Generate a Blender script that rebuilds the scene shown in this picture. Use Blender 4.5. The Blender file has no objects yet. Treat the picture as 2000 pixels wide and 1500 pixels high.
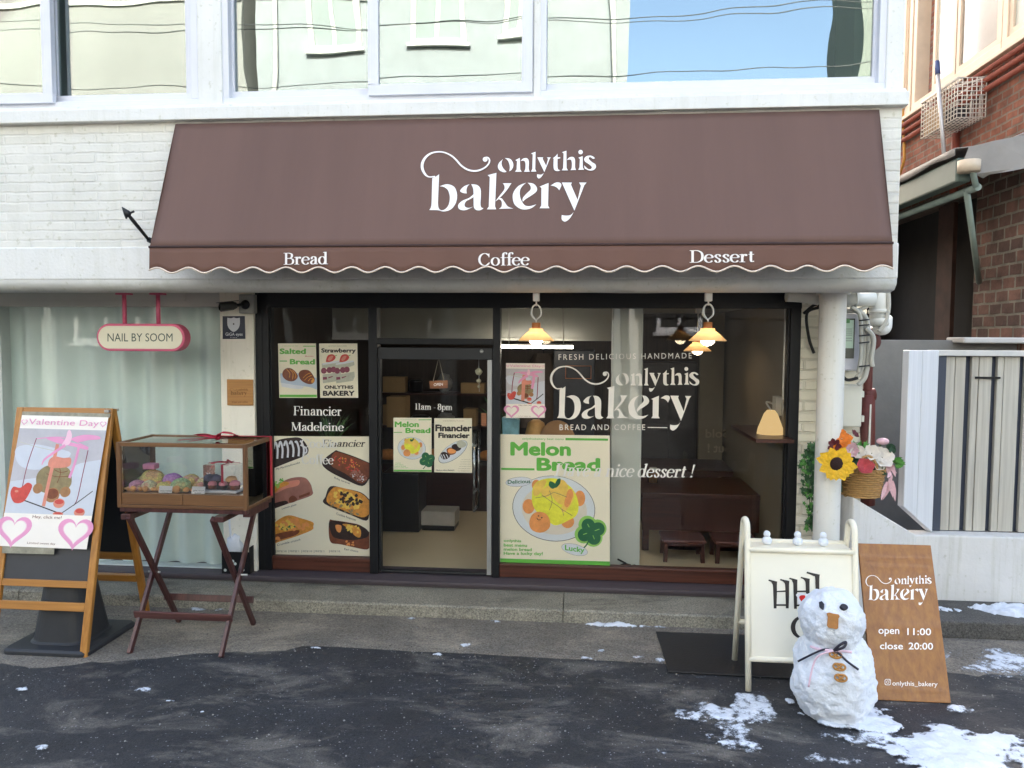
import bpy, bmesh, math, random
from mathutils import Vector, Matrix, noise
random.seed(7)
R = math.radians
SC = bpy.context.scene
COL = SC.collection
PI = math.pi

# ------------------------------------------------------------------ camera
FPX = 1503.0
def rot_x(a): return Matrix.Rotation(a, 3, 'X')
def rot_z(a): return Matrix.Rotation(a, 3, 'Z')
CAM_R = rot_z(R(5.11)) @ rot_x(PI / 2 - R(3.43)) @ rot_z(R(0.303))
CAM_P = Vector((0, -6.4, 2.2))
cam_d = bpy.data.cameras.new('camera')
cam_d.sensor_fit = 'HORIZONTAL'; cam_d.sensor_width = 36.0
cam_d.lens = 36.0 * FPX / 2000.0
cam_d.clip_start = 0.05; cam_d.clip_end = 500
cam = bpy.data.objects.new('camera', cam_d); COL.objects.link(cam)
cam.matrix_world = Matrix.Translation(CAM_P) @ CAM_R.to_4x4()
SC.camera = cam

# ------------------------------------------------------------------ sky, sun, exposure
SUN_EL, SUN_AZ = 33.0, 10.0            # the sun stands behind the shop building
wd = bpy.data.worlds.new('World'); SC.world = wd; wd.use_nodes = True
nt = wd.node_tree; nt.nodes.clear()
sky = nt.nodes.new('ShaderNodeTexSky'); sky.sky_type = 'NISHITA'; sky.sun_disc = False
sky.sun_elevation = R(SUN_EL); sky.sun_rotation = R(SUN_AZ); sky.altitude = 50; sky.air_density = 1.0
sky.dust_density = 5.0; sky.ozone_density = 0.6
bg = nt.nodes.new('ShaderNodeBackground'); bg.inputs['Strength'].default_value = 0.15
wo = nt.nodes.new('ShaderNodeOutputWorld')
nt.links.new(sky.outputs[0], bg.inputs[0]); nt.links.new(bg.outputs[0], wo.inputs[0])
sun_d = bpy.data.lights.new('sun', 'SUN'); sun_d.energy = 4.0; sun_d.angle = R(0.5); sun_d.color = (1, 0.965, 0.92)
sun = bpy.data.objects.new('sun', sun_d); COL.objects.link(sun)
sd = Vector((math.sin(R(SUN_AZ)) * math.cos(R(SUN_EL)), math.cos(R(SUN_AZ)) * math.cos(R(SUN_EL)), math.sin(R(SUN_EL))))
sun.rotation_euler = sd.to_track_quat('Z', 'Y').to_euler()
SC.view_settings.view_transform = 'Standard'; SC.view_settings.look = 'None'
SC.view_settings.exposure = 2.6; SC.view_settings.gamma = 1.0
SC.render.engine = 'CYCLES'
SC.cycles.use_denoising = True
SC.cycles.max_bounces = 8; SC.cycles.diffuse_bounces = 4; SC.cycles.glossy_bounces = 4
SC.cycles.transparent_max_bounces = 16; SC.cycles.sample_clamp_indirect = 6
SC.cycles.caustics_reflective = False; SC.cycles.caustics_refractive = False

# ------------------------------------------------------------------ pixel of the 2000x1500 survey -> point on a real plane
def ray(u, v): return CAM_R @ Vector(((u - 1000) / FPX, -(v - 750) / FPX, -1))
def W(u, v, Y):
    d = ray(u, v); return CAM_P + d * ((Y - CAM_P.y) / d.y)
def G(u, v, z=0.0):
    d = ray(u, v); return CAM_P + d * ((z - CAM_P.z) / d.z)
def WX(u, v, X):
    d = ray(u, v); return CAM_P + d * ((X - CAM_P.x) / d.x)
def PLN(u, v, o, n):
    d = ray(u, v); return CAM_P + d * ((o - CAM_P).dot(n) / d.dot(n))
def PX(u, Y, v=800): return W(u, v, Y).x
def PZ(v, Y, u=1000): return W(u, v, Y).z

# ------------------------------------------------------------------ materials
def lin(h, k=1.0):
    o = []
    for i in (0, 2, 4):
        c = int(h[i:i + 2], 16) / 255
        o.append((c / 12.92 if c <= 0.04045 else ((c + 0.055) / 1.055) ** 2.4) * k)
    return (*o, 1)
_M = {}
def mat(name, hexc, rough=0.6, var=0.12, scale=6.0, bump=0.0, bscale=60.0, metal=0.0, k=1.0, stretch=(1, 1, 1), spec=0.5, coat=0.0):
    if name in _M: return _M[name]
    m = bpy.data.materials.new(name); m.use_nodes = True
    t = m.node_tree; b = t.nodes['Principled BSDF']
    b.inputs['Roughness'].default_value = rough; b.inputs['Metallic'].default_value = metal
    b.inputs['Specular IOR Level'].default_value = spec; b.inputs['Coat Weight'].default_value = coat
    c = lin(hexc, k)
    tc = t.nodes.new('ShaderNodeTexCoord'); mp = t.nodes.new('ShaderNodeMapping'); mp.inputs['Scale'].default_value = stretch
    t.links.new(tc.outputs['Object'], mp.inputs[0])
    n = t.nodes.new('ShaderNodeTexNoise'); n.inputs['Scale'].default_value = scale; n.inputs['Detail'].default_value = 8
    n.inputs['Roughness'].default_value = 0.65
    t.links.new(mp.outputs[0], n.inputs['Vector'])
    r = t.nodes.new('ShaderNodeValToRGB')
    r.color_ramp.elements[0].position = 0.3; r.color_ramp.elements[1].position = 0.7
    r.color_ramp.elements[0].color = tuple(x * (1 - var) for x in c[:3]) + (1,)
    r.color_ramp.elements[1].color = tuple(min(0.95, x * (1 + var)) for x in c[:3]) + (1,)
    t.links.new(n.outputs['Fac'], r.inputs[0]); t.links.new(r.outputs[0], b.inputs['Base Color'])
    if bump:
        n2 = t.nodes.new('ShaderNodeTexNoise'); n2.inputs['Scale'].default_value = bscale; n2.inputs['Detail'].default_value = 6
        t.links.new(mp.outputs[0], n2.inputs['Vector'])
        bp = t.nodes.new('ShaderNodeBump'); bp.inputs['Strength'].default_value = bump; bp.inputs['Distance'].default_value = 0.01
        t.links.new(n2.outputs['Fac'], bp.inputs['Height']); t.links.new(bp.outputs[0], b.inputs['Normal'])
    _M[name] = m
    return m
def weather(m, lo=0.84, sx=7.0, sz=0.45, th=0.5):
    t = m.node_tree; b = t.nodes['Principled BSDF']; src = b.inputs['Base Color'].links[0].from_socket
    tc = t.nodes.new('ShaderNodeTexCoord'); mp = t.nodes.new('ShaderNodeMapping'); mp.inputs['Scale'].default_value = (sx, sx, sz); t.links.new(tc.outputs['Object'], mp.inputs[0])
    n = t.nodes.new('ShaderNodeTexNoise'); n.inputs['Scale'].default_value = 2.2; n.inputs['Detail'].default_value = 7; n.inputs['Roughness'].default_value = 0.7; t.links.new(mp.outputs[0], n.inputs['Vector'])
    r = t.nodes.new('ShaderNodeMapRange'); r.inputs[1].default_value = th; r.inputs[2].default_value = th + .25; r.inputs[3].default_value = 1; r.inputs[4].default_value = lo; t.links.new(n.outputs['Fac'], r.inputs[0])
    n2 = t.nodes.new('ShaderNodeTexNoise'); n2.inputs['Scale'].default_value = 26; n2.inputs['Detail'].default_value = 6; t.links.new(tc.outputs['Object'], n2.inputs['Vector'])
    r2 = t.nodes.new('ShaderNodeMapRange'); r2.inputs[1].default_value = .62; r2.inputs[2].default_value = .72; r2.inputs[3].default_value = 1; r2.inputs[4].default_value = .82; t.links.new(n2.outputs['Fac'], r2.inputs[0])
    m1 = t.nodes.new('ShaderNodeMath'); m1.operation = 'MULTIPLY'; t.links.new(r.outputs[0], m1.inputs[0]); t.links.new(r2.outputs[0], m1.inputs[1])
    x = t.nodes.new('ShaderNodeMixRGB'); x.blend_type = 'MULTIPLY'; x.inputs[0].default_value = 1; t.links.new(src, x.inputs[1])
    c = t.nodes.new('ShaderNodeCombineXYZ'); p = t.nodes.new('ShaderNodeMath'); p.operation = 'POWER'; p.inputs[1].default_value = 1.35; t.links.new(m1.outputs[0], p.inputs[0])
    t.links.new(m1.outputs[0], c.inputs[0]); t.links.new(m1.outputs[0], c.inputs[1]); t.links.new(p.outputs[0], c.inputs[2]); t.links.new(c.outputs[0], x.inputs[2]); t.links.new(x.outputs[0], b.inputs['Base Color'])
    return m
def wood(name, h1, h2, axis='x', rough=0.5, fine=1.0, coat=0.0, k=1.0):
    if name in _M: return _M[name]
    m = mat(name, h1, rough=rough, coat=coat); t = m.node_tree
    ramp = [n for n in t.nodes if n.type == 'VALTORGB'][0]; mp = [n for n in t.nodes if n.type == 'MAPPING'][0]
    nz = [n for n in t.nodes if n.type == 'TEX_NOISE'][0]
    s = {'x': (.7, 24, 24), 'y': (24, .7, 24), 'z': (24, 24, .7)}[axis]
    mp.inputs['Scale'].default_value = tuple(q * fine for q in s); nz.inputs['Scale'].default_value = 1.6; nz.inputs['Distortion'].default_value = 0.25
    nz.inputs['Detail'].default_value = 10
    ramp.color_ramp.elements[0].color = lin(h1, k); ramp.color_ramp.elements[1].color = lin(h2, k)
    ramp.color_ramp.elements[0].position = 0.32; ramp.color_ramp.elements[1].position = 0.66
    b = t.nodes['Principled BSDF']; bp = t.nodes.new('ShaderNodeBump'); bp.inputs['Strength'].default_value = 0.15; bp.inputs['Distance'].default_value = 0.004
    t.links.new(nz.outputs['Fac'], bp.inputs['Height']); t.links.new(bp.outputs[0], b.inputs['Normal'])
    return m
def glass(name, tint='ffffff', base=0.0, mul=1.0, ior=1.5, wav=0.0, k=1.0):
    if name in _M: return _M[name]
    m = bpy.data.materials.new(name); m.use_nodes = True; t = m.node_tree; t.nodes.clear()
    o = t.nodes.new('ShaderNodeOutputMaterial'); mx = t.nodes.new('ShaderNodeMixShader')
    tr = t.nodes.new('ShaderNodeBsdfTransparent'); tr.inputs[0].default_value = lin(tint, k)
    gl = t.nodes.new('ShaderNodeBsdfGlossy'); gl.inputs['Roughness'].default_value = 0.0; gl.inputs[0].default_value = (0.95, 0.97, 0.96, 1)
    fr = t.nodes.new('ShaderNodeFresnel'); fr.inputs[0].default_value = ior
    ma = t.nodes.new('ShaderNodeMath'); ma.operation = 'MULTIPLY_ADD'; ma.inputs[1].default_value = mul; ma.inputs[2].default_value = base
    ma.use_clamp = True
    t.links.new(fr.outputs[0], ma.inputs[0]); t.links.new(ma.outputs[0], mx.inputs[0])
    t.links.new(tr.outputs[0], mx.inputs[1]); t.links.new(gl.outputs[0], mx.inputs[2]); t.links.new(mx.outputs[0], o.inputs[0])
    if wav:
        tc = t.nodes.new('ShaderNodeTexCoord'); n = t.nodes.new('ShaderNodeTexNoise'); n.inputs['Scale'].default_value = 1.3; n.inputs['Detail'].default_value = 1
        bp = t.nodes.new('ShaderNodeBump'); bp.inputs['Strength'].default_value = 1; bp.inputs['Distance'].default_value = wav
        t.links.new(tc.outputs['Object'], n.inputs['Vector']); t.links.new(n.outputs['Fac'], bp.inputs['Height']); t.links.new(bp.outputs[0], gl.inputs['Normal'])
    _M[name] = m
    return m
def emit(name, h, strength):
    if name in _M: return _M[name]
    m = bpy.data.materials.new(name); m.use_nodes = True; t = m.node_tree; t.nodes.clear()
    o = t.nodes.new('ShaderNodeOutputMaterial'); e = t.nodes.new('ShaderNodeEmission'); e.inputs[0].default_value = lin(h); e.inputs[1].default_value = strength
    t.links.new(e.outputs[0], o.inputs[0]); _M[name] = m
    return m
def brick(name, c1, c2, mortar, plane='xz', w=0.24, h=0.075, mort=0.012, rough=0.85, bump=0.6, contrast=True, nbump=0.3, joint=(1, 1)):
    """plane: which object axes run along and up the wall"""
    if name in _M: return _M[name]
    m = bpy.data.materials.new(name); m.use_nodes = True; t = m.node_tree; b = t.nodes['Principled BSDF']; b.inputs['Roughness'].default_value = rough
    tc = t.nodes.new('ShaderNodeTexCoord'); sp = t.nodes.new('ShaderNodeSeparateXYZ'); cb = t.nodes.new('ShaderNodeCombineXYZ')
    t.links.new(tc.outputs['Object'], sp.inputs[0])
    t.links.new(sp.outputs['XYZ'.index(plane[0].upper())], cb.inputs[0]); t.links.new(sp.outputs['XYZ'.index(plane[1].upper())], cb.inputs[1])
    nd = t.nodes.new('ShaderNodeTexNoise'); nd.inputs['Scale'].default_value = 7; nd.inputs['Detail'].default_value = 3
    t.links.new(cb.outputs[0], nd.inputs['Vector'])
    ad = t.nodes.new('ShaderNodeMixRGB'); ad.blend_type = 'LINEAR_LIGHT'; ad.inputs[0].default_value = 0.012
    t.links.new(cb.outputs[0], ad.inputs[1]); t.links.new(nd.outputs['Color'], ad.inputs[2])
    br = t.nodes.new('ShaderNodeTexBrick'); br.inputs['Scale'].default_value = 1; br.inputs['Brick Width'].default_value = w; br.inputs['Row Height'].default_value = h
    br.inputs['Mortar Size'].default_value = mort; br.inputs['Mortar Smooth'].default_value = 0.4
    br.inputs['Color1'].default_value = lin(c1); br.inputs['Color2'].default_value = lin(c2); br.inputs['Mortar'].default_value = lin(mortar)
    t.links.new(ad.outputs[0], br.inputs['Vector'])
    n = t.nodes.new('ShaderNodeTexNoise'); n.inputs['Scale'].default_value = 3.5; n.inputs['Detail'].default_value = 9; n.inputs['Roughness'].default_value = 0.7
    t.links.new(tc.outputs['Object'], n.inputs['Vector'])
    mr = t.nodes.new('ShaderNodeMapRange'); mr.inputs[1].default_value = 0.3; mr.inputs[2].default_value = 0.7
    mr.inputs[3].default_value = 0.42 if contrast else 0.93; mr.inputs[4].default_value = 1.25 if contrast else 1.03
    t.links.new(n.outputs['Fac'], mr.inputs[0])
    mu = t.nodes.new('ShaderNodeMixRGB'); mu.blend_type = 'MULTIPLY'; mu.inputs[0].default_value = 1
    t.links.new(br.outputs['Color'], mu.inputs[1]); t.links.new(mr.outputs[0], mu.inputs[2]); t.links.new(mu.outputs[0], b.inputs['Base Color'])
    n2 = t.nodes.new('ShaderNodeTexNoise'); n2.inputs['Scale'].default_value = 38; n2.inputs['Detail'].default_value = 5
    t.links.new(tc.outputs['Object'], n2.inputs['Vector'])
    # joint depth varies along the wall so courses fade in and out like hand-laid, overpainted brick
    n3 = t.nodes.new('ShaderNodeTexNoise'); n3.inputs['Scale'].default_value = 2.6; n3.inputs['Detail'].default_value = 3; t.links.new(tc.outputs['Object'], n3.inputs['Vector'])
    mj = t.nodes.new('ShaderNodeMapRange'); mj.inputs[1].default_value = 0.35; mj.inputs[2].default_value = 0.65; mj.inputs[3].default_value = joint[0]; mj.inputs[4].default_value = joint[1]
    t.links.new(n3.outputs['Fac'], mj.inputs[0])
    mm = t.nodes.new('ShaderNodeMath'); mm.operation = 'MULTIPLY'; t.links.new(br.outputs['Fac'], mm.inputs[0]); t.links.new(mj.outputs[0], mm.inputs[1])
    ms = t.nodes.new('ShaderNodeMath'); ms.operation = 'MULTIPLY_ADD'; ms.inputs[1].default_value = -1.0
    t.links.new(mm.outputs[0], ms.inputs[0])
    m2 = t.nodes.new('ShaderNodeMath'); m2.operation = 'MULTIPLY'; m2.inputs[1].default_value = nbump; t.links.new(n2.outputs['Fac'], m2.inputs[0]); t.links.new(m2.outputs[0], ms.inputs[2])
    bp = t.nodes.new('ShaderNodeBump'); bp.inputs['Strength'].default_value = bump; bp.inputs['Distance'].default_value = 0.012
    t.links.new(ms.outputs[0], bp.inputs['Height']); t.links.new(bp.outputs[0], b.inputs['Normal'])
    _M[name] = m
    return m

# ------------------------------------------------------------------ mesh builder
class MB:
    def __init__(s): s.v = []; s.f = []; s.mi = []; s.m = 0; s.sm = []
    def add(s, vs, fs, m=None, smooth=False):
        o = len(s.v); s.v += [tuple(p) for p in vs]
        for f in fs: s.f.append([o + i for i in f]); s.mi.append(s.m if m is None else m); s.sm.append(smooth)
    def box(s, x0, x1, y0, y1, z0, z1, m=None):
        P = [(x, y, z) for z in (z0, z1) for y in (y0, y1) for x in (x0, x1)]
        s.add(P, [(0, 2, 3, 1), (4, 5, 7, 6), (0, 1, 5, 4), (2, 6, 7, 3), (0, 4, 6, 2), (1, 3, 7, 5)], m); return s
    def hexa(s, P, m=None):   # 8 points: bottom 4 ccw, top 4 ccw
        s.add(P, [(3, 2, 1, 0), (4, 5, 6, 7), (0, 1, 5, 4), (1, 2, 6, 5), (2, 3, 7, 6), (3, 0, 4, 7)], m); return s
    def bar(s, a, b, w, h, up=(0, 0, 1), m=None):
        a = Vector(a); b = Vector(b); d = (b - a).normalized(); up = Vector(up)
        x = d.cross(up)
        if x.length < 1e-4: x = d.cross(Vector((0, 1, 0)))
        x.normalize(); z = x.cross(d).normalized(); x *= w / 2; z *= h / 2
        s.hexa([a - x - z, a + x - z, a + x + z, a - x + z, b - x - z, b + x - z, b + x + z, b - x + z], m); return s
    def tube(s, pts, r, n=10, m=None, caps=True, closed=False):
        pts = [Vector(p) for p in pts]; k = len(pts)
        rs = r if isinstance(r, (list, tuple)) else [r] * k
        vs = []; prev = None
        for i, p in enumerate(pts):
            if closed: t = (pts[(i + 1) % k] - pts[i - 1])
            else: t = pts[min(i + 1, k - 1)] - pts[max(i - 1, 0)]
            t.normalize()
            if prev is None:
                a = Vector((0, 0, 1)) if abs(t.z) < 0.9 else Vector((1, 0, 0))
                x = t.cross(a).normalized()
            else: x = (prev - t * prev.dot(t)).normalized()
            prev = x; y = t.cross(x)
            for j in range(n):
                q = 2 * PI * j / n; vs.append(p + (x * math.cos(q) + y * math.sin(q)) * rs[i])
        fs = []
        for i in range(k if closed else k - 1):
            i2 = (i + 1) % k
            for j in range(n): fs.append((i * n + j, i * n + (j + 1) % n, i2 * n + (j + 1) % n, i2 * n + j))
        s.add(vs, fs, m, True)
        if caps and not closed: s.add(vs[:n], [tuple(range(n))[::-1]], m); s.add(vs[-n:], [tuple(range(n))], m)
        return s
    def lathe(s, prof, c, n=24, m=None, axis='z', sx=1, sy=1):
        vs = []; c = Vector(c)
        for (r, h) in prof:
            for j in range(n):
                q = 2 * PI * j / n; a, b = r * math.cos(q) * sx, r * math.sin(q) * sy
                vs.append(c + (Vector((a, b, h)) if axis == 'z' else Vector((a, -h, b)) if axis == 'y' else Vector((h, a, b))))
        fs = []
        for i in range(len(prof) - 1):
            for j in range(n): fs.append((i * n + j, i * n + (j + 1) % n, (i + 1) * n + (j + 1) % n, (i + 1) * n + j))
        s.add(vs, fs, m, True); return s
    def ball(s, c, r, n=20, m=None, amp=0.0, fr=4.0, seed=0.0, zmin=None, amp2=0.0, fr2=12.0):
        c = Vector(c); r = Vector(r if isinstance(r, (tuple, list)) else (r, r, r)); k = n // 2 + 1; vs = []
        for i in range(k + 1):
            th = PI * i / k
            for j in range(n):
                ph = 2 * PI * j / n; d = Vector((math.sin(th) * math.cos(ph), math.sin(th) * math.sin(ph), math.cos(th)))
                q = 1 + (amp * noise.noise(d * fr + Vector((seed, seed * 1.7, 0))) if amp else 0) + (amp2 * noise.noise(d * fr2 + Vector((seed, 5, seed))) if amp2 else 0)
                p = c + Vector((d.x * r.x, d.y * r.y, d.z * r.z)) * q
                if zmin is not None and p.z < zmin: p.z = zmin
                vs.append(p)
        fs = [(i * n + j, (i + 1) * n + j, (i + 1) * n + (j + 1) % n, i * n + (j + 1) % n) for i in range(k) for j in range(n)]
        s.add(vs, fs, m, True); return s
    def poly(s, pts, m=None): s.add(pts, [tuple(range(len(pts)))], m); return s
    def prism(s, pts, off, m=None):
        off = Vector(off); pts = [Vector(p) for p in pts]; n = len(pts)
        s.add(pts + [p + off for p in pts], [tuple(range(n)), tuple(range(2 * n - 1, n - 1, -1))] + [(i, i + n, (i + 1) % n + n, (i + 1) % n) for i in range(n)], m); return s
    def build(s, name, mats, parent=None, origin=None, bevel=0.0, recalc=True, seg=2, subsurf=0):
        me = bpy.data.meshes.new(name)
        o3 = Vector(origin) if origin is not None else Vector((0, 0, 0))
        me.from_pydata([tuple(Vector(p) - o3) for p in s.v], [], s.f)
        for mm in (mats if isinstance(mats, (list, tuple)) else [mats]): me.materials.append(mm)
        me.polygons.foreach_set('material_index', s.mi); me.polygons.foreach_set('use_smooth', s.sm)
        if recalc:
            b = bmesh.new(); b.from_mesh(me); bmesh.ops.remove_doubles(b, verts=b.verts, dist=1e-6)
            bmesh.ops.recalc_face_normals(b, faces=b.faces); b.to_mesh(me); b.free()
        me.update()
        o = bpy.data.objects.new(name, me); COL.objects.link(o); o.location = o3
        if parent is not None:
            root = parent
            o.parent = parent
            while root.parent: root = root.parent
            if parent.parent is None: o.matrix_parent_inverse = Matrix.Translation(-Vector(parent.location))
        if bevel:
            bm = o.modifiers.new('bevel', 'BEVEL'); bm.width = bevel; bm.segments = seg; bm.limit_method = 'ANGLE'; bm.angle_limit = R(40)
        if subsurf:
            ss = o.modifiers.new('subsurf', 'SUBSURF'); ss.levels = ss.render_levels = subsurf
        return o
def thing(name, label, cat, loc=(0, 0, 0), group=None):
    o = bpy.data.objects.new(name, None); COL.objects.link(o); o.location = loc; o.empty_display_size = 0.1
    o['label'] = label; o['category'] = cat
    if group: o['group'] = group
    return o
def tag(o, label, cat, group=None):
    o['label'] = label; o['category'] = cat
    if group: o['group'] = group
    return o
def struct(o, kind='structure'): o['kind'] = kind; return o
def cr(pts, n=6, closed=False):
    """Catmull-Rom through points"""
    P = [Vector(p) for p in pts]; k = len(P); out = []
    for i in range(k if closed else k - 1):
        if closed: a, b, c, d = P[i - 1], P[i], P[(i + 1) % k], P[(i + 2) % k]
        else: a, b, c, d = P[max(i - 1, 0)], P[i], P[i + 1], P[min(i + 2, k - 1)]
        for j in range(n):
            t = j / n
            out.append(0.5 * ((2 * b) + (c - a) * t + (2 * a - 5 * b + 4 * c - d) * t * t + (3 * b - a - 3 * c + d) * t ** 3))
    if not closed: out.append(P[-1])
    return out

# ------------------------------------------------------------------ lettering
def spl(pts, n=5):
    """closed outline: (x,y) smooth, (x,y,1) corner"""
    k = len(pts); cs = [i for i in range(k) if len(pts[i]) > 2]
    P = [Vector((p[0], p[1], 0)) for p in pts]
    if not cs: return [(q.x, q.y) for q in cr(P, n, True)]
    out = []
    for a, i in enumerate(cs):
        j = cs[(a + 1) % len(cs)]; idx = [i]; t = i
        while True:
            t = (t + 1) % k; idx.append(t)
            if t == j: break
        q = [P[t] for t in idx]
        out += [(w.x, w.y) for w in (q[:1] if len(q) == 2 else cr(q, n)[:-1])]
    return out
def sstroke(pts, ws, n=6):
    """open stroke with per-point widths -> quads"""
    P = cr([Vector((p[0], p[1], 0)) for p in pts], n); k = len(P); Wd = []
    for i in range(k):
        t = i / n; a = min(int(t), len(ws) - 1); b = min(a + 1, len(ws) - 1); Wd.append(ws[a] + (ws[b] - ws[a]) * (t - a))
    L, Q = [], []
    for i in range(k):
        t = (P[min(i + 1, k - 1)] - P[max(i - 1, 0)]).normalized(); nrm = Vector((-t.y, t.x, 0)) * Wd[i] / 2
        L.append(P[i] + nrm); Q.append(P[i] - nrm)
    return [(p.x, p.y) for p in L + Q[::-1]], k
def circ(x, y, r, n=18, ry=None, rot=0):
    ry = r if ry is None else ry; c, s = math.cos(rot), math.sin(rot)
    return [(x + r * math.cos(2 * PI * i / n) * c - ry * math.sin(2 * PI * i / n) * s, y + r * math.cos(2 * PI * i / n) * s + ry * math.sin(2 * PI * i / n) * c) for i in range(n)]
# the bakery's wordmark, traced (x right, y down), box 120..1915 x 78..815
LOGO = [
 [(302,322,1),(270,345),(232,362,1),(228,500),(222,645),(200,690,1),(290,692),(350,705),(420,685),(470,625),(487,545),(470,470),(430,435),(375,425),(308,445,1),(355,455),(395,490),(412,560),(400,635),(365,680),(325,692),(298,670),(290,620,1)],
 [(615,425,1),(560,445),(518,490),(540,512),(585,520,1),(583,480),(595,445)],
 [(632,425,1),(690,432),(726,470),(731,540),(727,630),(735,662),(758,672,1),(725,692),(685,690),(660,665),(656,600),(655,520),(650,465)],
 [(664,520,1),(610,565),(540,595),(500,635),(502,672),(530,690),(580,690),(652,655,1),(610,668),(575,660),(563,635),(580,600),(620,578),(664,552,1)],
 [(890,308,1),(800,332,1),(822,350,1),(812,655,1),(792,683,1),(888,683,1),(876,650,1)],
 [(878,602,1),(925,540),(970,480),(972,440),(955,415,1),(1045,415,1),(1030,435),(1005,475),(960,530),(900,588,1)],
 [(905,578,1),(940,568),(975,610),(1010,655),(1065,675,1),(915,678,1),(942,655),(945,610),(930,585)],
 [(1195,410,1),(1120,440),(1070,500),(1057,560),(1075,630),(1130,675),(1190,685),(1250,670),(1300,632,1),(1230,650),(1180,640),(1145,590),(1130,530),(1135,480),(1160,440)],
 [(1210,410,1),(1270,420),(1305,460),(1300,500),(1250,540),(1195,575),(1160,605,1),(1160,570),(1195,525),(1240,480),(1238,440)],
 [(1425,412,1),(1333,450,1),(1352,462,1),(1350,645,1),(1333,672,1),(1435,672,1),(1420,645,1)],
 [(1445,440,1),(1500,408),(1545,412),(1556,440),(1535,488,1),(1510,460),(1480,445)],
 [(1562,408,1),(1664,408,1),(1655,430,1),(1728,598,1),(1690,697,1)],
 [(1738,408,1),(1815,408,1),(1792,435,1),(1690,697,1),(1718,610,1),(1757,440,1)],
 [(1682,712,1),(1650,742),(1600,748),(1560,742,1),(1562,790),(1595,810),(1635,785),(1662,748)],
 [(957,168,1),(918,205),(905,245),(922,283),(965,303),(995,298,1),(963,265),(945,228),(945,195)],
 [(975,157,1),(1030,165),(1060,205),(1062,245),(1045,278),(1022,293,1),(1028,250),(1018,205),(1000,175)],
 [(1130,155,1),(1085,178,1),(1102,190,1),(1097,275,1),(1080,298,1),(1150,298,1),(1135,275,1)],
 [(1137,188,1),(1165,162),(1205,160),(1223,190),(1222,265),(1232,298,1),(1172,298,1),(1186,270),(1188,210),(1172,185)],
 [(1292,92,1),(1245,110,1),(1263,120,1),(1258,270,1),(1245,296,1),(1300,296,1),(1288,270,1)],
 [(1310,150,1),(1370,150,1),(1364,165,1),(1405,245,1),(1382,302,1)],
 [(1408,150,1),(1448,150,1),(1437,166,1),(1382,302,1),(1398,250,1),(1420,166,1)],
 [(1376,312,1),(1350,328),(1308,325,1),(1308,350),(1325,368),(1352,350)],
 [(1518,112,1),(1497,138),(1470,158,1),(1478,166,1),(1476,250),(1488,283),(1520,292),(1547,282,1),(1525,275),(1517,250),(1517,166,1),(1545,160,1),(1545,150,1),(1517,150,1)],
 [(1608,82,1),(1562,98,1),(1580,110,1),(1575,260,1),(1560,284,1),(1625,284,1),(1610,260,1)],
 [(1612,178,1),(1640,150),(1680,148),(1697,180),(1697,250),(1708,280,1),(1650,282,1),(1663,255),(1663,200),(1650,174)],
 [(1775,138,1),(1730,155,1),(1747,167,1),(1742,255,1),(1728,278,1),(1790,278,1),(1776,255,1)],
 [(1902,160,1),(1880,166),(1858,150),(1840,152),(1840,170),(1872,200),(1905,222),(1910,255),(1885,282),(1840,285),(1795,265,1),(1790,232,1),(1805,248),(1832,270),(1858,270),(1868,250),(1840,222),(1800,195),(1790,165),(1815,138),(1855,132),(1885,144)]]
LOGO_SW = ([(262,348),(200,352),(160,325),(132,270),(132,210),(165,150),(220,110),(290,95),(360,102),(430,135),(480,180),(530,235),(590,275),(650,290),(710,285),(770,258),(808,220),(820,182),(805,155),(780,152)],
           [14,12,22,28,28,24,18,14,14,16,18,18,18,18,18,16,16,16,14,14])
def logo_polys():
    out = []
    for g in LOGO: out.append(('p', spl(g, 4)))
    a, k = sstroke(*LOGO_SW, 5); out.append(('s', a, k))
    out.append(('p', circ(775, 172, 25))); out.append(('p', circ(1754, 97, 23)))
    # undo the slight rise of the survey picture
    def fix(p): return ((p[0] - 120) / 1795, (p[1] + 0.018 * (p[0] - 1000) - 78 + 12) / 737)
    return [(q[0], [fix(p) for p in q[1]], *q[2:]) for q in out]
LOGOP = logo_polys()

# a small book serif made of pen strokes: every stroke thins where it runs level
TW, TN = 0.155, 0.05
def pen(pts, n=6, k=1.0):
    P = cr([Vector((p[0], p[1], 0)) for p in pts], n); L, Q = [], []; m = len(P)
    for i in range(m):
        t = (P[min(i + 1, m - 1)] - P[max(i - 1, 0)]).normalized(); w = TN + (TW * k - TN) * abs(t.y) ** 1.6
        nr = Vector((-t.y, t.x, 0)) * w / 2; L.append(P[i] + nr); Q.append(P[i] - nr)
    return ('s', [(p.x, p.y) for p in L + Q[::-1]], m)
def arc(cx, cy, rx, ry, a0=0, a1=360, k=1.0):
    n = max(4, int(abs(a1 - a0) / 30)); return pen([(cx + rx * math.cos(R(a0 + (a1 - a0) * i / n)), cy + ry * math.sin(R(a0 + (a1 - a0) * i / n))) for i in range(n + 1)], 4, k)
def rect(x0, y0, x1, y1): return ('p', [(x0, y0), (x1, y0), (x1, y1), (x0, y1)])
def stem(x, y0, y1, top='f', bot='f', w=TW):
    o = [rect(x - w / 2, y0, x + w / 2, y1)]; e = 0.1
    if bot == 'f': o.append(rect(x - w / 2 - e, y0, x + w / 2 + e, y0 + 0.045))
    if bot == 'r': o.append(rect(x, y0, x + w / 2 + e, y0 + 0.045))
    if top == 'f': o.append(rect(x - w / 2 - e, y1 - 0.045, x + w / 2 + e, y1))
    if top == 'l': o.append(('p', [(x - w / 2 - e, y1 - 0.07), (x - w / 2 - e, y1 - 0.03), (x, y1), (x, y1 - 0.1)]))
    return o
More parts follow.
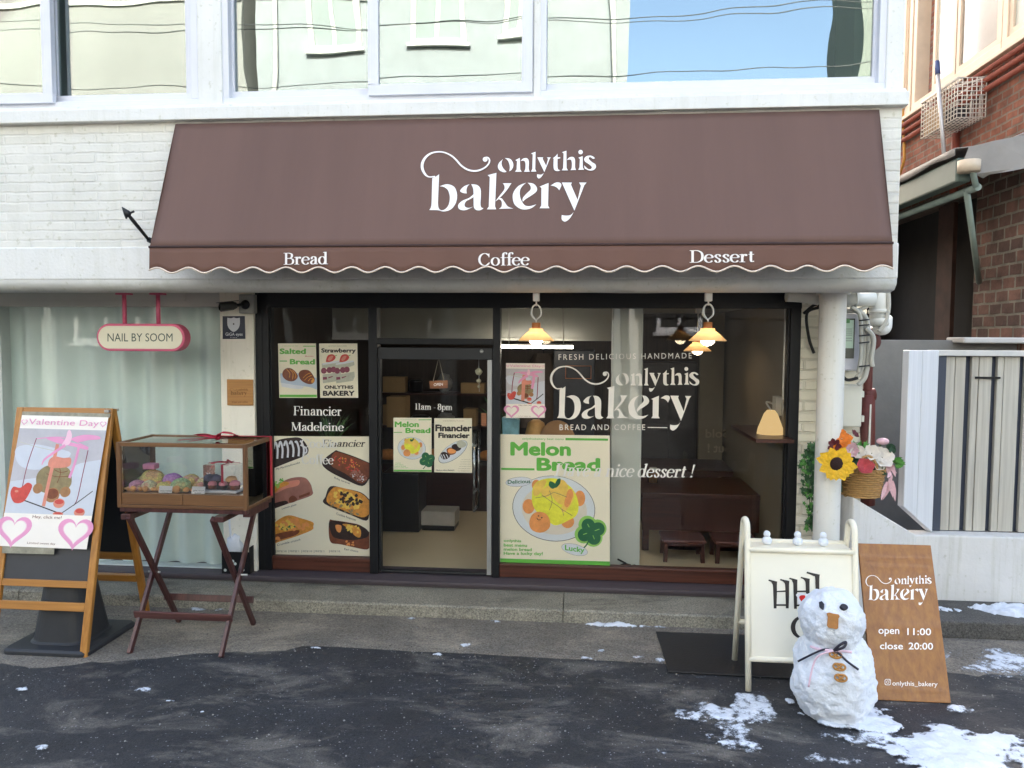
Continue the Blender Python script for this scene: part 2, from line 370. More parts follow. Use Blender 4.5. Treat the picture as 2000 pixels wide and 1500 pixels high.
def line(x0, y0, x1, y1, w):
    d = Vector((x1 - x0, y1 - y0)).normalized(); nx, ny = w / 2, 0
    return ('p', [(x0 - nx, y0), (x0 + nx, y0), (x1 + nx, y1), (x1 - nx, y1)])
def dot(x, y, r): return ('p', circ(x, y, r, 12))
def srf(x, y, w=0.26): return rect(x - w / 2, y - 0.022, x + w / 2, y + 0.022)
SER = {
 'a': (.6, [pen([(.12,.5),(.17,.61),(.28,.66),(.39,.6),(.42,.46),(.42,.14),(.46,.04),(.57,.04)]), dot(.14,.5,.07), pen([(.42,.4),(.22,.34),(.1,.18),(.17,.03),(.32,.05),(.42,.16)])]),
 'c': (.56, [arc(.3,.33,.24,.32,50,320), dot(.46,.54,.075)]),
 'd': (.68, [arc(.28,.33,.22,.32)] + stem(.51,0,1.05,'l','r')),
 'e': (.58, [arc(.3,.33,.24,.32,10,325), rect(.08,.345,.52,.395)]),
 'f': (.4, [pen([(.44,.97),(.37,1.04),(.26,1.0),(.21,.85),(.21,.4),(.21,.02)]), rect(.04,.61,.42,.66), srf(.21,.022,.3), dot(.43,.95,.065)]),
 'h': (.74, stem(.17,0,1.05,'l') + [pen([(.17,.42),(.26,.58),(.38,.64),(.5,.58),(.55,.42),(.55,.02)]), srf(.55,.022)]),
 'i': (.34, stem(.17,0,.66,'l') + [dot(.16,.9,.09)]),
 'k': (.66, stem(.17,0,1.05,'l') + [line(.2,.28,.5,.64,.07), line(.33,.42,.55,.02,.16), srf(.55,.022,.22), srf(.5,.638,.22)]),
 'l': (.34, stem(.17,0,1.05,'l')),
 'm': (1.08, stem(.17,0,.66,'l') + [pen([(.17,.42),(.26,.58),(.36,.64),(.47,.58),(.53,.42),(.53,.02)]), srf(.53,.022,.24), pen([(.53,.42),(.62,.58),(.73,.64),(.84,.58),(.89,.42),(.89,.02)]), srf(.89,.022,.24)]),
 'n': (.74, stem(.17,0,.66,'l') + [pen([(.17,.42),(.26,.58),(.38,.64),(.5,.58),(.55,.42),(.55,.02)]), srf(.55,.022)]),
 'o': (.62, [arc(.31,.33,.24,.32)]),
 'p': (.7, stem(.17,-.3,.66,'l') + [arc(.4,.33,.22,.32)]),
 'r': (.5, stem(.17,0,.66,'l') + [pen([(.17,.4),(.25,.57),(.37,.64)]), dot(.4,.58,.085)]),
 's': (.5, [pen([(.41,.5),(.34,.62),(.22,.64),(.12,.52),(.2,.39),(.34,.28),(.4,.15),(.33,.03),(.2,.02),(.09,.16)]), dot(.1,.16,.05), dot(.41,.51,.045)]),
 't': (.42, [pen([(.2,.86),(.2,.5),(.2,.16),(.26,.04),(.39,.08)]), rect(.05,.61,.39,.66)]),
 'v': (.6, [line(.12,.64,.32,0,.15), line(.32,0,.5,.64,.06), srf(.12,.64), srf(.5,.64,.2)]),
 'B': (.76, stem(.18,0,1) + [pen([(.18,.97),(.4,.97),(.57,.87),(.57,.65),(.42,.53),(.18,.53)]), pen([(.18,.53),(.46,.53),(.66,.4),(.64,.13),(.46,.03),(.18,.03)])]),
 'C': (.84, [arc(.44,.5,.36,.49,42,318), line(.72,.68,.72,.98,.06), line(.73,.28,.73,.12,.05)]),
 'D': (.88, stem(.18,0,1) + [pen([(.18,.97),(.48,.97),(.72,.8),(.78,.5),(.72,.2),(.48,.03),(.18,.03)])]),
 'F': (.72, stem(.18,0,1) + [rect(.1,.95,.66,1), rect(.2,.49,.52,.54), line(.65,.98,.65,.74,.05), line(.52,.62,.52,.4,.05)]),
 'H': (.98, stem(.18,0,1) + stem(.78,0,1) + [rect(.2,.48,.78,.53)]),
 'M': (1.12, stem(.17,0,1,w=.06) + [line(.17,1,.54,.04,.17), line(.54,.04,.9,1,.06)] + stem(.92,0,1)),
 '1': (.48, stem(.24,0,1,'l')), '8': (.6, [arc(.3,.75,.18,.23), arc(.3,.27,.22,.26)]),
 '-': (.4, [rect(.08,.3,.34,.36)]), '!': (.36, [('p', [(.1,1.02),(.26,1.02),(.2,.28),(.16,.28)]), dot(.18,.08,.085)]), ' ': (.3, [])}
def serif(s, shear=0.0, track=0.0):
    x = 0; out = []
    for ch in s:
        adv, g = SER[ch]
        for q in g: out.append((q[0], [(p[0] + x + shear * p[1], p[1]) for p in q[1]], *q[2:]))
        x += adv + track
    return out
_TXT = {}
def sans(s, bold=0.0, track=1.0):
    key = (s, bold, track)
    if key in _TXT: return _TXT[key]
    cu = bpy.data.curves.new('lettering', 'FONT'); cu.body = s; cu.space_character = track; cu.resolution_u = 3; cu.size = 1
    ob = bpy.data.objects.new('lettering', cu); COL.objects.link(ob)
    dg = bpy.context.evaluated_depsgraph_get(); me = ob.evaluated_get(dg).to_mesh()
    r = [('m', [(v.co.x, v.co.y) for v in me.vertices], [tuple(p.vertices) for p in me.polygons])]
    ob.evaluated_get(dg).to_mesh_clear(); bpy.data.objects.remove(ob); bpy.data.curves.remove(cu)
    if bold > 0:
        b = bold; r = [(g[0], [(p[0] + dx, p[1] + dy) for p in g[1]], g[2]) for g in r for dx, dy in ((0, 0), (-b, 0), (b, 0), (0, b), (0, -b), (-b * .7, b * .7), (b * .7, -b * .7), (b * .7, b * .7), (-b * .7, -b * .7))]
    _TXT[key] = r
    return r
class Decal(MB):
    """flat print on a real plane; outlines are surveyed in picture pixels and cast on to that plane"""
    def __init__(s, o, n, x0=0, y0=0, sc=1.0, lay=0.00006):
        super().__init__(); s.o = Vector(o); s.n = Vector(n).normalized(); s.x0, s.y0, s.sc = x0, y0, sc; s.lay = lay; s.L = 1
    def P(s, x, y, L=None):
        return PLN(s.x0 + x / s.sc, s.y0 + y / s.sc, s.o, s.n) + s.n * (s.lay * (s.L if L is None else L))
    def shape(s, pts, m=0, step=1.0):
        s.L += step; s.poly([s.P(*p[:2]) for p in pts], m); return s
    def curve(s, pts, m=0, n=4): return s.shape(spl(pts, n), m)
    def strip(s, pts, w, m=0, n=5):
        a, k = sstroke(pts, w if isinstance(w, (list, tuple)) else [w] * len(pts), n); s.L += 1; s.quads(a, k, m); return s
    def quads(s, a, k, m):
        q = [s.P(*p) for p in a]; s.add(q, [(i, i + 1, 2 * k - 2 - i, 2 * k - 1 - i) for i in range(k - 1)], m)
    def ring(s, x, y, r0, r1, m=0, k=1.0, n=32, rot=0):
        a = circ(x, y, r0, n, r0 * k, rot); b = circ(x, y, r1, n, r1 * k, rot); s.L += 1
        s.add([s.P(*p) for p in a + b], [(i, (i + 1) % n, n + (i + 1) % n, n + i) for i in range(n)], m); return s
    def glyphs(s, gl, box, m=0, tilt=0.0, ydown=False, ref=None, shear=0.0):
        """fit outlines into box (x0,y0,x1,y1); tilt = drop of the right end; ref = (ymin,ymax) in glyph units that map to the box"""
        xs = [p[0] for g in gl for p in g[1]]; ys = [p[1] for g in gl for p in g[1]]
        a, b = min(xs), max(xs); c, d = ref if ref else (min(ys), max(ys)); x0, y0, x1, y1 = box
        def T(p):
            u = (p[0] - a) / (b - a); w = (p[1] - c) / (d - c)
            if not ydown: w = 1 - w
            return (x0 + u * (x1 - x0) + shear * (0.5 - w) * (y1 - y0), y0 + w * (y1 - y0) + tilt * u)
        for i, g in enumerate(gl):
            s.L += 0.12; pts = [T(p) for p in g[1]]
            if g[0] == 'p': s.poly([s.P(*p) for p in pts], m)
            elif g[0] == 's': s.quads(pts, g[2], m)
            else: s.add([s.P(*p) for p in pts], g[2], m)
        return s
    def logo(s, box, m=0, tilt=0.0): return s.glyphs(LOGOP, box, m, tilt, True, (0, 1))
    def serif(s, t, box, m=0, tilt=0.0, shear=0.0, ref=(0, 1.0)): return s.glyphs(serif(t, shear), box, m, tilt, ref=ref)
    def sans(s, t, box, m=0, tilt=0.0, bold=0.0, ref=None, track=1.0, shear=0.0): return s.glyphs(sans(t, bold, track), box, m, tilt, ref=ref, shear=shear)
def sheet(d, quad, thick, m=0, back=True):
    """a thin solid sheet whose printed face lies on the decal plane"""
    f = [d.P(*p, L=0) for p in quad]; d.prism(f, -d.n * thick, m); return f

# ------------------------------------------------------------------ common materials
M_white = mat('white_paint', 'e7e5e0', 0.6, 0.05, 2.0, 0.25, 45)
M_whitebrick = brick('white_painted_brick', 'eae7df', 'e3e0d7', 'e9e6de', 'xz', 0.36, 0.071, 0.009, 0.75, 0.8, False, 0.28, (0.1, 1.0))
weather(M_white, .9); weather(M_whitebrick, .93, 4)
M_upvc = mat('white_window_frame', 'dedee3', 0.35, 0.03, 2)
M_cream = mat('cream_plaster', 'efe8d8', 0.7, 0.05, 1.5, 0.2, 30)
weather(M_cream, .86, 5, .6)
M_soffit = mat('soffit_paint', 'dcdbd6', 0.7, 0.08, 1.6, 0.35, 9)
weather(M_soffit, .78, 1.5, 1.5)
M_black = mat('black_metal_frame', '101114', 0.45, 0.15, 3, spec=.35)
M_alu = mat('brushed_metal', 'b9b9b6', 0.35, 0.06, 5, metal=0.7)
M_dwood = wood('dark_red_wood', '3a1c12', '5a2f20', 'x', 0.45)
M_plank = mat('dark_plank', '4b4247', 0.6, 0.18, 5, 0.3, 40, stretch=(0.5, 4, 4))
M_glass = glass('shop_glass', 'ffffff', 0.0, 0.36, 1.5, 0.0012)
M_upglass = glass('coated_window_glass', 'c9d8d0', 0.22, 0.8, 1.5, 0.0035)

def ground_mat(name, c0, c1, patch, p_lo, p_hi, speck=0.6, rough=0.8, bump=0.7):
    m = bpy.data.materials.new(name); m.use_nodes = True; t = m.node_tree; b = t.nodes['Principled BSDF']; b.inputs['Roughness'].default_value = rough
    tc = t.nodes.new('ShaderNodeTexCoord')
    def nz(scale, det, rg=0.6, dist=0.0, st=(1, 1, 1)):
        mp = t.nodes.new('ShaderNodeMapping'); mp.inputs['Scale'].default_value = st; t.links.new(tc.outputs['Object'], mp.inputs[0])
        n = t.nodes.new('ShaderNodeTexNoise'); n.inputs['Scale'].default_value = scale; n.inputs['Detail'].default_value = det; n.inputs['Roughness'].default_value = rg; n.inputs['Distortion'].default_value = dist
        t.links.new(mp.outputs[0], n.inputs['Vector']); return n.outputs['Fac']
    def ramp(src, a, bb, ca, cb):
        r = t.nodes.new('ShaderNodeValToRGB'); r.color_ramp.elements[0].position = a; r.color_ramp.elements[1].position = bb
        r.color_ramp.elements[0].color = ca; r.color_ramp.elements[1].color = cb; t.links.new(src, r.inputs[0]); return r.outputs[0]
    def mix(f, a, bb, bl='MIX'):
        q = t.nodes.new('ShaderNodeMixRGB'); q.blend_type = bl
        if isinstance(f, float): q.inputs[0].default_value = f
        else: t.links.new(f, q.inputs[0])
        for i, z in ((1, a), (2, bb)):
            if isinstance(z, tuple): q.inputs[i].default_value = z
            else: t.links.new(z, q.inputs[i])
        return q.outputs[0]
    base = ramp(nz(1.6, 10, 0.75), 0.32, 0.68, lin(c0), lin(c1))
    grain = ramp(nz(85, 3, 0.85), 0.34, 0.66, (0.4, 0.4, 0.4, 1), (1.7, 1.7, 1.7, 1))
    col = mix(1.0, base, grain, 'MULTIPLY')
    pm = ramp(nz(1.7, 10, 0.72, 0.6, (0.7, 1.5, 1)), p_lo, p_hi, (0, 0, 0, 1), (1, 1, 1, 1))
    col = mix(pm, col, mix(0.6, lin(patch), grain, 'MULTIPLY'))
    vo = t.nodes.new('ShaderNodeTexVoronoi'); vo.inputs['Scale'].default_value = 48; t.links.new(tc.outputs['Object'], vo.inputs['Vector'])
    sp = ramp(vo.outputs['Distance'], 0.1, 0.24, (1, 1, 1, 1), (0, 0, 0, 1))
    rnd = ramp(vo.outputs['Color'], 0.62, 0.75, (0, 0, 0, 1), (speck, speck, speck, 1))
    sf = mix(1.0, sp, rnd, 'MULTIPLY')
    col = mix(sf, col, lin('9a9aa0'))
    t.links.new(col, b.inputs['Base Color'])
    hs = t.nodes.new('ShaderNodeMath'); hs.operation = 'MULTIPLY_ADD'; hs.inputs[1].default_value = 2.0; t.links.new(nz(22, 4), hs.inputs[0]); t.links.new(nz(120, 4, 0.8), hs.inputs[2])
    bp = t.nodes.new('ShaderNodeBump'); bp.inputs['Strength'].default_value = bump; bp.inputs['Distance'].default_value = 0.006
    t.links.new(hs.outputs[0], bp.inputs['Height']); t.links.new(bp.outputs[0], b.inputs['Normal'])
    rr = ramp(nz(3, 5), 0.35, 0.65, (rough * .72,) * 3 + (1,), (rough,) * 3 + (1,)); t.links.new(rr, b.inputs['Roughness'])
    return m
M_asphalt = ground_mat('asphalt', '252527', '343437', '7a746c', 0.51, 0.7, 1.0, 0.72)
M_apron = ground_mat('worn_concrete', '615b54', '81796d', '998e7e', 0.5, 0.68, 0.5, 0.85)
M_stepc = ground_mat('step_concrete', '767166', '969080', '4f4b43', 0.52, 0.7, 0.25, 0.85)

# ------------------------------------------------------------------ ground
m = MB(); m.add([(-40, -60, 0), (60, -60, 0), (60, 60, 0), (-40, 60, 0)], [(0, 1, 2, 3)])
struct(m.build('road', M_asphalt))
# concrete apron in front of the step: ragged outer edge
edge = []
N = 220
for i in range(N + 1):
    x = -9 + 18 * i / N
    base = -1.22 - .02 * (x + .1) if x > -1.9 else -1.19 - 0.5 * min(1, (-1.9 - x) / 1.6)
    if x > 0.65: base = -1.22 + min(1, (x - 0.65) / 0.6) * 0.05
    amp = 0.012 if -1.9 < x < 0.8 else 0.07
    edge.append((x, base + amp * noise.noise(Vector((x * 2.1, 3, 0))) + amp * 0.6 * noise.noise(Vector((x * 9, 7, 0)))))
m = MB(); V_ = []
for x, y in edge: V_ += [(x, y, 0.0005), (x, y + 0.05, 0.005), (x, -0.3, 0.005)]
m.add(V_, [f for i in range(N) for f in ((i * 3, i * 3 + 3, i * 3 + 4, i * 3 + 1), (i * 3 + 1, i * 3 + 4, i * 3 + 5, i * 3 + 2))])
struct(m.build('pavement', M_apron))
# doorstep
ST = 0.103; SF = -0.56
m = MB()
for i, (a, b) in enumerate([(-9, -4.6), (-4.594, -2.6), (-2.594, -0.12), (-0.114, 2.35)]):
    P = []
    k = 40
    for j in range(k + 1):
        x = a + (b - a) * j / k; w = 0.006 * noise.noise(Vector((x * 6, 1, 0))); P.append((x, w))
    vs = []
    for x, w in P: vs += [(x, SF + w * 1.3, 0.0), (x, SF + w, ST - 0.012), (x, SF + 0.014 + w, ST + w * 0.4), (x, -0.02, ST + 0.004)]
    m.add(vs, [(j * 4 + q, j * 4 + 4 + q, j * 4 + 5 + q, j * 4 + 1 + q) for j in range(k) for q in range(3)])
    for j in (0, k): m.add(vs[j * 4:j * 4 + 4] + [(P[j][0], -0.02, 0)], [(0, 1, 2, 3, 4)])
struct(m.build('step', M_stepc))
# the neighbour's low step to the right
m = MB(); m.box(2.372, 9, -0.57, 0.4, 0.0, 0.13); struct(m.build('step', ground_mat('dark_step_concrete', '4a4743', '5c5853', '3d3a36', 0.5, 0.7, 0.2, 0.85), bevel=0.012))

# ------------------------------------------------------------------ the bakery building
YU = -0.9
B = thing('bakery_building', 'white painted brick shop building whose upper floor overhangs the black framed bakery front', 'building', (-1.5, 0, 0))
XR = 2.14
# upper floor: white painted brick wall, overhanging; band and rounded fascia below it
zl0, zl1 = 3.765, 3.885
m = MB(); m.box(-9, XR, YU, 8, 2.86, 3.77); m.build('upper_wall', M_whitebrick, B, bevel=0.006)
m = MB(); m.box(-9, XR + 0.006, YU - 0.012, YU + 0.3, 2.615, 2.862)
m.build('band', M_white, B, bevel=0.012)
m = MB(); P = []
prof = [(YU - 0.008, 2.617), (YU - 0.006, 2.585), (YU + 0.03, 2.545), (YU + 0.11, 2.528), (YU + 0.2, 2.535), (YU + 0.3, 2.56), (-0.02, 2.6), (8, 2.6), (8, 2.617)]
k = 60; vs = []
for j in range(k + 1):
    x = -9 + (XR + 9) * j / k
    for (y, z) in prof: vs.append((x, y, z + (0.008 * noise.noise(Vector((x * 1.3, y * 3, 0))) if 2.53 < z < 2.6 else 0)))
n_ = len(prof)
m.add(vs, [(j * n_ + q, j * n_ + q + 1, (j + 1) * n_ + q + 1, (j + 1) * n_ + q) for j in range(k) for q in range(n_ - 1)], smooth=True)
m.add(vs[:n_], [tuple(range(n_))]); m.add(vs[-n_:], [tuple(range(n_))])
m.build('soffit', M_soffit, B)
m = MB(); m.box(-9, XR + 0.02, YU - 0.06, YU + 0.06, zl0, zl1 - 0.03)
m.hexa([(-9, YU - 0.045, zl1 - 0.028), (XR + 0.01, YU - 0.045, zl1 - 0.028), (XR + 0.01, YU + 0.1, zl1 - 0.028), (-9, YU + 0.1, zl1 - 0.028), (-9, YU - 0.02, zl1), (XR + 0.01, YU - 0.02, zl1), (XR + 0.01, YU + 0.1, zl1), (-9, YU + 0.1, zl1)])
m.build('window_ledge', M_white, B, bevel=0.006)
# walls between and above the upper windows
def ux(u): return W(u, 120, YU).x
zt = 5.45
m = MB()
for a, b in ((PX(385, YU, 120), PX(432, YU, 120)), (PX(1042, YU, 120), PX(1056, YU, 120)), (PX(1732, YU, 120), XR)):
    m.box(a, b, YU + 0.005, YU + 0.4, zl1 - 0.01, zt)
m.box(-9, XR, YU + 0.002, 8, zt, 13.2); m.box(-9, XR, 7.6, 8, 0, zt); m.box(XR - 0.2, XR, YU + 0.4, 7.6, 2.618, zt)  # unseen tall block and rear walls added to keep sun off the street
m.build('pier_and_sun_block', M_white, B, bevel=0.005)
m = MB(); m.box(-9, XR - 0.2, YU + 1.0, YU + 1.1, zl1, zt); m.build('interior_wall', mat('upper_room_wall', 'b9bdb2', 0.9), B)
# upper windows: (outer x0,x1) then panes
def upwin(u0, u1, panes, zb=zl1 + 0.002, yf=YU + 0.02):
    x0, x1 = PX(u0, yf, 120), PX(u1, yf, 120)
    fr = MB(); t = 0.055
    fr.box(x0, x1, yf, yf + 0.14, zb, zb + 0.05); fr.box(x0, x0 + t, yf + 0.002, yf + 0.14, zb + 0.05, zt); fr.box(x1 - t, x1, yf + 0.002, yf + 0.14, zb + 0.05, zt)
    w = fr.build('window', M_upvc, B, bevel=0.004)
    for (a, b, out) in panes:
        y = yf - 0.03 if out else yf + 0.06
        ax, bx = PX(a, y, 120), PX(b, y, 120); s = 0.075 if out else 0.06; z0 = zb + (0.035 if out else 0.052)
        q = MB(); q.box(ax, bx, y, y + 0.045, z0, z0 + s); q.box(ax, ax + s, y, y + 0.045, z0 + s, zt - 0.002); q.box(bx - s, bx, y, y + 0.045, z0 + s, zt - 0.002)
        q.box(ax + s, bx - s, y + 0.03, y + 0.036, z0 + s - 0.004, z0 + s + 0.012)
        q.build('sash', M_upvc, w, bevel=0.005)
        g = MB(); g.box(ax + s - 0.005, bx - s + 0.005, y + 0.018, y + 0.026, z0 + s - 0.005, zt - 0.01); g.build('pane', M_upglass, w)
upwin(-300, 386, [(-290, 100, True), (97, 378, False)])
upwin(432, 1044, [(442, 735, False), (719, 1040, True)])
upwin(1052, 1733, [(1050, 1722, False)])
m = MB(); m.box(-9, XR - 0.22, YU + 0.75, YU + 0.77, zl1, zt - 0.1)
m.build('dark_room_backing', mat('dark_room_grey', '5c605b', 0.8, 0.06, 1.2), B)  # added sheet behind the panes, its dark grey standing in for unlit rooms

# ground floor shell
TH = 0.165
m = MB(); m.box(1.765, 2.27, 0.0, 0.3, 0.1, 2.6); m.build('lower_wall', brick('white_split_brick', 'efe8d8', 'e6dfcc', 'ddd6c4', 'xz', 0.3, 0.085, 0.012, 0.8, 1.0, False, 0.3, (0.4, 1.0)), B, bevel=0.004)
m = MB(); m.box(-3.09, -2.79, -0.03, 0.3, 0.12, 2.6); m.build('pillar', M_cream, B, bevel=0.006)
m = MB(); m.box(-9, -3.092, -0.01, 0.25, 2.455, 2.6); m.box(-9, -3.4, -0.03, -0.012, 2.5, 2.575); m.build('shutter_box', mat('shutter_box_paint', 'c9c8c0', 0.5, 0.04, 3), B, bevel=0.004)
# nail studio window
m = MB(); m.box(-9, -3.092, 0.03, 0.042, 0.17, 2.454); m.build('nail_studio_window', glass('nail_glass', 'ffffff', 0.0, 0.4, 1.5, 0.001), B)
m = MB(); m.box(-5.16, -5.11, -0.02, 0.1, 0.15, 2.454); m.box(-9, -3.092, 0.0, 0.12, 0.13, 0.17); m.build('window_frame', mat('pale_frame', 'c8cfcb', 0.4, 0.04), B, bevel=0.003)
cu_ = MB(); k = 420; vs = []
for j in range(k + 1):
    x = -7 + 3.92 * j / k; y = 0.14 + 0.045 * math.sin(x * 22 + 3 * noise.noise(Vector((x * 1.1, 0, 0)))) + 0.02 * noise.noise(Vector((x * 5, 2, 0)))
    vs += [(x, y, 0.14), (x, y + 0.01 * noise.noise(Vector((x * 3, 9, 0))), 2.5)]
cu_.add(vs, [(j * 2, j * 2 + 2, j * 2 + 3, j * 2 + 1) for j in range(k)], smooth=True)
M_curt = mat('mint_curtain', 'dcece5', 0.9, 0.03, 2)
tag(cu_.build('curtain', M_curt, origin=(-5, 0.13, 0.14)), 'pale mint pleated curtain behind the nail studio window', 'curtain')
m = MB(); m.box(-9, -2.85, 0.55, 0.6, 0.1, 2.6); m.build('interior_wall', mat('studio_wall', 'c6d2cb', 0.9), B)
# round column in front
m = MB(); m.lathe([(0.096, 0.1), (0.096, 2.5), (0.096, 2.575)], (1.875, -0.42, 0), 32); m.lathe([(0.12, 2.53), (0.12, 2.56)], (1.875, -0.42, 0), 32)
m.build('column', weather(mat('white_column_paint', 'e2e0da', 0.4, 0.03, 2, 0.1, 20), .87, 8, .4), B)
# threshold plank
m = MB(); m.box(-6.5, 1.78, -0.17, 0.24, TH - 0.03, TH - 0.004); m.box(-6.5, 1.78, -0.15, 0.24, ST + 0.006, TH - 0.031); m.build('threshold', M_plank, B, bevel=0.004)

# black shopfront frame
def fx(u): return PX(u, 0.0, 850)
xl0, xl1, xm0, xm1, xd0, xd1, xr0, xr1 = -2.788, fx(527), fx(720.5), fx(737), fx(961.5), fx(976), fx(1539), 1.764
zh = PZ(601, 0.0, 1100)
m = MB()
m.box(xl0, xr1, 0.0, 0.12, zh, 2.598)
for a, b in ((xl0, xl1), (xm0, xm1), (xd0, xd1), (xr0, xr1)): m.box(a, b, 0.0, 0.12, TH - 0.002, zh)
zt0, zt1 = PZ(673, 0, 850), PZ(661, 0, 850)
m.box(xm1, xd0, 0.004, 0.12, zt0, zt1)
m.box(xl0 + 0.05, xl0 + 0.062, -0.006, 0.0, TH, zh); m.box(xl1 - 0.02, xl1 + 0.012, 0.03, 0.1, TH, zh - 0.001); m.box(xr0 - 0.015, xr0 + 0.01, 0.03, 0.1, TH, zh - 0.001)
m.build('shopfront_frame', M_black, B, bevel=0.004)
zwl, zwr = PZ(1089, 0, 620), PZ(1109, 0, 1200)
m = MB(); m.box(xl1, xm0, 0.02, 0.1, TH, zwl); m.box(xl1, xm0, 0.012, 0.02, zwl - 0.035, zwl - 0.004); m.box(xd1, xr0, 0.02, 0.1, TH, zwr); m.box(xd1, xr0, 0.012, 0.02, zwr - 0.02, zwr - 0.004)
m.build('base_panel', M_dwood, B, bevel=0.003)
m = MB(); m.box(xl1 + 0.012, xm0, 0.05, 0.058, zwl, zh); m.build('pane', M_glass, B)
m = MB(); m.box(xd1, xr0 - 0.015, 0.05, 0.058, zwr, zh); m.build('pane', M_glass, B)
m = MB(); m.box(xm1, xd0, 0.05, 0.058, zt1, zh); m.build('pane', M_glass, B)
# door
zdt0, zdt1 = PZ(702, 0.03, 850), PZ(679, 0.03, 850)
dr = MB(); dr.box(xm1 + 0.004, xd0 - 0.004, 0.025, 0.085, zdt0, zdt1); dr.box(xm1 + 0.004, xm1 + 0.022, 0.025, 0.085, TH + 0.01, zdt0); dr.box(xm1 + 0.022, xd0 - 0.05, 0.03, 0.08, TH + 0.004, TH + 0.02)
dr = dr.build('door', mat('door_metal', '1d1e20', 0.4, 0.06), B, bevel=0.003)
m = MB(); m.box(xd0 - 0.046, xd0 - 0.006, 0.022, 0.085, TH + 0.01, zdt0 - 0.001); m.build('door_edge', M_alu, dr, bevel=0.002)
m = MB(); m.box(xm1 + 0.022, xd0 - 0.046, 0.05, 0.06, TH + 0.02, zdt0); m.build('door_pane', M_glass, dr)
m = MB(); hx, hx2 = PX(926, -0.03, 920), PX(934, 0.1, 920)
for x, y in ((hx, -0.025), (hx2, 0.125)):
    m.tube([(x, y, PZ(1000, -.03, 930)), (x, y, PZ(845, -.03, 930))], 0.012, 12)
for v in (873, 961, 996): m.tube([(hx, -0.03, PZ(v, 0, 930)), (hx, 0.13, PZ(v, 0, 930))], 0.009, 10, 1)
M_acr = glass('clear_acrylic', 'd8dcda', 0.12, 1.5, 1.5)
m.build('handle', [M_acr, M_alu], dr)
m = MB(); m.lathe([(0, 0), (0.016, 0.0), (0.016, 0.008)], (PX(941, .02, 686), 0.018, PZ(686, .02, 941)), 14, axis='y'); m.build('lock', M_alu, dr)

# inside of the bakery
XI0, XI1, YI = -2.77, 1.70, 3.6
m = MB(); m.box(XI0 - 0.05, XI1 + 0.3, 0.25, YI, 0.06, TH - 0.01)
m.build('interior_floor', mat('beige_floor_tile', 'cdbd9c', 0.3, 0.06, 1.5), B)
m = MB(); m.box(XI0 - 0.05, XI1 + 0.3, 0.13, YI, 2.52, 2.56); m.build('interior_ceiling', mat('shop_ceiling', 'b4b5ac', 0.8), B)
m = MB(); m.box(XI0 - 0.05, XI1 + 0.3, YI, YI + 0.1, 0.1, 2.52); m.box(XI0 - 0.06, XI0, 0.13, YI, 0.1, 2.52)
m.build('interior_wall', wood('brown_wall_panel', '2a211b', '3a2d24', 'z', 0.6), B)
m = MB(); m.box(XI1, XI1 + 0.06, 0.13, YI, 0.1, 2.52); m.build('interior_wall', mat('beige_side_wall', '6f6757', 0.85, 0.06, 1.5, 0.1), B)
m = MB(); m.box(XI0, PX(1198, 2.0, 640), 2.0, 2.25, PZ(664, 2.0), 2.52); m.box(XI0, PX(1198, 2.0, 640), 1.985, 2.0, PZ(665, 2.0), PZ(660, 2.0)); m.build('beam', mat('grey_bulkhead', 'a9aaa2', 0.8, 0.06, 2), B)
m = MB(); m.box(PX(1194, .32, 850), PX(1253, .32, 850), 0.32, 0.55, 0.1, 2.52); m.build('interior_pillar', mat('pale_pillar_paint', 'b6bab0', 0.6, 0.04, 2), B, bevel=0.006)
#@@NEXT

# ------------------------------------------------------------------ opposite side of the street (seen mirrored in the windows)
YO = -14.5
def facade(name, label, x0, x1, z1, mt, wins, frame_mt, depth=8, roof=None):
    b = thing(name, label, 'building', ((x0 + x1) / 2, YO, 0))
    m = MB(); m.box(x0, x1, YO - depth, YO, 0, z1); m.build('wall', mt, b)
    m = MB(); k = max(1, int((x1 - x0) / 3.2)); w_ = (x1 - x0) / k
    for i in range(k): m.box(x0 + w_ * i + .25, x0 + w_ * (i + 1) - .25, YO + .002, YO + .05, 0.0, 2.75); m.box(x0 + w_ * i + .15, x0 + w_ * (i + 1) - .15, YO + .002, YO + .1, 2.76, 3.3)
    m.build('shopfront', mat('dark_street_front', '2a2a2b', .4, .4, 1.3), b)
    m = MB()
    for z in (3.6, 6.9, 10.6): m.box(x0 + .01, x1 - .01, YO + .002, YO + .06, z, z + .12)
    m.build('band', frame_mt, b)
    for px_ in (x0 + .5, x1 - .35): m = MB(); m.tube([(px_, YO + .12, 3.7), (px_, YO + .12, z1 - .1)], .06, 8); m.build('downpipe', frame_mt, b)
    if roof: m = MB(); m.box(x0 - 0.15, x1 + 0.1, YO - depth - 0.1, YO + 0.15, z1, z1 + 0.35); m.build('roof', roof, b)
    for (a, c, p, q) in wins:
        m = MB(); t = 0.12
        m.box(a, c, YO + 0.001, YO + 0.09, p, p + t); m.box(a, c, YO + 0.001, YO + 0.09, q - t, q); m.box(a, a + t, YO + 0.001, YO + 0.088, p + t, q - t); m.box(c - t, c, YO + 0.001, YO + 0.088, p + t, q - t); m.box((a + c) / 2 - .05, (a + c) / 2 + .05, YO + 0.001, YO + 0.07, p + t, q - t)
        m.box(a - 0.1, c + 0.1, YO + 0.001, YO + 0.14, p - 0.1, p - 0.002)
        w = m.build('window', frame_mt, b, bevel=0.01)
        m = MB(); m.box(a + t, c - t, YO + 0.002, YO + 0.03, p + t, q - t); m.build('pane', M_opp, w)
    return b
M_oppf = mat('far_window_frame', 'b7b8b4', .6, .06, 1)
M_opp = mat('far_window_glass', '7f8a88', 0.7, 0.1, 1)
M_st1 = mat('pale_rendered_wall', '868d8f', 0.85, 0.14, 0.9, 0.1, 5)
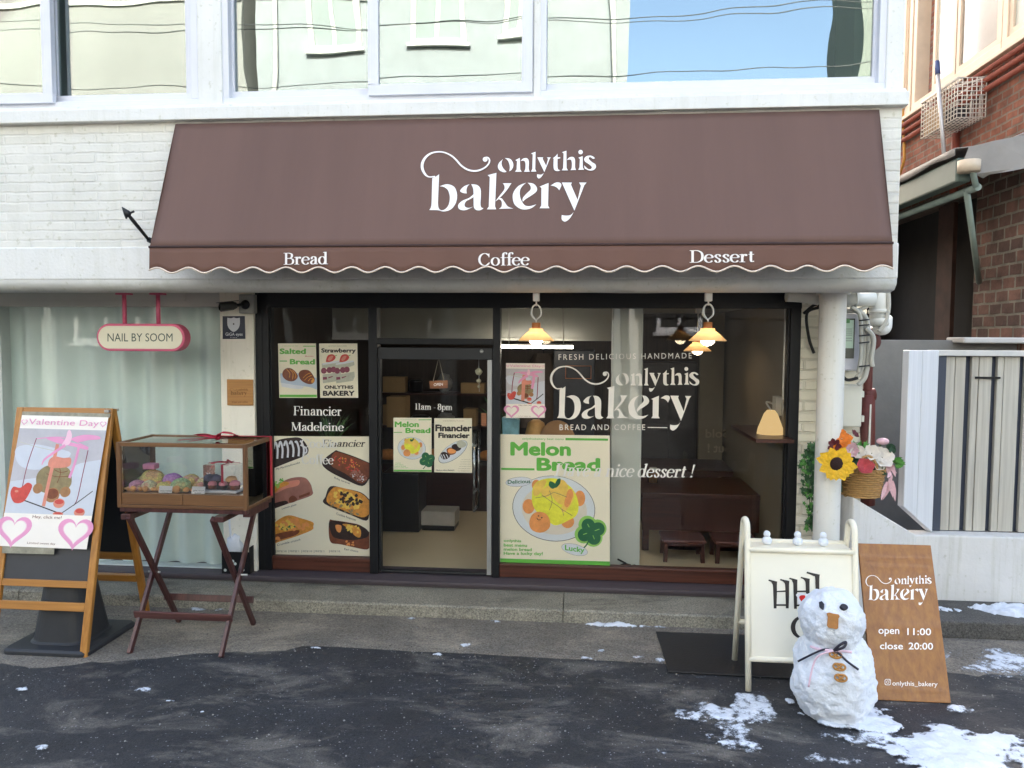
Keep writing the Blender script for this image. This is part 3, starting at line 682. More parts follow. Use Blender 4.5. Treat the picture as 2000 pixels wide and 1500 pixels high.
M_st2 = mat('cream_rendered_wall', '80827f', 0.85, 0.09, 0.6)
M_st3 = mat('grey_green_wall', '767f78', 0.85, 0.08, 0.6)
wl = []
for zb in (2.2, 5.4, 9.4, 12.6):
    wl += [(-6.9, -5.6, zb, zb + 2.0), (-4.2, -2.9, zb, zb + 2.0), (-2.0, -1.2, zb + .2, zb + 1.9)]
facade('opposite_building', 'pale rendered building across the street with white framed windows mirrored in the upper panes', -8.3, 1.05, 15.5, M_st1, wl, M_oppf, roof=M_st3)
facade('opposite_building', 'cream rendered building across the street mirrored in the leftmost upper pane', -22, -8.6, 14, M_st2, [(-19, -17, z, z + 1.8) for z in (2, 5.2, 8.4, 11.2)] + [(-14.5, -12.5, z, z + 1.8) for z in (2, 5.2)], M_oppf)
facade('opposite_building', 'grey green building across the street mirrored at the right edge of the largest upper pane', 6.5, 20, 15, M_st3, [(7.6, 9.2, z, z + 1.8) for z in (2, 5.2, 8.6, 11.4)] + [(11.6, 13.2, z, z + 1.8) for z in (2, 5.2, 8.6, 11.4)], M_oppf, depth=2.2)
facade('opposite_building', 'low white building across the street between the pale and the grey green one', 1.3, 5.6, 5.8, mat('low_white_wall', 'd8d6cf', 0.85, 0.08, 0.6), [(2.0, 3.2, 2.4, 4.0)], M_upvc, roof=M_st3)
M_cable = mat('black_cable', '1c1c1e', 0.6)
M_wcab = mat('grey_street_cable', '4a4d4e', 0.6)
for i, (za, zb, sag) in enumerate([(7.2, 7.0, 0.3), (8.3, 8.4, 0.35), (6.2, 6.5, 0.25), (9.1, 8.5, 0.4)]):
    m = MB(); m.tube([(-20 + 40 * t / 40, -9.2 - i * .5 + 0.05 * t, za + (zb - za) * t / 40 - sag * math.sin(PI * t / 40) * 2) for t in range(41)], 0.008, 6)
    tag(m.build('overhead_cable', M_wcab, origin=(0, -9.2 - i * .5, za)), 'black utility cable sagging high over the street in front of the shop', 'cable', 'cables over the street')

# ------------------------------------------------------------------ neighbouring brick building on the right
XB = 4.45
NB = thing('brick_building', 'old red brick building with cream framed windows beyond the wooden gate', 'building', (6, 4, 0))
M_rb = brick('red_brick', '7c4836', '9d6450', '85766a', 'yz', 0.21, 0.085, 0.013, 0.9, 0.7)
M_rb2 = brick('old_dark_brick', '5f4840', '8a6355', '8f8678', 'yz', 0.24, 0.13, 0.016, 0.9, 1.0)
YB0, YB1 = 1.75, 13
zsill = WX(1860, 168, XB).z
m = MB(); ZR = 4.0; m.box(XB, 12, YB0, YB1, ZR, zsill - 0.05); m.box(XB + 0.02, 12, YB0 + 0.02, YB1, zsill + 2.4, 9.5); m.box(XB + 0.6, 12, YB0 + .5, YB1, zsill - .05, zsill + 2.4)
m.build('upper_wall', M_rb, NB)
yr = WX(1912, 520, XB).y
m = MB(); m.box(XB - 0.05, 12, YB0, yr, 0, ZR + .002); m.build('lower_wall', M_rb2, NB)
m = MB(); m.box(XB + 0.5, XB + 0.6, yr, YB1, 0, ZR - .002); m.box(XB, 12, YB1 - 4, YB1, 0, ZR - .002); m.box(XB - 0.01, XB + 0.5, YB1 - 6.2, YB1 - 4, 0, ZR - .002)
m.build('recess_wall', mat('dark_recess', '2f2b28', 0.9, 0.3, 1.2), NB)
m = MB(); m.box(XB + 0.25, XB + .3, WX(1868, 500, XB + .3).y, WX(1838, 500, XB + .3).y, 0.0, ZR - .05); m.build('door_post', mat('worn_brown_door', '4a3128', 0.8, 0.3, 4), NB)
M_cf = mat('cream_timber_frame', 'd9c4ae', 0.6, 0.08, 4)
def nwin(ua, ub, vb, panes):
    ya, yb = WX(ua, vb, XB).y, WX(ub, vb, XB).y
    m = MB(); x = XB - 0.03; z0 = zsill; z1 = zsill + 2.35; t = 0.1
    m.box(x, XB + 0.15, yb, ya, z0, z0 + t); m.box(x, XB + .15, yb, ya, z1 - t, z1)
    ys = [ya - t, yb]
    for y in ys: m.box(x + .002, XB + .15, y, y + t, z0 + t, z1 - t)
    w = m.build('window', M_cf, NB, bevel=0.006)
    for p, q, dk in panes:
        a, b = WX(p, vb, XB).y, WX(q, vb, XB).y
        m = MB(); s = 0.07
        m.box(x + .02, x + .08, b, a, z0 + t, z0 + t + s); m.box(x + .02, x + .08, a - s, a, z0 + t + s, z1 - t); m.box(x + .02, x + .08, b, b + s, z0 + t + s, z1 - t); m.build('sash', M_cf, w, bevel=0.004)
        m = MB(); m.box(x + .045, x + .055, b + s, a - s, z0 + t + s, z1 - t); m.build('pane', mat('brown_window_glass', '8c8378', 0.08, 0.15, 2, spec=1) if dk else mat('net_curtain_glass', 'b9bab0', 0.15, 0.12, 5), w)
nwin(1786, 1958, 150, [(1822, 1866, 0), (1868, 1952, 1)]); nwin(1962, 2080, 80, [(1972, 2070, 0)]); nwin(1763, 1782, 190, [(1766, 1780, 0)])
m = MB(); m.box(XB - 0.07, XB + 0.2, YB0, YB1 - 2, zsill - 0.05, zsill); m.build('window_ledge', M_cf, NB, bevel=0.006)
# red pipes along the wall
M_rpipe = mat('rust_red_pipe', '8a4433', 0.6, 0.2, 8)
for v0, v1, rr in ((104, 238, .03), (122, 254, .03), (140, 270, .03)):
    a = WX(2000, v0, XB - .06); b = WX(1758, v1, XB - .06); zz = (a.z + b.z) / 2
    m = MB(); m.tube([(XB - .06, YB0 - .3, zz), (XB - .06, YB1 - 1, zz)], rr, 10)
    tag(m.build('wall_pipe', M_rpipe, origin=(XB - .06, YB0, zz)), 'thin rust red pipe running along the red brick wall under its windows', 'pipe', 'red pipes on the brick wall')
a = WX(1866, 290, XB - .05); m = MB(); m.tube([(a.x, a.y, a.z + .35), (a.x, a.y, a.z - .6)], 0.045, 12)
tag(m.build('downpipe', M_rpipe, origin=a), 'short vertical rust red pipe below the wire basket', 'pipe')
# yellow hose down the corner
pts = [WX(1762, 205, XB - .04), WX(1766, 290, XB - .05), WX(1764, 320, XB - .05), WX(1748, 365, XB - .04), WX(1740, 400, XB - .04)]
m = MB(); m.tube(cr(pts, 6), 0.02, 8); tag(m.build('hose', mat('yellow_hose', 'c08a3a', 0.5), origin=pts[-1]), 'thin yellow hose hanging down the far end of the brick wall', 'hose')
# wire basket
M_wire = mat('white_wire', 'cfc6bb', 0.5)
p0, p1 = WX(1804, 208, XB), WX(1918, 200, XB); q0 = WX(1804, 270, XB)
ya, yb = WX(1818, 240, XB - .25).y, WX(1890, 200, XB - .25).y
z1, z0 = WX(1800, 208, XB - .3).z, WX(1806, 272, XB - .3).z
xa, xb = XB - 0.36, XB - 0.06
m = MB(); r = 0.006
ny, nx_, nz_ = 13, 6, 9
for i in range(ny + 1):
    y = ya + (yb - ya) * i / ny
    m.tube([(xa, y, z1), (xa, y, z0), (xb, y, z0), (xb, y, z1)], r, 5)
for i in range(nz_ + 1):
    z = z0 + (z1 - z0) * i / nz_
    m.tube([(xb, ya, z), (xa, ya, z), (xa, yb, z), (xb, yb, z)], r, 5)
for i in range(1, nx_):
    x = xa + (xb - xa) * i / nx_; m.tube([(x, ya, z1), (x, ya, z0), (x, yb, z0), (x, yb, z1)], r, 5)
m.tube([(xb, ya, z1), (xa, ya, z1), (xa, yb, z1), (xb, yb, z1)], 0.016, 8, closed=True)
m.tube([(xb + .05, ya, z1 + .01), (xa, ya + (yb - ya) * .4, z1 + .01), (xb + .05, yb, z1 + .01)], 0.012, 8)
t = thing('wire_basket', 'white wire basket fixed high on the red brick wall', 'basket', (xa, ya, z0)); m.build('wires', M_wire, t)
m = MB(); m.box(xa + .02, xa + .05, ya - .5, ya - .05, z0 + .02, z1 - .12); m.build('board', mat('old_board', 'b79c7a', 0.8, 0.2, 8), t)
m = MB(); m.box(xa + .06, xb - .05, ya + .3 * (yb - ya), ya + .7 * (yb - ya), z0 + .01, z0 + .2); m.build('dark_box', mat('dark_plastic', '241f22', 0.6), t, bevel=0.02)
a, b = WX(1845, 318, XB - .45), WX(1830, 120, XB - .45)
m = MB(); m.tube([a, b], 0.022, 10); m.tube([b, b + (b - a).normalized() * -.16], 0.028, 10, 1)
tag(m.build('mop_pole', [mat('silver_pole', 'b9b8ba', 0.35, metal=.5), mat('blue_grip', '3b4a78', 0.5)], origin=a), 'silver pole with a blue grip leaning up past the wire basket', 'pole')
# green-framed folding awning on the brick wall
t = thing('folding_awning', 'grey fabric folding awning with green metal casing on the brick building', 'awning', (XB - .6, 5, 3))
M_grn = mat('green_metal_casing', '54625a', 0.45, 0.12, 3)
xo = XB - 0.75
c0, c1 = WX(1880, 345, xo), WX(1745, 412, xo); ycl = c0.y
zc = (WX(1880, 325, xo).z + WX(1880, 350, xo).z) / 2 + .05
m = MB(); m.box(xo - .06, xo + .08, ycl, ycl + 7, zc - .14, zc + .1); m.build('casing', M_grn, t, bevel=0.02)
m = MB(); m.tube([(xo + .12, ycl - .06, zc - .2), (xo + .12, ycl + 7, zc - .2)], 0.035, 10); m.tube([WX(1888, 372, xo + .1), WX(1912, 552, XB - .1)], 0.03, 10); m.tube([(xo + .1, ycl - .06, zc - .2), (xo + .02, ycl - .1, zc + .05)], 0.03, 8)
m.build('arm', mat('pale_green_tube', '87958c', 0.4), t)
m = MB(); m.lathe([(0, -.01), (.1, -.01), (.1, .1), (0, .1)], (xo, ycl - .12, zc - .06), 16); m.build('end_cap', mat('cream_cap', 'cdbba4', 0.5), t)
m = MB(); k = 40; vs = []
ze_ = W(1893, 290, ycl).z; zw_ = W(2004, 264, ycl).z + .1
for i in range(k + 1):
    y = ycl - .03 + 7 * i / k; sg = 0.04 * noise.noise(Vector((y * 1.7, 0, 0)))
    for g_ in (0, .3, .65, 1): vs.append((XB - .02 + (xo - .1 - XB + .02) * g_, y, zw_ + (ze_ - zw_) * g_ + sg * (1 - g_) - .05 * math.sin(PI * g_)))
    vs.append((xo - .1, y, ze_ - .07 + sg))
m.add(vs, [(i * 5 + j, i * 5 + 5 + j, i * 5 + 6 + j, i * 5 + 1 + j) for i in range(k) for j in range(4)], smooth=True)
yfp = ycl - .05
f = [W(u, v, yfp + dy) for u, v, dy in ((1893, 287, 0), (1940, 275, -.02), (2030, 258, 0), (2034, 322, -.03), (1975, 334, -.05), (1932, 341, -.01), (1921, 348, .02), (1904, 340, -.03), (1886, 330, 0), (1884, 310, 0))]
o = m.build('fabric', mat('grey_awning_fabric', '8f8984', 0.7, 0.12, 3, 0.3, 8), t)
sm = o.modifiers.new('thick', 'SOLIDIFY'); sm.thickness = 0.01
m = MB(); m.prism(f, (0.0, .012, 0)); m.build('torn_flap', mat('grey_awning_fabric', '8f8984'), t)
# things glimpsed in the gap between the two buildings
t = thing('rear_building', 'small pale building glimpsed in the narrow gap between shop and brick building', 'building', (3.4, 16, 0))
m = MB(); m.box(2.2, 9, 15, 20, 0, 2.6); m.build('wall', mat('mauve_grey_wall', 'b9b2b6', 0.8), t)
m = MB(); m.box(3.2, 3.9, 14.93, 14.99, 2.75, 3.9); m.build('window', mat('dark_pane', '3d4a4c', 0.1), t)
m = MB(); m.box(2.2, 9, 15.05, 20, 2.62, 10.5); m.build('upper_wall', brick('pale_far_brick', 'cfc4b6', 'c2b6a8', 'd8d0c6', 'xz', .3, .1), t)
m = MB(); m.box(2.2, 9, 14.7, 15.04, 2.5, 2.72); m.build('ledge', M_cf, t)

# ------------------------------------------------------------------ low wall, gate and grey wall
wz = 0.652
def wall_strip(pts, th, z0, z1, m):
    L = []
    for i, p in enumerate(pts):
        d1 = (pts[i] - pts[i - 1]).normalized() if i else (pts[1] - pts[0]).normalized(); d2 = (pts[i + 1] - pts[i]).normalized() if i < len(pts) - 1 else d1
        n1 = Vector((-d1.y, d1.x, 0)); n2 = Vector((-d2.y, d2.x, 0)); nn = (n1 + n2).normalized(); nn /= max(.3, nn.dot(n1)); L.append((p, p + nn * th))
    for i in range(len(pts) - 1):
        a, b = L[i]; c, d = L[i + 1]; za = pts[i].z if z1 is None else z1; zc_2 = pts[i + 1].z if z1 is None else z1
        m.hexa([(a.x, a.y, z0), (c.x, c.y, z0), (d.x, d.y, z0), (b.x, b.y, z0), (a.x, a.y, za), (c.x, c.y, zc_2), (d.x, d.y, zc_2), (b.x, b.y, za)])
A_ = Vector((2.075, -.41, 1.005)); B_ = W(1790, 1043, -.125); C_ = Vector((PX(1833, -.09, 1045), -.09, wz)); B_.z = wz + .004
m = MB(); wall_strip([A_, B_, C_, Vector((9, -.09, wz))], 0.17, 0, None, m)
tag(m.build('garden_wall', weather(mat('weathered_white_wall', 'd6d3d0', 0.75, 0.1, 1.6, 0.3, 25), .8, 9, .5), origin=(C_.x, C_.y, 0), bevel=0.012), 'low white painted wall sloping down from the column to a corner beneath the wooden gate', 'wall')
m = MB(); wall_strip([A_ + Vector((-.01, -.012, .012)), B_ + Vector((0, -.012, .012)), C_ + Vector((0, -.012, .012)), Vector((9, -.102, wz + .012))], 0.15, .2, None, MB())
m = MB(); wall_strip([Vector((2.12, 1.9, 0)), Vector((9, 1.7, 0))], 0.2, 0, 2.2, m)
tag(m.build('concrete_wall', mat('bare_grey_concrete', '807f7d', 0.85, 0.16, 1.5, 0.3, 20), origin=(3, 1.8, 0), bevel=0.01), 'bare grey concrete wall standing behind the flower basket and gate', 'wall')
m = MB(); m.box(PX(1877, 1.68, 655), 9, 1.62, 2.0, 2.17, 2.23); tag(m.build('wall_coping', mat('pale_coping', 'c3c0bd', 0.8, 0.1, 2, 0.2, 20), origin=(4, 1.8, 2.17), bevel=0.015), 'pale coping capping the grey wall beneath the brick building', 'coping')
GT = thing('wooden_gate', 'white framed gate of pale vertical wooden slats with dark gaps on the low wall', 'gate', (3, 0.3, wz))
gy = 0.035
gx0 = PX(1815, gy, 850); zt_ = PZ(684, gy, 1850)
m = MB(); xl_ = PX(1756, gy - .16, 850)
P0, P1 = Vector((gx0, gy, 0)), Vector((xl_, gy - .17, 0)); d_ = (P1 - P0); nn = Vector((d_.y, -d_.x, 0)).normalized() * -.06
for f0, f1 in ((0, .55), (.56, 1.0)):
    a, b = P0 + d_ * f0, P0 + d_ * f1
    za_, zb_2 = wz + .004 + .24 * f0, wz + .004 + .24 * f1; m.hexa([(a.x, a.y, za_), (b.x, b.y, zb_2), (b.x + nn.x, b.y + nn.y, zb_2), (a.x + nn.x, a.y + nn.y, za_), (a.x, a.y, zt_), (b.x, b.y, zt_), (b.x + nn.x, b.y + nn.y, zt_), (a.x + nn.x, a.y + nn.y, zt_)])
m.build('side_board', wood('white_grained_board', 'cfcfd2', 'dddde0', 'z', 0.5), GT, bevel=0.006)
zr = PZ(695, gy, 1850)
m = MB(); m.box(gx0, 8, gy - .01, gy + .1, zr, zt_); m.build('top_rail', mat('whitewashed_rail', 'cbc9c6', 0.6, 0.08, 6), GT, bevel=0.004)
m = MB(); m.box(gx0 + 0.002, 8, gy + .075, gy + .09, wz + .004, zr - .002); m.box(gx0 + .002, PX(1842, gy + .02, 850), gy + .01, gy + .074, wz + .004, zr - .002); m.build('backing', mat('navy_panel', '3b4150', 0.6, 0.06, 2), GT)
M_slat = wood('pale_weathered_slat', 'a8a297', 'c6c1b6', 'z', 0.7, 0.8)
for u0, u1 in ((1843, 1860), (1861, 1881), (1893, 1906), (1907.5, 1932), (1943, 1955), (1956, 1986), (1997, 2010), (2011, 2036), (2048, 2062), (2063, 2090)):
    m = MB(); m.box(PX(u0, gy + .03, 850), PX(u1, gy + .03, 850), gy + .03, gy + .07, wz + .006, zr - .004); m.build('slat', M_slat, GT, bevel=0.004)
m = MB(); m.box(PX(1908, gy, 738), PX(1956, gy, 738), gy + .012, gy + .03, PZ(740, gy, 1930), PZ(736, gy, 1930)); m.build('latch', M_black, GT)

# ------------------------------------------------------------------ meters and pipes at the shop's right end
M_box = mat('cream_box_plastic', 'd5d3c6', 0.45, 0.04, 3)
t = thing('electric_meter', 'white framed electric meter cabinet with a glazed front behind the round column', 'meter', (2.05, -.1, 1.5))
Y = -0.16
def bx(m, u0, u1, v0, v1, y0, y1, mi=None): m.box(PX(u0, y0, (v0 + v1) / 2), PX(u1, y0, (v0 + v1) / 2), y0, y1, PZ(v1, y0, (u0 + u1) / 2), PZ(v0, y0, (u0 + u1) / 2), mi)
m = MB(); bx(m, 1622, 1680, 612, 724, Y, -.005); m.build('casing', mat('meter_casing', 'd3d3da', 0.4), t, bevel=0.012)
m = MB(); bx(m, 1630, 1669, 622, 700, Y - .012, Y - .001); m.build('window', mat('meter_window', '5e5f58', 0.15, 0.1), t)
m = MB(); bx(m, 1632, 1667, 625, 680, Y - .016, Y - .0125); bx(m, 1632, 1660, 623, 631, Y - .018, Y - .0165, 1)
for v in (642, 646, 650, 654, 660, 665): bx(m, 1650, 1664, v, v + 1.2, Y - .018, Y - .0165, 2)
m.build('notice', [mat('pale_green_notice', 'c5dcc8', 0.6), mat('green_header', '6ba56a', 0.6), mat('grey_ink', '8a9590', 0.6)], t)
t = thing('junction_box', 'plain cream junction box mounted under the electric meter', 'box', (2.1, -.1, 1.2))
m = MB(); bx(m, 1630, 1684, 752, 834, Y, -.005); m.build('casing', M_box, t, bevel=0.012)
m = MB(); bx(m, 1683, 1688, 764, 776, Y + .03, Y + .07); m.build('hinge', M_box, t); m = MB(); bx(m, 1683, 1688, 812, 824, Y + .03, Y + .07); m.build('hinge', M_box, t)
M_pvc = mat('white_pvc_pipe', 'dcdbd3', 0.4, 0.04, 4); M_cond = mat('grey_conduit', 'b9b6ab', 0.5, 0.08, 4)
m = MB()
p = [W(1655, 585, -.2), W(1680, 584, -.2), W(1706, 582, -.2)]; m.tube([W(1640, 586, -.2), W(1708, 584, -.2)], 0.055, 16); m.tube([W(1668, 585, -.2), W(1672, 585, -.2)], 0.064, 16)
m.tube([W(1717, 565, -.15), W(1717, 600, -.15), W(1716, 636, -.15)], 0.07, 18); m.tube([W(1717, 604, -.15), W(1717, 612, -.15)], 0.08, 18); m.tube([W(1717, 622, -.15), W(1717, 636, -.15)], [0.08, 0.07], 18)
m.tube(cr([W(1716, 632, -.15), W(1718, 642, -.12), W(1728, 640, -.05), W(1730, 622, 0.02)], 5), 0.05, 14)
tag(m.build('drain_pipe', M_pvc, origin=W(1717, 636, -.15)), 'thick white plastic drain pipe with a bent trap under the overhang', 'pipe')
m = MB()
for i, pts in enumerate([[(1640, 608), (1675, 606), (1702, 592), (1716, 570)], [(1734, 566), (1735, 600), (1728, 630), (1716, 648)], [(1668, 606), (1686, 622), (1688, 680), (1684, 720), (1672, 738)], [(1676, 606), (1694, 628), (1697, 690), (1690, 735), (1676, 752)], [(1662, 600), (1680, 618), (1682, 690), (1676, 728)], [(1690, 640), (1706, 660), (1702, 700), (1704, 716)]]):
    m.tube(cr([W(u, v, -.2 - .012 * i) for u, v in pts], 6), 0.016 + .003 * (i % 2), 8)
tag(m.build('conduit', M_cond, origin=W(1690, 735, -.2)), 'bundle of bent grey conduits curving around the electric meter', 'conduit')
for v in (624, 634, 654, 668, 714):
    m = MB(); m.tube([W(1678, v + 2, -.29), W(1698, v, -.29)], 0.006, 6); tag(m.build('cable_tie', M_cable, origin=W(1690, v, -.29)), 'thin black tie strapped around the grey conduits by the meter', 'cable tie', 'ties on the conduits')
m = MB(); m.tube(cr([W(1642, 730, -.2), W(1655, 742, -.22), W(1676, 738, -.24)], 5), 0.012, 8); tag(m.build('cable', M_cable, origin=W(1655, 742, -.2)), 'short black cable drooping under the electric meter', 'cable')
m = MB(); m.tube(cr([W(1570, 612, -.05), W(1590, 596, -.12), W(1600, 600, -.1), W(1576, 612, -.08), W(1580, 660, -.02), W(1590, 690, -.02)], 6), 0.012, 8); tag(m.build('cable', M_cable, origin=W(1580, 660, -.05)), 'black cable looping beside the top of the white brick strip', 'cable')
m = MB(); m.tube([W(1693, 770, .0), W(1693, 985, .05)], 0.062, 14); m.tube(cr([W(1700, 640, 0), W(1712, 668, 0), W(1698, 690, 0), W(1694, 770, 0)], 5), 0.035, 10); m.tube([W(1686, 772, 0), W(1708, 770, 0)], 0.05, 12)
tag(m.build('soil_pipe', mat('maroon_pipe', '5b2a26', 0.6, 0.3, 6), origin=W(1693, 985, .05)), 'maroon vertical soil pipe beside the junction box', 'pipe')
m = MB(); bx(m, 1698, 1701, 790, 870, -.06, -.03); tag(m.build('cover_strip', M_pvc, origin=W(1700, 870, -.05)), 'narrow white cover strip on the maroon pipe', 'strip')
m = MB(); m.tube(cr([W(1536, 578, -.25), W(1570, 580, -.25), W(1600, 585, -.3)], 5), 0.045, 14); m.tube([W(1588, 582, -.3), W(1650, 584, -.3)], 0.035, 12)
tag(m.build('overhead_pipe', M_pvc, origin=W(1570, 580, -.25)), 'white plastic pipe running under the soffit to the round column', 'pipe')

# ------------------------------------------------------------------ shop awning
M_aw = mat('brown_awning_fabric', '7c5d52', 0.75, 0.1, 0.8, 0.2, 3, k=0.7, stretch=(2.5, .3, .3))
M_trim = mat('cream_trim', 'e3d0bd', 0.6, 0.04)
M_let = mat('off_white_lettering', 'f2ebe6', 0.55, 0.02, k=1.05)
AW = thing('shop_awning', 'wide brown fabric awning with white wordmark and scalloped edge over the bakery front', 'awning', (-0.5, -1.1, 2.66))
ax0, ax1, ayb, ayt, azb, azt = -2.965, 1.952, -1.30, -0.935, 2.812, 3.742
an = Vector((0, -(azt - azb), ayt - ayb)).normalized() * -1
an = Vector((0, -(azt - azb), (ayt - ayb))).normalized()
m = MB(); nx, nz = 60, 16
def awp(i, j, off=0):
    f, g = i / nx, j / nz
    x = (ax0 + .005 * g) + (ax1 - ax0 + .02 * g) * f
    sag = 0.012 * math.sin(PI * g) * (0.6 + 0.4 * math.sin(f * 31)) if 0 < g < 1 else 0
    if 0.3 < f < 0.75: sag *= 0.25
    return Vector((x, ayb + (ayt - ayb) * g, azb + (azt - azb) * g)) - an * (sag + off)
vs = [awp(i, j) for i in range(nx + 1) for j in range(nz + 1)]; s = nz + 1
m.add(vs, [(i * s + j, (i + 1) * s + j, (i + 1) * s + j + 1, i * s + j + 1) for i in range(nx) for j in range(nz)], smooth=True)
for i in (0, nx):
    x = vs[i * s].x; m.add([vs[i * s], vs[i * s + nz], (vs[i * s + nz].x, -0.9, azb + .02)], [(0, 1, 2)])
o = m.build('canopy', M_aw, AW)
sm = o.modifiers.new('thick', 'SOLIDIFY'); sm.thickness = 0.004; sm.offset = -1
m = MB(); vs = []; k = 520; per = 0.2285
def val(x): return 0.158 + 0.019 * math.cos(2 * PI * (x - ax0 - 0.17) / per)
def valy(x, g): return ayb - 0.004 + g * (0.012 * noise.noise(Vector((x * 2.3, 4, 0))) + 0.006 * math.sin(2 * PI * (x - ax0) / per)) - .012 * g
for i in range(k + 1):
    x = ax0 + (ax1 - ax0) * i / k
    for j in range(5): vs.append((x, valy(x, j / 4), azb - 0.004 - val(x) * j / 4))
m.add(vs, [(i * 5 + j, i * 5 + 5 + j, i * 5 + 6 + j, i * 5 + 1 + j) for i in range(k) for j in range(4)], smooth=True)
o = m.build('valance', mat('brown_valance_fabric', '7c584a', 0.75, 0.08, 1.2, 0.25, 6, k=0.74), AW); sm = o.modifiers.new('thick', 'SOLIDIFY'); sm.thickness = 0.003
m = MB(); m.tube([(ax0 + (ax1 - ax0) * i / k, valy(ax0 + (ax1 - ax0) * i / k, 1) - .002, azb - .004 - val(ax0 + (ax1 - ax0) * i / k)) for i in range(0, k + 1, 2)], 0.0065, 6)
m.build('trim', M_trim, AW)
m = MB(); m.tube([(ax0 - .004, ayb - .002, azb - .001), (ax1 + .004, ayb - .002, azb - .001)], 0.009, 8); m.build('seam', mat('dark_brown_seam', '3a221c', 0.7), AW)
m = MB(); m.box(ax0 + .02, ax1 - .02, ayb + .02, ayb + .045, azb - .01, azb + .015); m.box(ax0 + .02, ax0 + .045, ayb + .046, YU - .012, azb - .01, azb + .015); m.box(ax1 - .045, ax1 - .02, ayb + .046, YU - .012, azb - .01, azb + .015); m.build('frame', M_alu, AW)
d = Decal((0, ayb, azb), an, lay=0.001); d.L = 2
d.logo((822, 295, 1164, 435), 0, tilt=-6)
d.build('wordmark', M_let, AW, recalc=False)
d = Decal((0, ayb - 0.022, azb), (0, -1, 0), lay=0.001)
for s_, b_ in (('Bread', (554, 494, 641, 517)), ('Coffee', (934, 495, 1035, 519)), ('Dessert', (1347, 489, 1473, 513))):
    d = Decal((0, ayb - 0.022, azb), (0, -1, 0), lay=0.001); d.serif(s_, b_, 0, -1); d.build('lettering', M_let, AW, recalc=False)
# spear shaped bracket beside the awning
a, b = W(290, 468, -0.97), W(238, 404, -1.12)
m = MB(); dd = (b - a); m.tube([a, a + dd * .6, a + dd * .72], [0.011, 0.014, 0.012], 10); m.tube([a + dd * .72, a + dd * .76, a + dd * .84, b], [0.012, 0.03, 0.022, 0.002], 10); m.tube([a + dd * .7 + Vector((-.03, 0, -.01)), a + dd * .78, a + dd * .74 + Vector((.04, 0, .03))], 0.008, 8)
m.tube([a, a + Vector((.03, .08, -.02))], 0.02, 10)
tag(m.build('spear_bracket', mat('black_iron', '141619', 0.5), origin=a), 'black wrought iron spear sticking out from the wall beside the awning', 'bracket')

# ------------------------------------------------------------------ nail studio sign
t = thing('hanging_sign', 'pink rimmed oval NAIL BY SOOM sign hanging by two pink rods', 'sign', W(276, 660, -.5))
ys = -0.5
def stad(x0, x1, z0, z1, n=14):
    r = (z1 - z0) / 2; zc = (z0 + z1) / 2
    return [(x1 - r + r * math.cos(R(-90 + 180 * i / n)), zc + r * math.sin(R(-90 + 180 * i / n))) for i in range(n + 1)] + [(x0 + r + r * math.cos(R(90 + 180 * i / n)), zc + r * math.sin(R(90 + 180 * i / n))) for i in range(n + 1)]
sx0, sx1, sz0, sz1 = PX(188, ys, 660), PX(361, ys, 660), PZ(686, ys, 275), PZ(632, ys, 275)
M_pink = mat('pink_paint', 'cf5f7c', 0.45, 0.04)
m = MB(); m.prism([(x, ys, z) for x, z in stad(sx0, sx1, sz0, sz1)], (0, 0.1, 0)); m.build('rim', M_pink, t, bevel=0.008)
g = 0.02; m = MB(); m.prism([(x, ys - .004, z) for x, z in stad(sx0 + g, sx1 - g, sz0 + g, sz1 - g)], (0, 0.006, 0)); m.build('face', mat('ivory_acrylic', 'ded6bd', 0.4, 0.02), t)
d = Decal((0, ys - .0045, 0), (0, -1, 0))
d.sans('NAIL BY SOOM', (210, 651, 337, 667), 0, 0, bold=-0.012); d.build('lettering', mat('dark_green_ink', '3d4a40', 0.6), t, recalc=False)
for u in (243, 309):
    m = MB(); x = PX(u, ys + .05, 600); m.tube([(x, ys + .05, sz1 - .01), (x, ys + .05, 2.53)], 0.0165, 12); m.box(x - .05, x + .05, ys + .01, ys + .09, 2.53, 2.545); m.build('rod', M_pink, t)
# ------------------------------------------------------------------ things on the cream pillar
t = thing('security_camera', 'dark bullet security camera on a grey box at the top of the cream pillar', 'camera', W(470, 595, -.1))
yp = -0.031
m = MB(); bx(m, 466, 496, 575, 612, yp - .07, yp - .001); m.build('junction_box', mat('grey_camera_box', '9b9a92', 0.5, 0.08), t, bevel=0.008)
m = MB(); c = W(479, 595, yp - .075); m.lathe([(0, .03), (.02, .028), (.036, .012), (.04, 0)], c, 18, axis='y'); e = W(455, 597, yp - .14); m.tube([c + Vector((0, -.02, 0)), e], 0.014, 10); m.build('bracket', M_black, t)
f = W(431, 600, yp - .2); dv = (e - f).normalized(); m = MB(); m.tube([e + dv * .03, e, f, f - dv * .005], [0.024, 0.036, 0.038, 0.038], 16); m.bar(e + dv * .04 + Vector((0, 0, .036)), f - dv * .03 + Vector((0, 0, .04)), .07, .006); m.build('camera_body', mat('charcoal_camera', '33322e', 0.5), t)
m = MB(); m.lathe([(0, .0), (.028, 0.0)], f - dv * .006, 14, axis='x'); m.build('lens', mat('black_lens', '08080a', 0.1), t)
t = thing('security_sticker', 'navy square security sticker with a white shield on the cream pillar', 'sticker', W(456, 662, yp))
d = Decal((0, yp - .002, 0), (0, -1, 0), 420, 560, 5.77)
m = Decal((0, yp - .002, 0), (0, -1, 0), 420, 560, 5.77); sheet(m, [(86, 590), (342, 588), (335, 330), (84, 332)], .0018); m.build('sheet', mat('navy_vinyl', '1f2438', 0.35, .04), t)
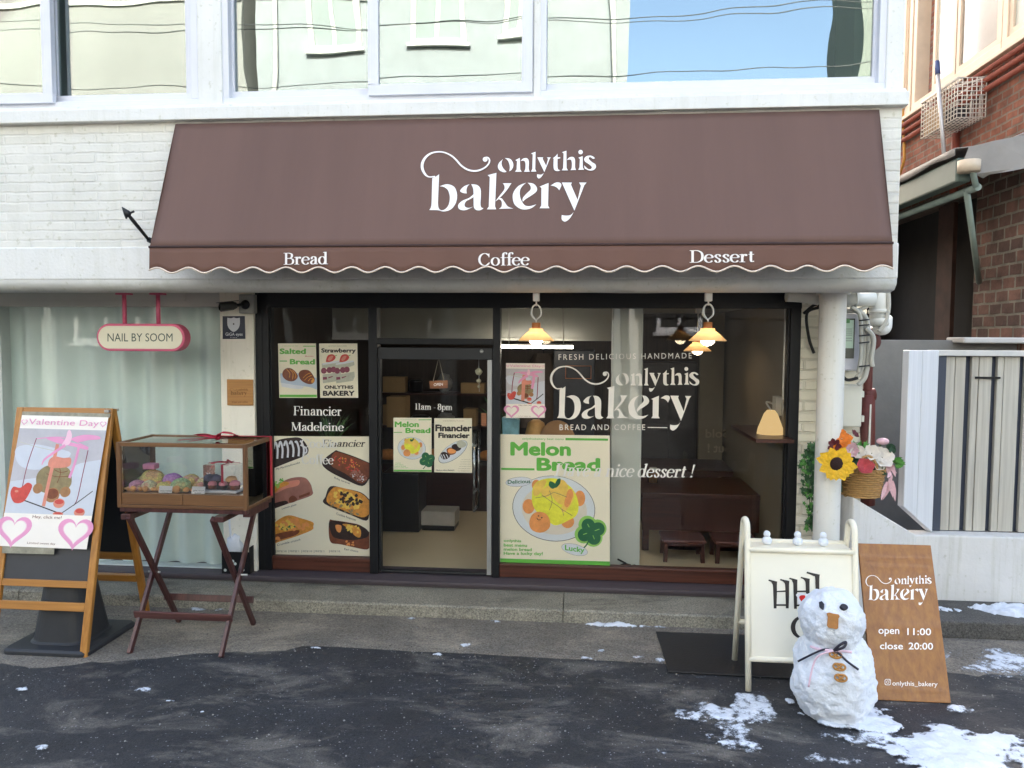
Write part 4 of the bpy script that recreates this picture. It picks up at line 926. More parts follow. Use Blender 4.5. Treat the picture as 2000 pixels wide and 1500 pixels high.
d.curve([(138, 350, 1), (180, 355), (210, 347), (240, 355), (280, 350, 1), (278, 430), (255, 480), (210, 508), (165, 480), (140, 430)]); d.L += 1; d.ring(210, 420, 6, 1, 1)
d.curve(circ(210, 420, 9), 1); d.sans('GiGA eyes', (118, 515, 310, 562), 0, 0, bold=.01, ref=(-.2, .73)); d.sans('KT telecop', (172, 566, 248, 580), 0)
d.build('print', [mat('shield_white', 'd4d6da', 0.5, .02), M_black], t, recalc=False)
t = thing('wooden_plaque', 'small square wooden plaque with burnt wordmark on the cream pillar', 'plaque', W(468, 766, yp))
M_plq = wood('plaque_wood', 'a06f3c', 'b9864c', 'x', 0.5, 0.8)
m = MB(); bx(m, 443, 494, 741, 792, yp - .014, yp - .001); m.build('board', M_plq, t, bevel=0.005)
d = Decal((0, yp - .0145, 0), (0, -1, 0)); d.logo((449, 758, 484, 774), 0); d.sans('bread and coffee', (453, 783, 484, 787), 0); d.build('wordmark', mat('burnt_brown', '6a4421', 0.7), t, recalc=False)

# ------------------------------------------------------------------ posters behind and on the glass
M_paper = mat('cream_poster_paper', 'f0e7cc', 0.6, 0.03, 2); M_green = mat('leaf_green_ink', '62b542', 0.6, 0.05); M_dgreen = mat('dark_green_ink2', '17623a', 0.6, 0.08)
M_brn = mat('baked_brown', '7a3f22', 0.6, 0.3, 30); M_org = mat('baked_orange', 'e69652', 0.6, 0.15, 20); M_yel = mat('melon_yellow', 'e6e23e', 0.6, 0.15, 25); M_yel2 = mat('toasted_yellow', 'efc658', 0.6, 0.15, 20)
M_dish = mat('dish_grey', 'd8dcdd', 0.5, 0.04); M_dish2 = mat('dish_cream', 'dcd2bf', 0.5, 0.05); M_ink = mat('black_ink', '2a2019', 0.6, .03); M_lg = mat('pale_green_ink', '8fc55a', 0.6, .05)
M_pnk = mat('pink_ink', 'e79bc0', 0.6, 0.05); M_pnk2 = mat('pale_pink_ink', 'f0c3d2', 0.6, 0.04); M_red = mat('strawberry_red', 'cc4a40', 0.6, 0.15, 40); M_ivory = mat('ivory_paper', 'f6ede2', 0.6, .02); M_choc = mat('chocolate', '2f1a14', 0.6, 0.3, 40); M_icing = mat('white_icing', 'dcdde0', 0.5, 0.05)
M_photo = mat('grey_photo_backdrop', 'bdb9bd', 0.6, 0.12, 5); M_olive = mat('matcha_bread', '8f7e58', 0.6, 0.2, 25); M_salmon = mat('salmon_bread', 'd98a74', 0.6, .1, 20); M_wine = mat('wine_fruit', '8a4455', 0.6, 0.25, 60); M_sage = mat('cream_grey', 'bfbda8', 0.6, .12, 40); M_amber = mat('amber_glaze', 'd8923a', 0.6, .25, 40); M_blueg = mat('pale_blue_cloth', 'b9c6d3', 0.6, .06, 10); M_plum = mat('plum_glaze', 'a06a5c', 0.55, .2, 12)
M_mud = mat('brown_bun', 'a5764c', .6, .2, 25); M_pale = mat('pale_grey_blue', 'cdd0d8', .6, .05, 10)
PM = [M_paper, M_green, M_dgreen, M_brn, M_org, M_yel, M_yel2, M_dish, M_dish2, M_ink, M_lg, M_pnk, M_pnk2, M_red, M_ivory, M_choc, M_icing, M_photo, M_olive, M_salmon, M_wine, M_sage, M_amber, M_blueg, M_plum, M_mud, M_pale]
PAPER, GRN, DGR, BRN, ORG, YEL, YE2, DSH, DS2, INK, LGR, PNK, PN2, RED, IVO, CHO, ICE, PHO, OLI, SAL, WIN, SAG, AMB, BLU, PLU, MUD, PAL = range(27)
def poster(name, label, x0, y0, sc, quad, y=0.0625, paper=PAPER, thick=0.001, n=(0, -1, 0)):
    o = (0, y, 0) if not isinstance(y, (tuple, list, Vector)) else y
    s = Decal(o, n, x0, y0, sc); q = sheet(s, quad, thick)
    c = sum(q, Vector()) / 4; t = thing(name, label, 'poster', c); s.build('sheet', PM[paper], t)
    return t, Decal(o, n, x0, y0, sc)
def melon(d, s, ox, oy, detail=True):
    """turtle shaped melon bread on its plate; drawn in the big poster's survey units"""
    def T(p): return [(ox + q[0] * s, oy + q[1] * s, *q[2:]) for q in p]
    d.shape(T(circ(570, 765, 380, 40, 300, .12)), INK); d.shape(T(circ(570, 764, 375, 40, 296, .12)), DSH); d.shape(T(circ(575, 775, 300, 36, 228, .12)), DS2)
    for x, y, a, b in ((410, 550, 42, 50), (808, 672, 50, 72), (340, 745, 55, 68), (697, 885, 60, 60)): d.shape(T(circ(x, y, a, 18, b)), ORG)
    d.curve(T([(370, 650), (380, 570), (430, 512), (520, 488), (610, 495), (690, 540), (745, 590), (785, 670), (797, 765), (770, 835), (705, 872), (640, 905), (580, 918), (530, 890), (480, 840), (405, 785), (372, 710)]), YEL)
    for p in ([(390, 560), (440, 515), (500, 505), (480, 570), (430, 640), (385, 640)], [(455, 610), (520, 555), (580, 580), (550, 640), (490, 660)], [(560, 590), (640, 500), (700, 560), (690, 660), (640, 730), (560, 660)], [(690, 640), (730, 600), (760, 640), (720, 740), (660, 800), (640, 760)]): d.curve(T(p), YE2)
    if detail:
        d.curve(T([(665, 720), (700, 600), (735, 590), (745, 650), (700, 750)]), ORG)
        for p in ([(400, 668), (500, 650), (570, 615)], [(460, 640), (560, 710), (640, 770), (660, 830)], [(570, 615), (640, 640), (690, 660)], [(530, 600), (555, 690), (530, 780)], [(640, 770), (740, 830)]): d.strip(T(p), 5 * s, OLI)
    d.curve(T([(345, 905), (365, 830), (420, 795), (490, 808), (530, 860), (535, 930), (490, 975), (430, 985), (370, 960)]), ORG)
    d.curve(T([(525, 555), (535, 515), (575, 530), (590, 560), (560, 585)]), DGR); d.curve(T([(575, 560), (600, 500), (632, 492), (625, 540), (590, 575)]), DGR)
    if detail:
        d.shape(T(circ(430, 832, 7, 10)), INK); d.shape(T(circ(460, 848, 7, 10)), INK); d.strip(T([(415, 850), (428, 868), (450, 866)]), 6 * s, INK)
def clover(d, s, ox, oy, halo=True):
    def T(p): return [(ox + q[0] * s, oy + q[1] * s) for q in p]
    cs = ((885, 918), (975, 952), (938, 1035), (850, 1005))
    if halo:
        for x, y in cs: d.shape(T(circ(x - 6, y - 4, 84, 20)), LGR)
    d.strip(T([(900, 1010), (880, 1080), (845, 1125)]), 12 * s, DGR)
    for x, y in cs: d.shape(T(circ(x, y, 62, 20)), DGR)
    d.shape(T(circ(910, 975, 50, 16)), DGR)
    for a in ([(878, 905), (895, 935)], [(945, 968), (988, 952)], [(928, 1010), (942, 1045)], [(838, 1002), (875, 990)]): d.strip(T(a), 7 * s, LGR)
# melon bread, large
t, d = poster('poster', 'large cream MELON BREAD poster with turtle shaped bread on a plate and clover', 960, 830, 4.6867, [(78, 1283), (1083, 1302), (1083, 97), (75, 85)])
d.shape([(677, 119), (1067, 125), (1067, 145), (677, 140)], GRN); d.shape([(88, 392), (393, 397), (393, 416), (88, 412)], GRN); d.shape([(80, 1221), (1083, 1250), (1083, 1290), (80, 1275)], GRN)
d.sans('onlythisbakery best menu', (280, 116, 660, 140), GRN, 4, .01); d.sans('Melon', (172, 155, 727, 282), GRN, 3, .042); d.sans('Bread', (412, 299, 995, 421), GRN, 4, .042)
melon(d, 1, 0, 0); clover(d, 1, 0, 0)
d.shape(circ(250, 520, 121, 28, 44, -.08), INK); d.shape(circ(250, 520, 119, 28, 42, -.08), ICE); d.sans('Delicious', (148, 504, 357, 540), DGR, -8, .025)
d.shape(circ(760, 1140, 123, 28, 50, .25), INK); d.shape(circ(760, 1140, 121, 28, 48, .25), ICE); d.sans('Lucky', (672, 1095, 850, 1160), GRN, 26, .03)
for s_, b in (('onlythis', (112, 1045, 272, 1076)), ('best menu', (112, 1083, 325, 1112)), ('melon bread', (112, 1122, 368, 1150)), ('Have a lucky day!', (112, 1158, 470, 1196))): d.sans(s_, b, GRN, 4, .025)
d.build('print', PM, t, recalc=False)
# salted bread
t, d = poster('poster', 'cream SALTED BREAD poster with two glossy brown croissants on the side window', 530, 660, 11.11, [(172, 1300), (992, 1300), (968, 120), (143, 120)])
d.sans('Salted', (178, 228, 750, 350), GRN, 0, .042); d.sans('Bread', (400, 455, 945, 575), GRN, 4, .042); d.shape([(178, 492), (340, 492), (340, 512), (178, 512)], GRN); d.sans('Butter', (735, 382, 925, 408), RED)
d.sans('onlythisbakery best', (240, 165, 585, 187), GRN); d.shape([(690, 172), (960, 172), (960, 187), (690, 187)], GRN)
d.curve([(190, 770, 1), (400, 760), (700, 780), (985, 870, 1), (992, 1120, 1), (800, 1060), (500, 1030), (205, 970, 1)], BLU); d.curve([(205, 970, 1), (500, 1020), (700, 1050), (600, 1110), (230, 1060, 1)], ICE)
d.curve([(238, 800), (260, 710), (340, 655), (440, 665), (530, 740), (575, 830), (540, 900), (470, 940), (370, 935), (280, 880)], BRN); d.curve([(590, 790), (640, 710), (740, 690), (830, 715), (900, 800), (945, 900), (920, 970), (850, 1005), (740, 980), (640, 910)], BRN)
for p in ([(330, 680), (400, 760), (390, 860)], [(400, 680), (470, 770), (460, 900)], [(460, 700), (530, 800), (510, 880)], [(690, 870), (760, 800), (850, 760)], [(720, 920), (790, 850), (880, 810)], [(800, 940), (850, 880), (920, 880)]): d.strip(p, 13, AMB)
d.shape(circ(900, 935, 34, 12, 50, .5), AMB); d.shape([(180, 1232), (985, 1232), (987, 1285), (182, 1285)], GRN); d.build('print', PM, t, recalc=False)
# strawberry
t, d = poster('poster', 'cream STRAWBERRY poster with two layered cake slices on the side window', 530, 660, 11.11, [(1060, 1300), (1885, 1300), (1865, 120), (1035, 120)])
d.sans('premium bakery item', (1245, 165, 1640, 187), INK); d.sans('Strawberry', (1083, 225, 1832, 345), INK, 0, .04)
for ox in (0, 290):
    d.curve([(1180, 520, 1), (1200, 430), (1240, 370), (1330, 355), (1390, 400), (1385, 450), (1330, 500), (1250, 525)] if not ox else [(p[0] + 295, p[1], *p[2:]) for p in [(1180, 520, 1), (1200, 430), (1240, 370), (1330, 355), (1390, 400), (1385, 450), (1330, 500), (1250, 525)]], RED)
    d.curve([(p[0] + ox, p[1]) for p in [(1225, 470), (1270, 400), (1340, 390), (1320, 450), (1260, 500)]], SAL)
    d.strip([(1380 + ox, 390), (1425 + ox, 375)], 14, GRN)
    q = [(1095, 560, 1), (1250, 530), (1400, 500), (1500, 500, 1), (1515, 590, 1), (1350, 640), (1100, 655, 1)]; d.curve([(p[0] + ox, *p[1:]) for p in q], SAG); d.curve([(1110 + ox, 555, 1), (1300 + ox, 515), (1490 + ox, 490, 1), (1500 + ox, 520, 1), (1300 + ox, 560), (1110 + ox, 585, 1)], ICE)
    for x in (1140, 1260, 1350): d.shape(circ(x + ox, 712 - (x - 1140) * .12, 62, 16, 66), WIN)
    d.curve([(1110 + ox, 790, 1), (1300 + ox, 770), (1510 + ox, 730, 1), (1520 + ox, 840, 1), (1480 + ox, 930, 1), (1120 + ox, 985, 1)], SAG)
    d.curve([(1118 + ox, 850, 1), (1205 + ox, 845, 1), (1210 + ox, 900, 1), (1120 + ox, 910, 1)], WIN); d.curve([(1235 + ox, 850, 1), (1340 + ox, 825, 1), (1330 + ox, 845, 1), (1240 + ox, 880, 1)], WIN)
d.sans('ONLYTHIS', (1152, 1030, 1782, 1106), INK, 0, .045); d.sans('BAKERY', (1120, 1145, 1808, 1256), INK, 0, .045); d.build('print', PM, t, recalc=False)
# financier cakes, large, left window
t, d = poster('poster', 'large FINANCIER poster of six loaf cakes filling the lower left window', 520, 840, 5.172, [(55, 1254), (1046, 1275), (1043, 65), (47, 60)])
def speck(cx, cy, rx, ry, mi, n, r, rot=0, seed=1):
    rnd = random.Random(seed)
    for _ in range(n):
        a = rnd.random() * 6.28; q = math.sqrt(rnd.random()); x, y = rx * q * math.cos(a), ry * q * math.sin(a); c, s = math.cos(rot), math.sin(rot)
        d.shape([(cx + x * c - y * s + r * (.5 + rnd.random()) * math.cos(k * 1.05), cy + x * s + y * c + r * (.5 + rnd.random()) * math.sin(k * 1.05)) for k in range(6)], mi, .05)
d.curve([(60, 130, 1), (140, 95), (240, 78), (345, 80), (415, 160), (425, 220), (385, 262), (250, 315), (62, 390, 1)], CHO)
for x in (75, 125, 180, 235, 290, 340): d.strip([(x, 190 - (x - 75) * .3), (x + 18, 110 + abs(x - 200) * .1), (x + 40, 190), (x + 36, 290 - (x - 75) * .12)], 20, ICE)
d.strip([(345, 150), (400, 180), (405, 225), (370, 235)], 16, ICE)
d.curve([(62, 640, 1), (140, 540), (250, 485), (380, 478), (440, 530), (465, 600), (455, 660), (260, 730), (62, 800, 1)], PLU); d.curve([(62, 745, 1), (150, 720), (205, 715), (210, 745), (62, 800, 1)], CHO); d.curve([(230, 690), (270, 660), (310, 690), (305, 715), (240, 735)], BRN); d.curve([(330, 665, 1), (440, 625, 1), (440, 650, 1), (335, 690, 1)], BRN)
d.curve([(62, 620, 1), (130, 560), (220, 520), (330, 505), (320, 560), (200, 590), (100, 640)], SAL); d.curve([(65, 600), (110, 545), (200, 520), (230, 545), (140, 590), (80, 640)], AMB); speck(110, 555, 60, 35, LGR, 14, 10, 0, 3); speck(160, 500, 30, 14, GRN, 8, 9, 0, 4)
d.curve([(62, 960, 1), (130, 900), (230, 860), (350, 890), (470, 930), (475, 970), (460, 1010), (300, 1075), (140, 1125), (64, 1155, 1)], AMB); d.curve([(62, 1060, 1), (180, 1030), (330, 1010), (300, 1060), (140, 1110), (64, 1145, 1)], BRN); speck(270, 960, 150, 60, ORG, 40, 20, -.1, 6); speck(190, 960, 110, 50, YE2, 20, 16, 0, 7); speck(200, 980, 100, 30, DGR, 10, 9, 0, 8); speck(110, 1095, 40, 22, ORG, 10, 12, 0, 9); d.curve([(62, 890, 1), (80, 885), (95, 910), (62, 940, 1)], BRN)
d.curve([(690, 212), (730, 212), (900, 270), (1042, 330, 1), (1042, 490, 1), (970, 565), (800, 500), (620, 405), (565, 320)], CHO); d.curve([(690, 225), (800, 245), (1042, 335, 1), (1042, 470, 1), (960, 540), (800, 440), (650, 350)], BRN); speck(820, 340, 150, 60, RED, 40, 8, .4, 10); speck(930, 460, 90, 50, PLU, 40, 9, .4, 11); speck(830, 320, 120, 40, AMB, 25, 6, .4, 12); speck(940, 480, 80, 35, ICE, 14, 6, .4, 13)
d.curve([(650, 568), (800, 590), (960, 630), (1042, 700, 1), (1042, 850, 1), (1010, 915), (860, 860), (590, 745), (600, 670)], CHO); d.curve([(680, 580), (820, 595), (960, 640), (1040, 710, 1), (1040, 850, 1), (960, 880), (760, 800), (610, 720)], AMB); speck(820, 700, 150, 80, YE2, 30, 22, .3, 14); speck(840, 690, 110, 60, CHO, 16, 17, .3, 15); speck(800, 790, 170, 50, OLI, 20, 12, .3, 16); speck(900, 710, 60, 26, CHO, 6, 20, .3, 21)
d.curve([(640, 912), (680, 910), (820, 930), (950, 960), (1042, 1030, 1), (1042, 1190, 1), (990, 1205), (760, 1155), (655, 1135), (632, 1030)], BRN); d.curve([(640, 925), (760, 925), (950, 965), (1030, 1020), (1020, 1080), (880, 1110), (700, 1090), (650, 1020)], CHO); d.curve([(770, 950), (860, 955), (950, 1000), (950, 1080), (900, 1070), (840, 1000)], AMB); speck(880, 1000, 70, 40, YE2, 16, 13, .5, 17); d.curve([(700, 960), (760, 965), (750, 1030), (715, 1020)], ORG); speck(800, 1140, 120, 18, ORG, 8, 11, .1, 18)
d.serif('Financier', (560, 98, 1002, 168), INK, 0, .2)
for s_, x, y, w, h, tl in (('My Marshmallowcake', 105, 385, 235, 26, -70), ('Lemon glaze', 160, 785, 145, 24, -45), ('Crumble crunch', 110, 1150, 235, 22, -58), ('Ruby caramel', 690, 470, 155, 24, 60), ('Cookie financier', 710, 830, 200, 24, 66), ('Earl choco', 790, 1190, 140, 20, 24)): d.sans(s_, (x, y, x + w, y + h), INK, tl, -.01)
rnd = random.Random(5)
for i, x in enumerate((75, 110, 240, 370, 495, 650)):
    if i: d.sans('레몬얼그레이'[:4 + i % 2], (x, 1212, x + 95, 1232), INK, 2)
    d.shape([(x - 12, 1210), (x - 9, 1210), (x - 9, 1238), (x - 12, 1238)], INK)
d.build('print', PM, t, recalc=False)
# small posters on the door
t, d = poster('poster', 'small pale MELON BREAD poster on the glass door', 740, 780, 4.2857, [(122, 605), (441, 609), (441, 155), (122, 153)], 0.0645)
d.sans('Melon', (132, 185, 335, 233), GRN, 0, .042); d.sans('Bread', (222, 238, 432, 283), GRN, 0, .042); d.shape([(124, 273), (195, 273), (195, 279), (124, 279)], GRN); d.shape([(332, 168), (438, 168), (438, 174), (332, 174)], GRN); d.sans('onlythisbakery best menu', (180, 168, 320, 175), GRN)
melon(d, .31, 98, 172, False); clover(d, .52, -70, -2, False)
for i, s_ in enumerate(('onlythis', 'best menu', 'melon bread', 'Have a lucky day!')): d.sans(s_, (133, 529 + i * 13, 185 + i * 20, 538 + i * 13), GRN)
d.shape([(124, 588), (440, 592), (440, 605), (124, 602)], GRN); d.build('print', PM, t, recalc=False)
t, d = poster('poster', 'small cream FINANCIER poster with cakes on an oval dish on the glass door', 740, 780, 4.2857, [(463, 610), (780, 616), (778, 158), (463, 158)], 0.0645)
d.sans('onlythisbakery financier', (535, 176, 715, 185), BRN); d.sans('Financier', (472, 210, 778, 268), INK, 2, .05); d.sans('Financier', (497, 278, 760, 324), INK, 2, .05)
d.shape(circ(620, 438, 142, 32, 62, -.62), INK); d.shape(circ(620, 437, 139, 32, 60, -.62), DSH); d.shape(circ(622, 436, 118, 28, 44, -.62), ICE)
for x, y, mi in ((555, 475, CHO), (608, 438, BRN), (650, 408, CHO), (692, 378, SAG)): d.curve([(x - 42, y - 14), (x - 10, y - 36), (x + 38, y - 12), (x + 28, y + 18), (x - 20, y + 26)], mi)
d.curve([(575, 428), (600, 410), (645, 430), (630, 450), (590, 452)], ORG)
for x in (530, 550, 575): d.strip([(x - 12, 460), (x, 480), (x + 6, 498)], 6, ICE)
for i in range(6): d.sans('our bread menu', (690 - i * 6, 500 + i * 19, 768, 506 + i * 19), OLI)
d.sans('Have a nice dessert', (478, 586, 632, 598), INK, 0, .02); d.build('print', PM, t, recalc=False)
# valentine artwork (used small in the window and large on the sandwich board)
def heart(cx, cy, s): return [(cx + s * (16 * math.sin(a) ** 3) / 16, cy - s * (13 * math.cos(a) - 5 * math.cos(2 * a) - 2 * math.cos(3 * a) - math.cos(4 * a)) / 16) for a in [2 * PI * i / 40 for i in range(40)]]
def valentine(d, T):
    def S(p): return [T(*q[:2]) + tuple(q[2:]) for q in p]
    # coordinates in a 1000 x 1500 sheet
    d.shape(S([(0, 150), (1000, 150), (1000, 1120), (0, 1120)]), PHO)
    d.curve(S([(0, 760, 1), (400, 700), (700, 720), (1000, 640, 1), (1000, 1120, 1), (0, 1120, 1)]), PAL)
    d.curve(S([(0, 380), (200, 330), (420, 360), (640, 420), (500, 560), (250, 620), (60, 560)]), PAL); d.curve(S([(700, 560), (1000, 480, 1), (1000, 700, 1), (800, 820), (640, 760)]), PAL)
    for p in ([(215, 260), (165, 560), (150, 830)], [(830, 380), (815, 640), (800, 930), (770, 1010)]): d.strip(S(p), 9, WIN)
    d.strip(S([(130, 950), (420, 1040), (640, 1110)]), 12, INK); d.strip(S([(650, 1100), (800, 980), (960, 840)]), 8, INK); d.strip(S([(220, 265), (440, 240), (600, 260), (830, 350)]), 9, PNK); d.strip(S([(10, 300), (200, 350), (460, 400)]), 5, SAG)
    d.curve(S([(290, 700), (330, 610), (420, 560), (560, 560), (660, 610), (700, 720), (690, 800), (600, 880), (430, 880), (330, 830)]), OLI)
    for x, y, a, b in ((330, 830, 55, 60), (650, 860, 60, 60), (505, 900, 85, 85)): d.shape(S(circ(x, y, a, 18, b)), MUD if x != 505 else MUD)
    d.shape(S(circ(505, 885, 70, 18, 60)), BRN)
    d.curve(S([(400, 560), (410, 490), (470, 460), (560, 475), (640, 470), (660, 520), (640, 570), (540, 590), (440, 590)]), SAL)
    for p in ([(480, 610), (560, 640), (640, 620)], [(400, 660), (520, 690), (660, 680)], [(540, 590), (560, 660), (540, 760)]): d.strip(S(p), 6, BRN)
    d.strip(S([(470, 320), (450, 640), (430, 1030)]), 34, SAL); d.strip(S([(720, 330), (705, 520), (670, 700)]), 26, PNK)
    d.curve(S([(330, 255), (450, 240), (560, 275), (640, 300), (800, 330), (820, 375), (650, 340), (520, 320), (400, 290)]), PNK); d.curve(S([(620, 250), (760, 205), (920, 215), (945, 250), (820, 265), (700, 290)]), PNK); d.curve(S([(560, 170), (590, 160), (620, 230), (600, 320), (520, 330), (550, 250)]), PN2); d.strip(S([(560, 330), (440, 420), (350, 500), (330, 560)]), [30, 24, 18, 8], PNK)
    d.curve(S([(30, 900), (50, 820), (130, 830), (200, 770), (260, 800), (240, 900), (190, 990), (90, 1000)]), RED); d.shape(S(circ(95, 870, 22, 12, 14)), SAL)
    for x, y, a, b in ((600, 990, 65, 55), (850, 1085, 62, 50), (610, 1110, 60, 22)): d.shape(S(circ(x, y, a, 18, b)), SAL); d.shape(S(circ(x, y - b * .3, a * .8, 18, b * .5)), RED)
    d.shape(S([(0, 1121), (1000, 1121), (1000, 1500), (0, 1500)]), IVO)
    for cx in (140, 840):
        d.shape(S(heart(cx, 1310, 200)), PNK); d.shape(S(heart(cx, 1306, 145)), PN2); d.shape(S(heart(cx, 1305, 135)), IVO)
    for cx in (45, 955): d.shape(S(heart(cx, 78, 36)), PNK); d.shape(S(heart(cx, 77, 26)), IVO)
    def txt(s_, x0, y0, x1, y1, mi, b=0.0):
        for g in sans(s_, b):
            xs = [p[0] for p in g[1]]; ys = [p[1] for p in g[1]]; a, c, e, f = min(xs), max(xs), min(ys), max(ys); d.L += .5
            d.add([d.P(*T(x0 + (p[0] - a) / (c - a) * (x1 - x0), y1 - (p[1] - e) / (f - e) * (y1 - y0))) for p in g[1]], g[2], mi)
    txt('Valentine Day', 95, 40, 905, 125, PNK, .02); txt('Hey, click me!', 330, 1135, 660, 1180, BRN, .01); txt('Limited sweet day', 320, 1440, 640, 1470, BRN)
def bil(q):
    bl, br, tr, tl = [Vector((*p, 0)) for p in q]
    def T(x, y):
        f, g = x / 1000, y / 1500; p = (tl * (1 - f) + tr * f) * (1 - g) + (bl * (1 - f) + br * f) * g; return (p.x, p.y)
    return T
q = [(142, 1280), (520, 1280), (520, 750), (142, 745)]
t, d = poster('poster', 'small pink VALENTINE DAY poster inside the large bakery window', 960, 560, 5, q, 0.0625, IVO); valentine(d, bil(q)); d.build('print', PM, t, recalc=False)

# ------------------------------------------------------------------ lettering on the glass
M_vin = mat('white_vinyl', 'e4e0d8', 0.5, 0.02)
def vinyl(label, fn, c):
    d = Decal((0, 0.0485, 0), (0, -1, 0)); fn(d); tag(d.build('window_lettering', M_vin, recalc=False, origin=W(*c, .0485)), label, 'lettering')
vinyl('white bakery wordmark with a long swash across the large window', lambda d: d.logo((1074, 713, 1366, 838), 0, 0), (1220, 830))
vinyl('white FRESH DELICIOUS HANDMADE line above the wordmark on the large window', lambda d: d.sans('FRESH DELICIOUS HANDMADE', (1091, 692, 1351, 703), 0, -3, -.006, track=1.35), (1200, 700))
vinyl('white BREAD AND COFFEE line with a dash below the wordmark on the large window', lambda d: (d.sans('BREAD AND COFFEE', (1093, 829, 1260, 840), 0, 0, -.006, track=1.35), d.shape([(1265, 834), (1303, 834.5), (1303, 836), (1265, 835.5)])), (1180, 838))
vinyl('white slanted Have a nice dessert ! lettering on the large window', lambda d: d.serif('Have a nice dessert !', (1082, 905, 1358, 930), 0, 3, .25), (1200, 920))
for s_, b_ in (('Financier', (573, 793, 667, 811)), ('Madeleine', (569, 825, 672, 841)), ('Cookie', (588, 857, 660, 874)), ('Coffee', (589, 888, 652, 906))):
    vinyl('white word %s lettered on the left shop window' % s_, lambda d: d.serif(s_, b_, 0, 1), (620, b_[3]))
vinyl('white opening hours 11am - 8pm lettered on the glass door', lambda d: d.serif('11am - 8pm', (811, 788, 883, 800), 0, 1), (846, 795))

# ------------------------------------------------------------------ pendant lamps under the soffit
M_bulb = emit('warm_bulb', 'ffe6c0', 7.0); M_shade = mat('buff_lamp_shade', 'd8b98a', 0.5, 0.04); M_lw = wood('lamp_wood', '9c5c2c', 'b87440', 'x', 0.5); M_cord = mat('white_cord', 'd9d8d4', 0.6, 0.03)
_t = M_shade.node_tree; _tr = _t.nodes.new('ShaderNodeBsdfTranslucent'); _tr.inputs[0].default_value = lin('f0e0c4'); _mx = _t.nodes.new('ShaderNodeMixShader'); _mx.inputs[0].default_value = .36
_t.links.new(_t.nodes['Principled BSDF'].outputs[0], _mx.inputs[1]); _t.links.new(_tr.outputs[0], _mx.inputs[2]); _t.links.new(_mx.outputs[0], _t.nodes['Material Output'].inputs[0])
def pendant(x, y, zrim, ztop, label, scale=1.0, grp=None, loops=True):
    t = thing('pendant_lamp', label, 'lamp', (x, y, ztop), grp); s = scale
    m = MB(); m.lathe([(0.134 * s, 0), (0.132 * s, .006), (0.07 * s, .062 * s), (0.052 * s, .075 * s), (0.05 * s, .092 * s), (0.0, .094 * s), (0.046 * s, .088 * s), (0.062 * s, .058 * s), (0.13 * s, 0.0)], (x, y, zrim), 36); m.build('lamp_shade', M_shade, t)
    m = MB(); m.lathe([(0.032 * s, .09 * s), (0.032 * s, .135 * s), (0, .136 * s)], (x, y, zrim), 20); m.build('cap', M_lw, t)
    m = MB(); r = .052 * s; m.lathe([(0, -.036 * s)] + [(r * math.cos(R(a)), r * math.sin(R(a)) * .9 + .012 * s) for a in range(-60, 91, 15)], (x, y, zrim), 20); m.build('bulb', M_bulb, t)
    m = MB(); zc = zrim + .135 * s
    if loops:
        m.tube([(x, y, zc), (x, y, zc + .02)], .006, 8)
        for q in (-.012, .012): m.tube(cr([(x, y, zc + .015), (x - .035 - q * .3, y + q, zc + .06), (x - .025, y + q, zc + .115), (x + .004, y + q, zc + .13), (x + .03, y + q, zc + .105), (x + .034, y + q, zc + .055), (x, y, zc + .02)], 5), .0055, 8)
        m.tube([(x, y, zc + .12), (x, y, ztop - .06)], .0055, 8)
    else: m.tube([(x, y, zc), (x, y, ztop)], .005, 8)
    m.build('cord', M_cord, t)
    m = MB(); m.box(x - .024, x + .024, y - .03, y + .03, ztop - .065, ztop - .001); m.build('mount', M_cord, t, bevel=0.006)
    return t
yl = -0.72
for u, lab in ((1047, 'buff pendant lamp with a lit bulb above the melon bread poster'), (1382, 'buff pendant lamp with a lit bulb at the right end of the large window')):
    p = W(u, 666, yl); pendant(p.x, yl, p.z, 2.535, lab, 1.0, 'buff pendant lamps')
p = W(1362, 686, 1.3); pendant(p.x, 1.3, p.z, 2.515, 'buff pendant lamp hanging inside the bakery over the dark counter', 1.0, 'buff pendant lamps', False)
p0, p1 = W(976, 676.5, 1.82), W(1119, 676.5, 1.82)
t = thing('tube_light', 'bright white tube light hanging level inside the bakery', 'lamp', (p0.x, 1.82, p0.z)); m = MB(); m.box(p0.x - .05, p1.x, 1.80, 1.84, p0.z - .018, p0.z + .012); m.build('tube', emit('white_tube', 'fff4e2', 6.5), t)
m = MB(); m.box(p0.x - .05, p1.x, 1.795, 1.845, p0.z + .0125, p0.z + .03); m.tube([(p0.x + .1, 1.82, p0.z + .03), (p0.x + .1, 1.82, 2.519)], .005, 6); m.tube([(p1.x - .1, 1.82, p0.z + .03), (p1.x - .1, 1.82, 2.519)], .005, 6); m.build('housing', M_white, t)

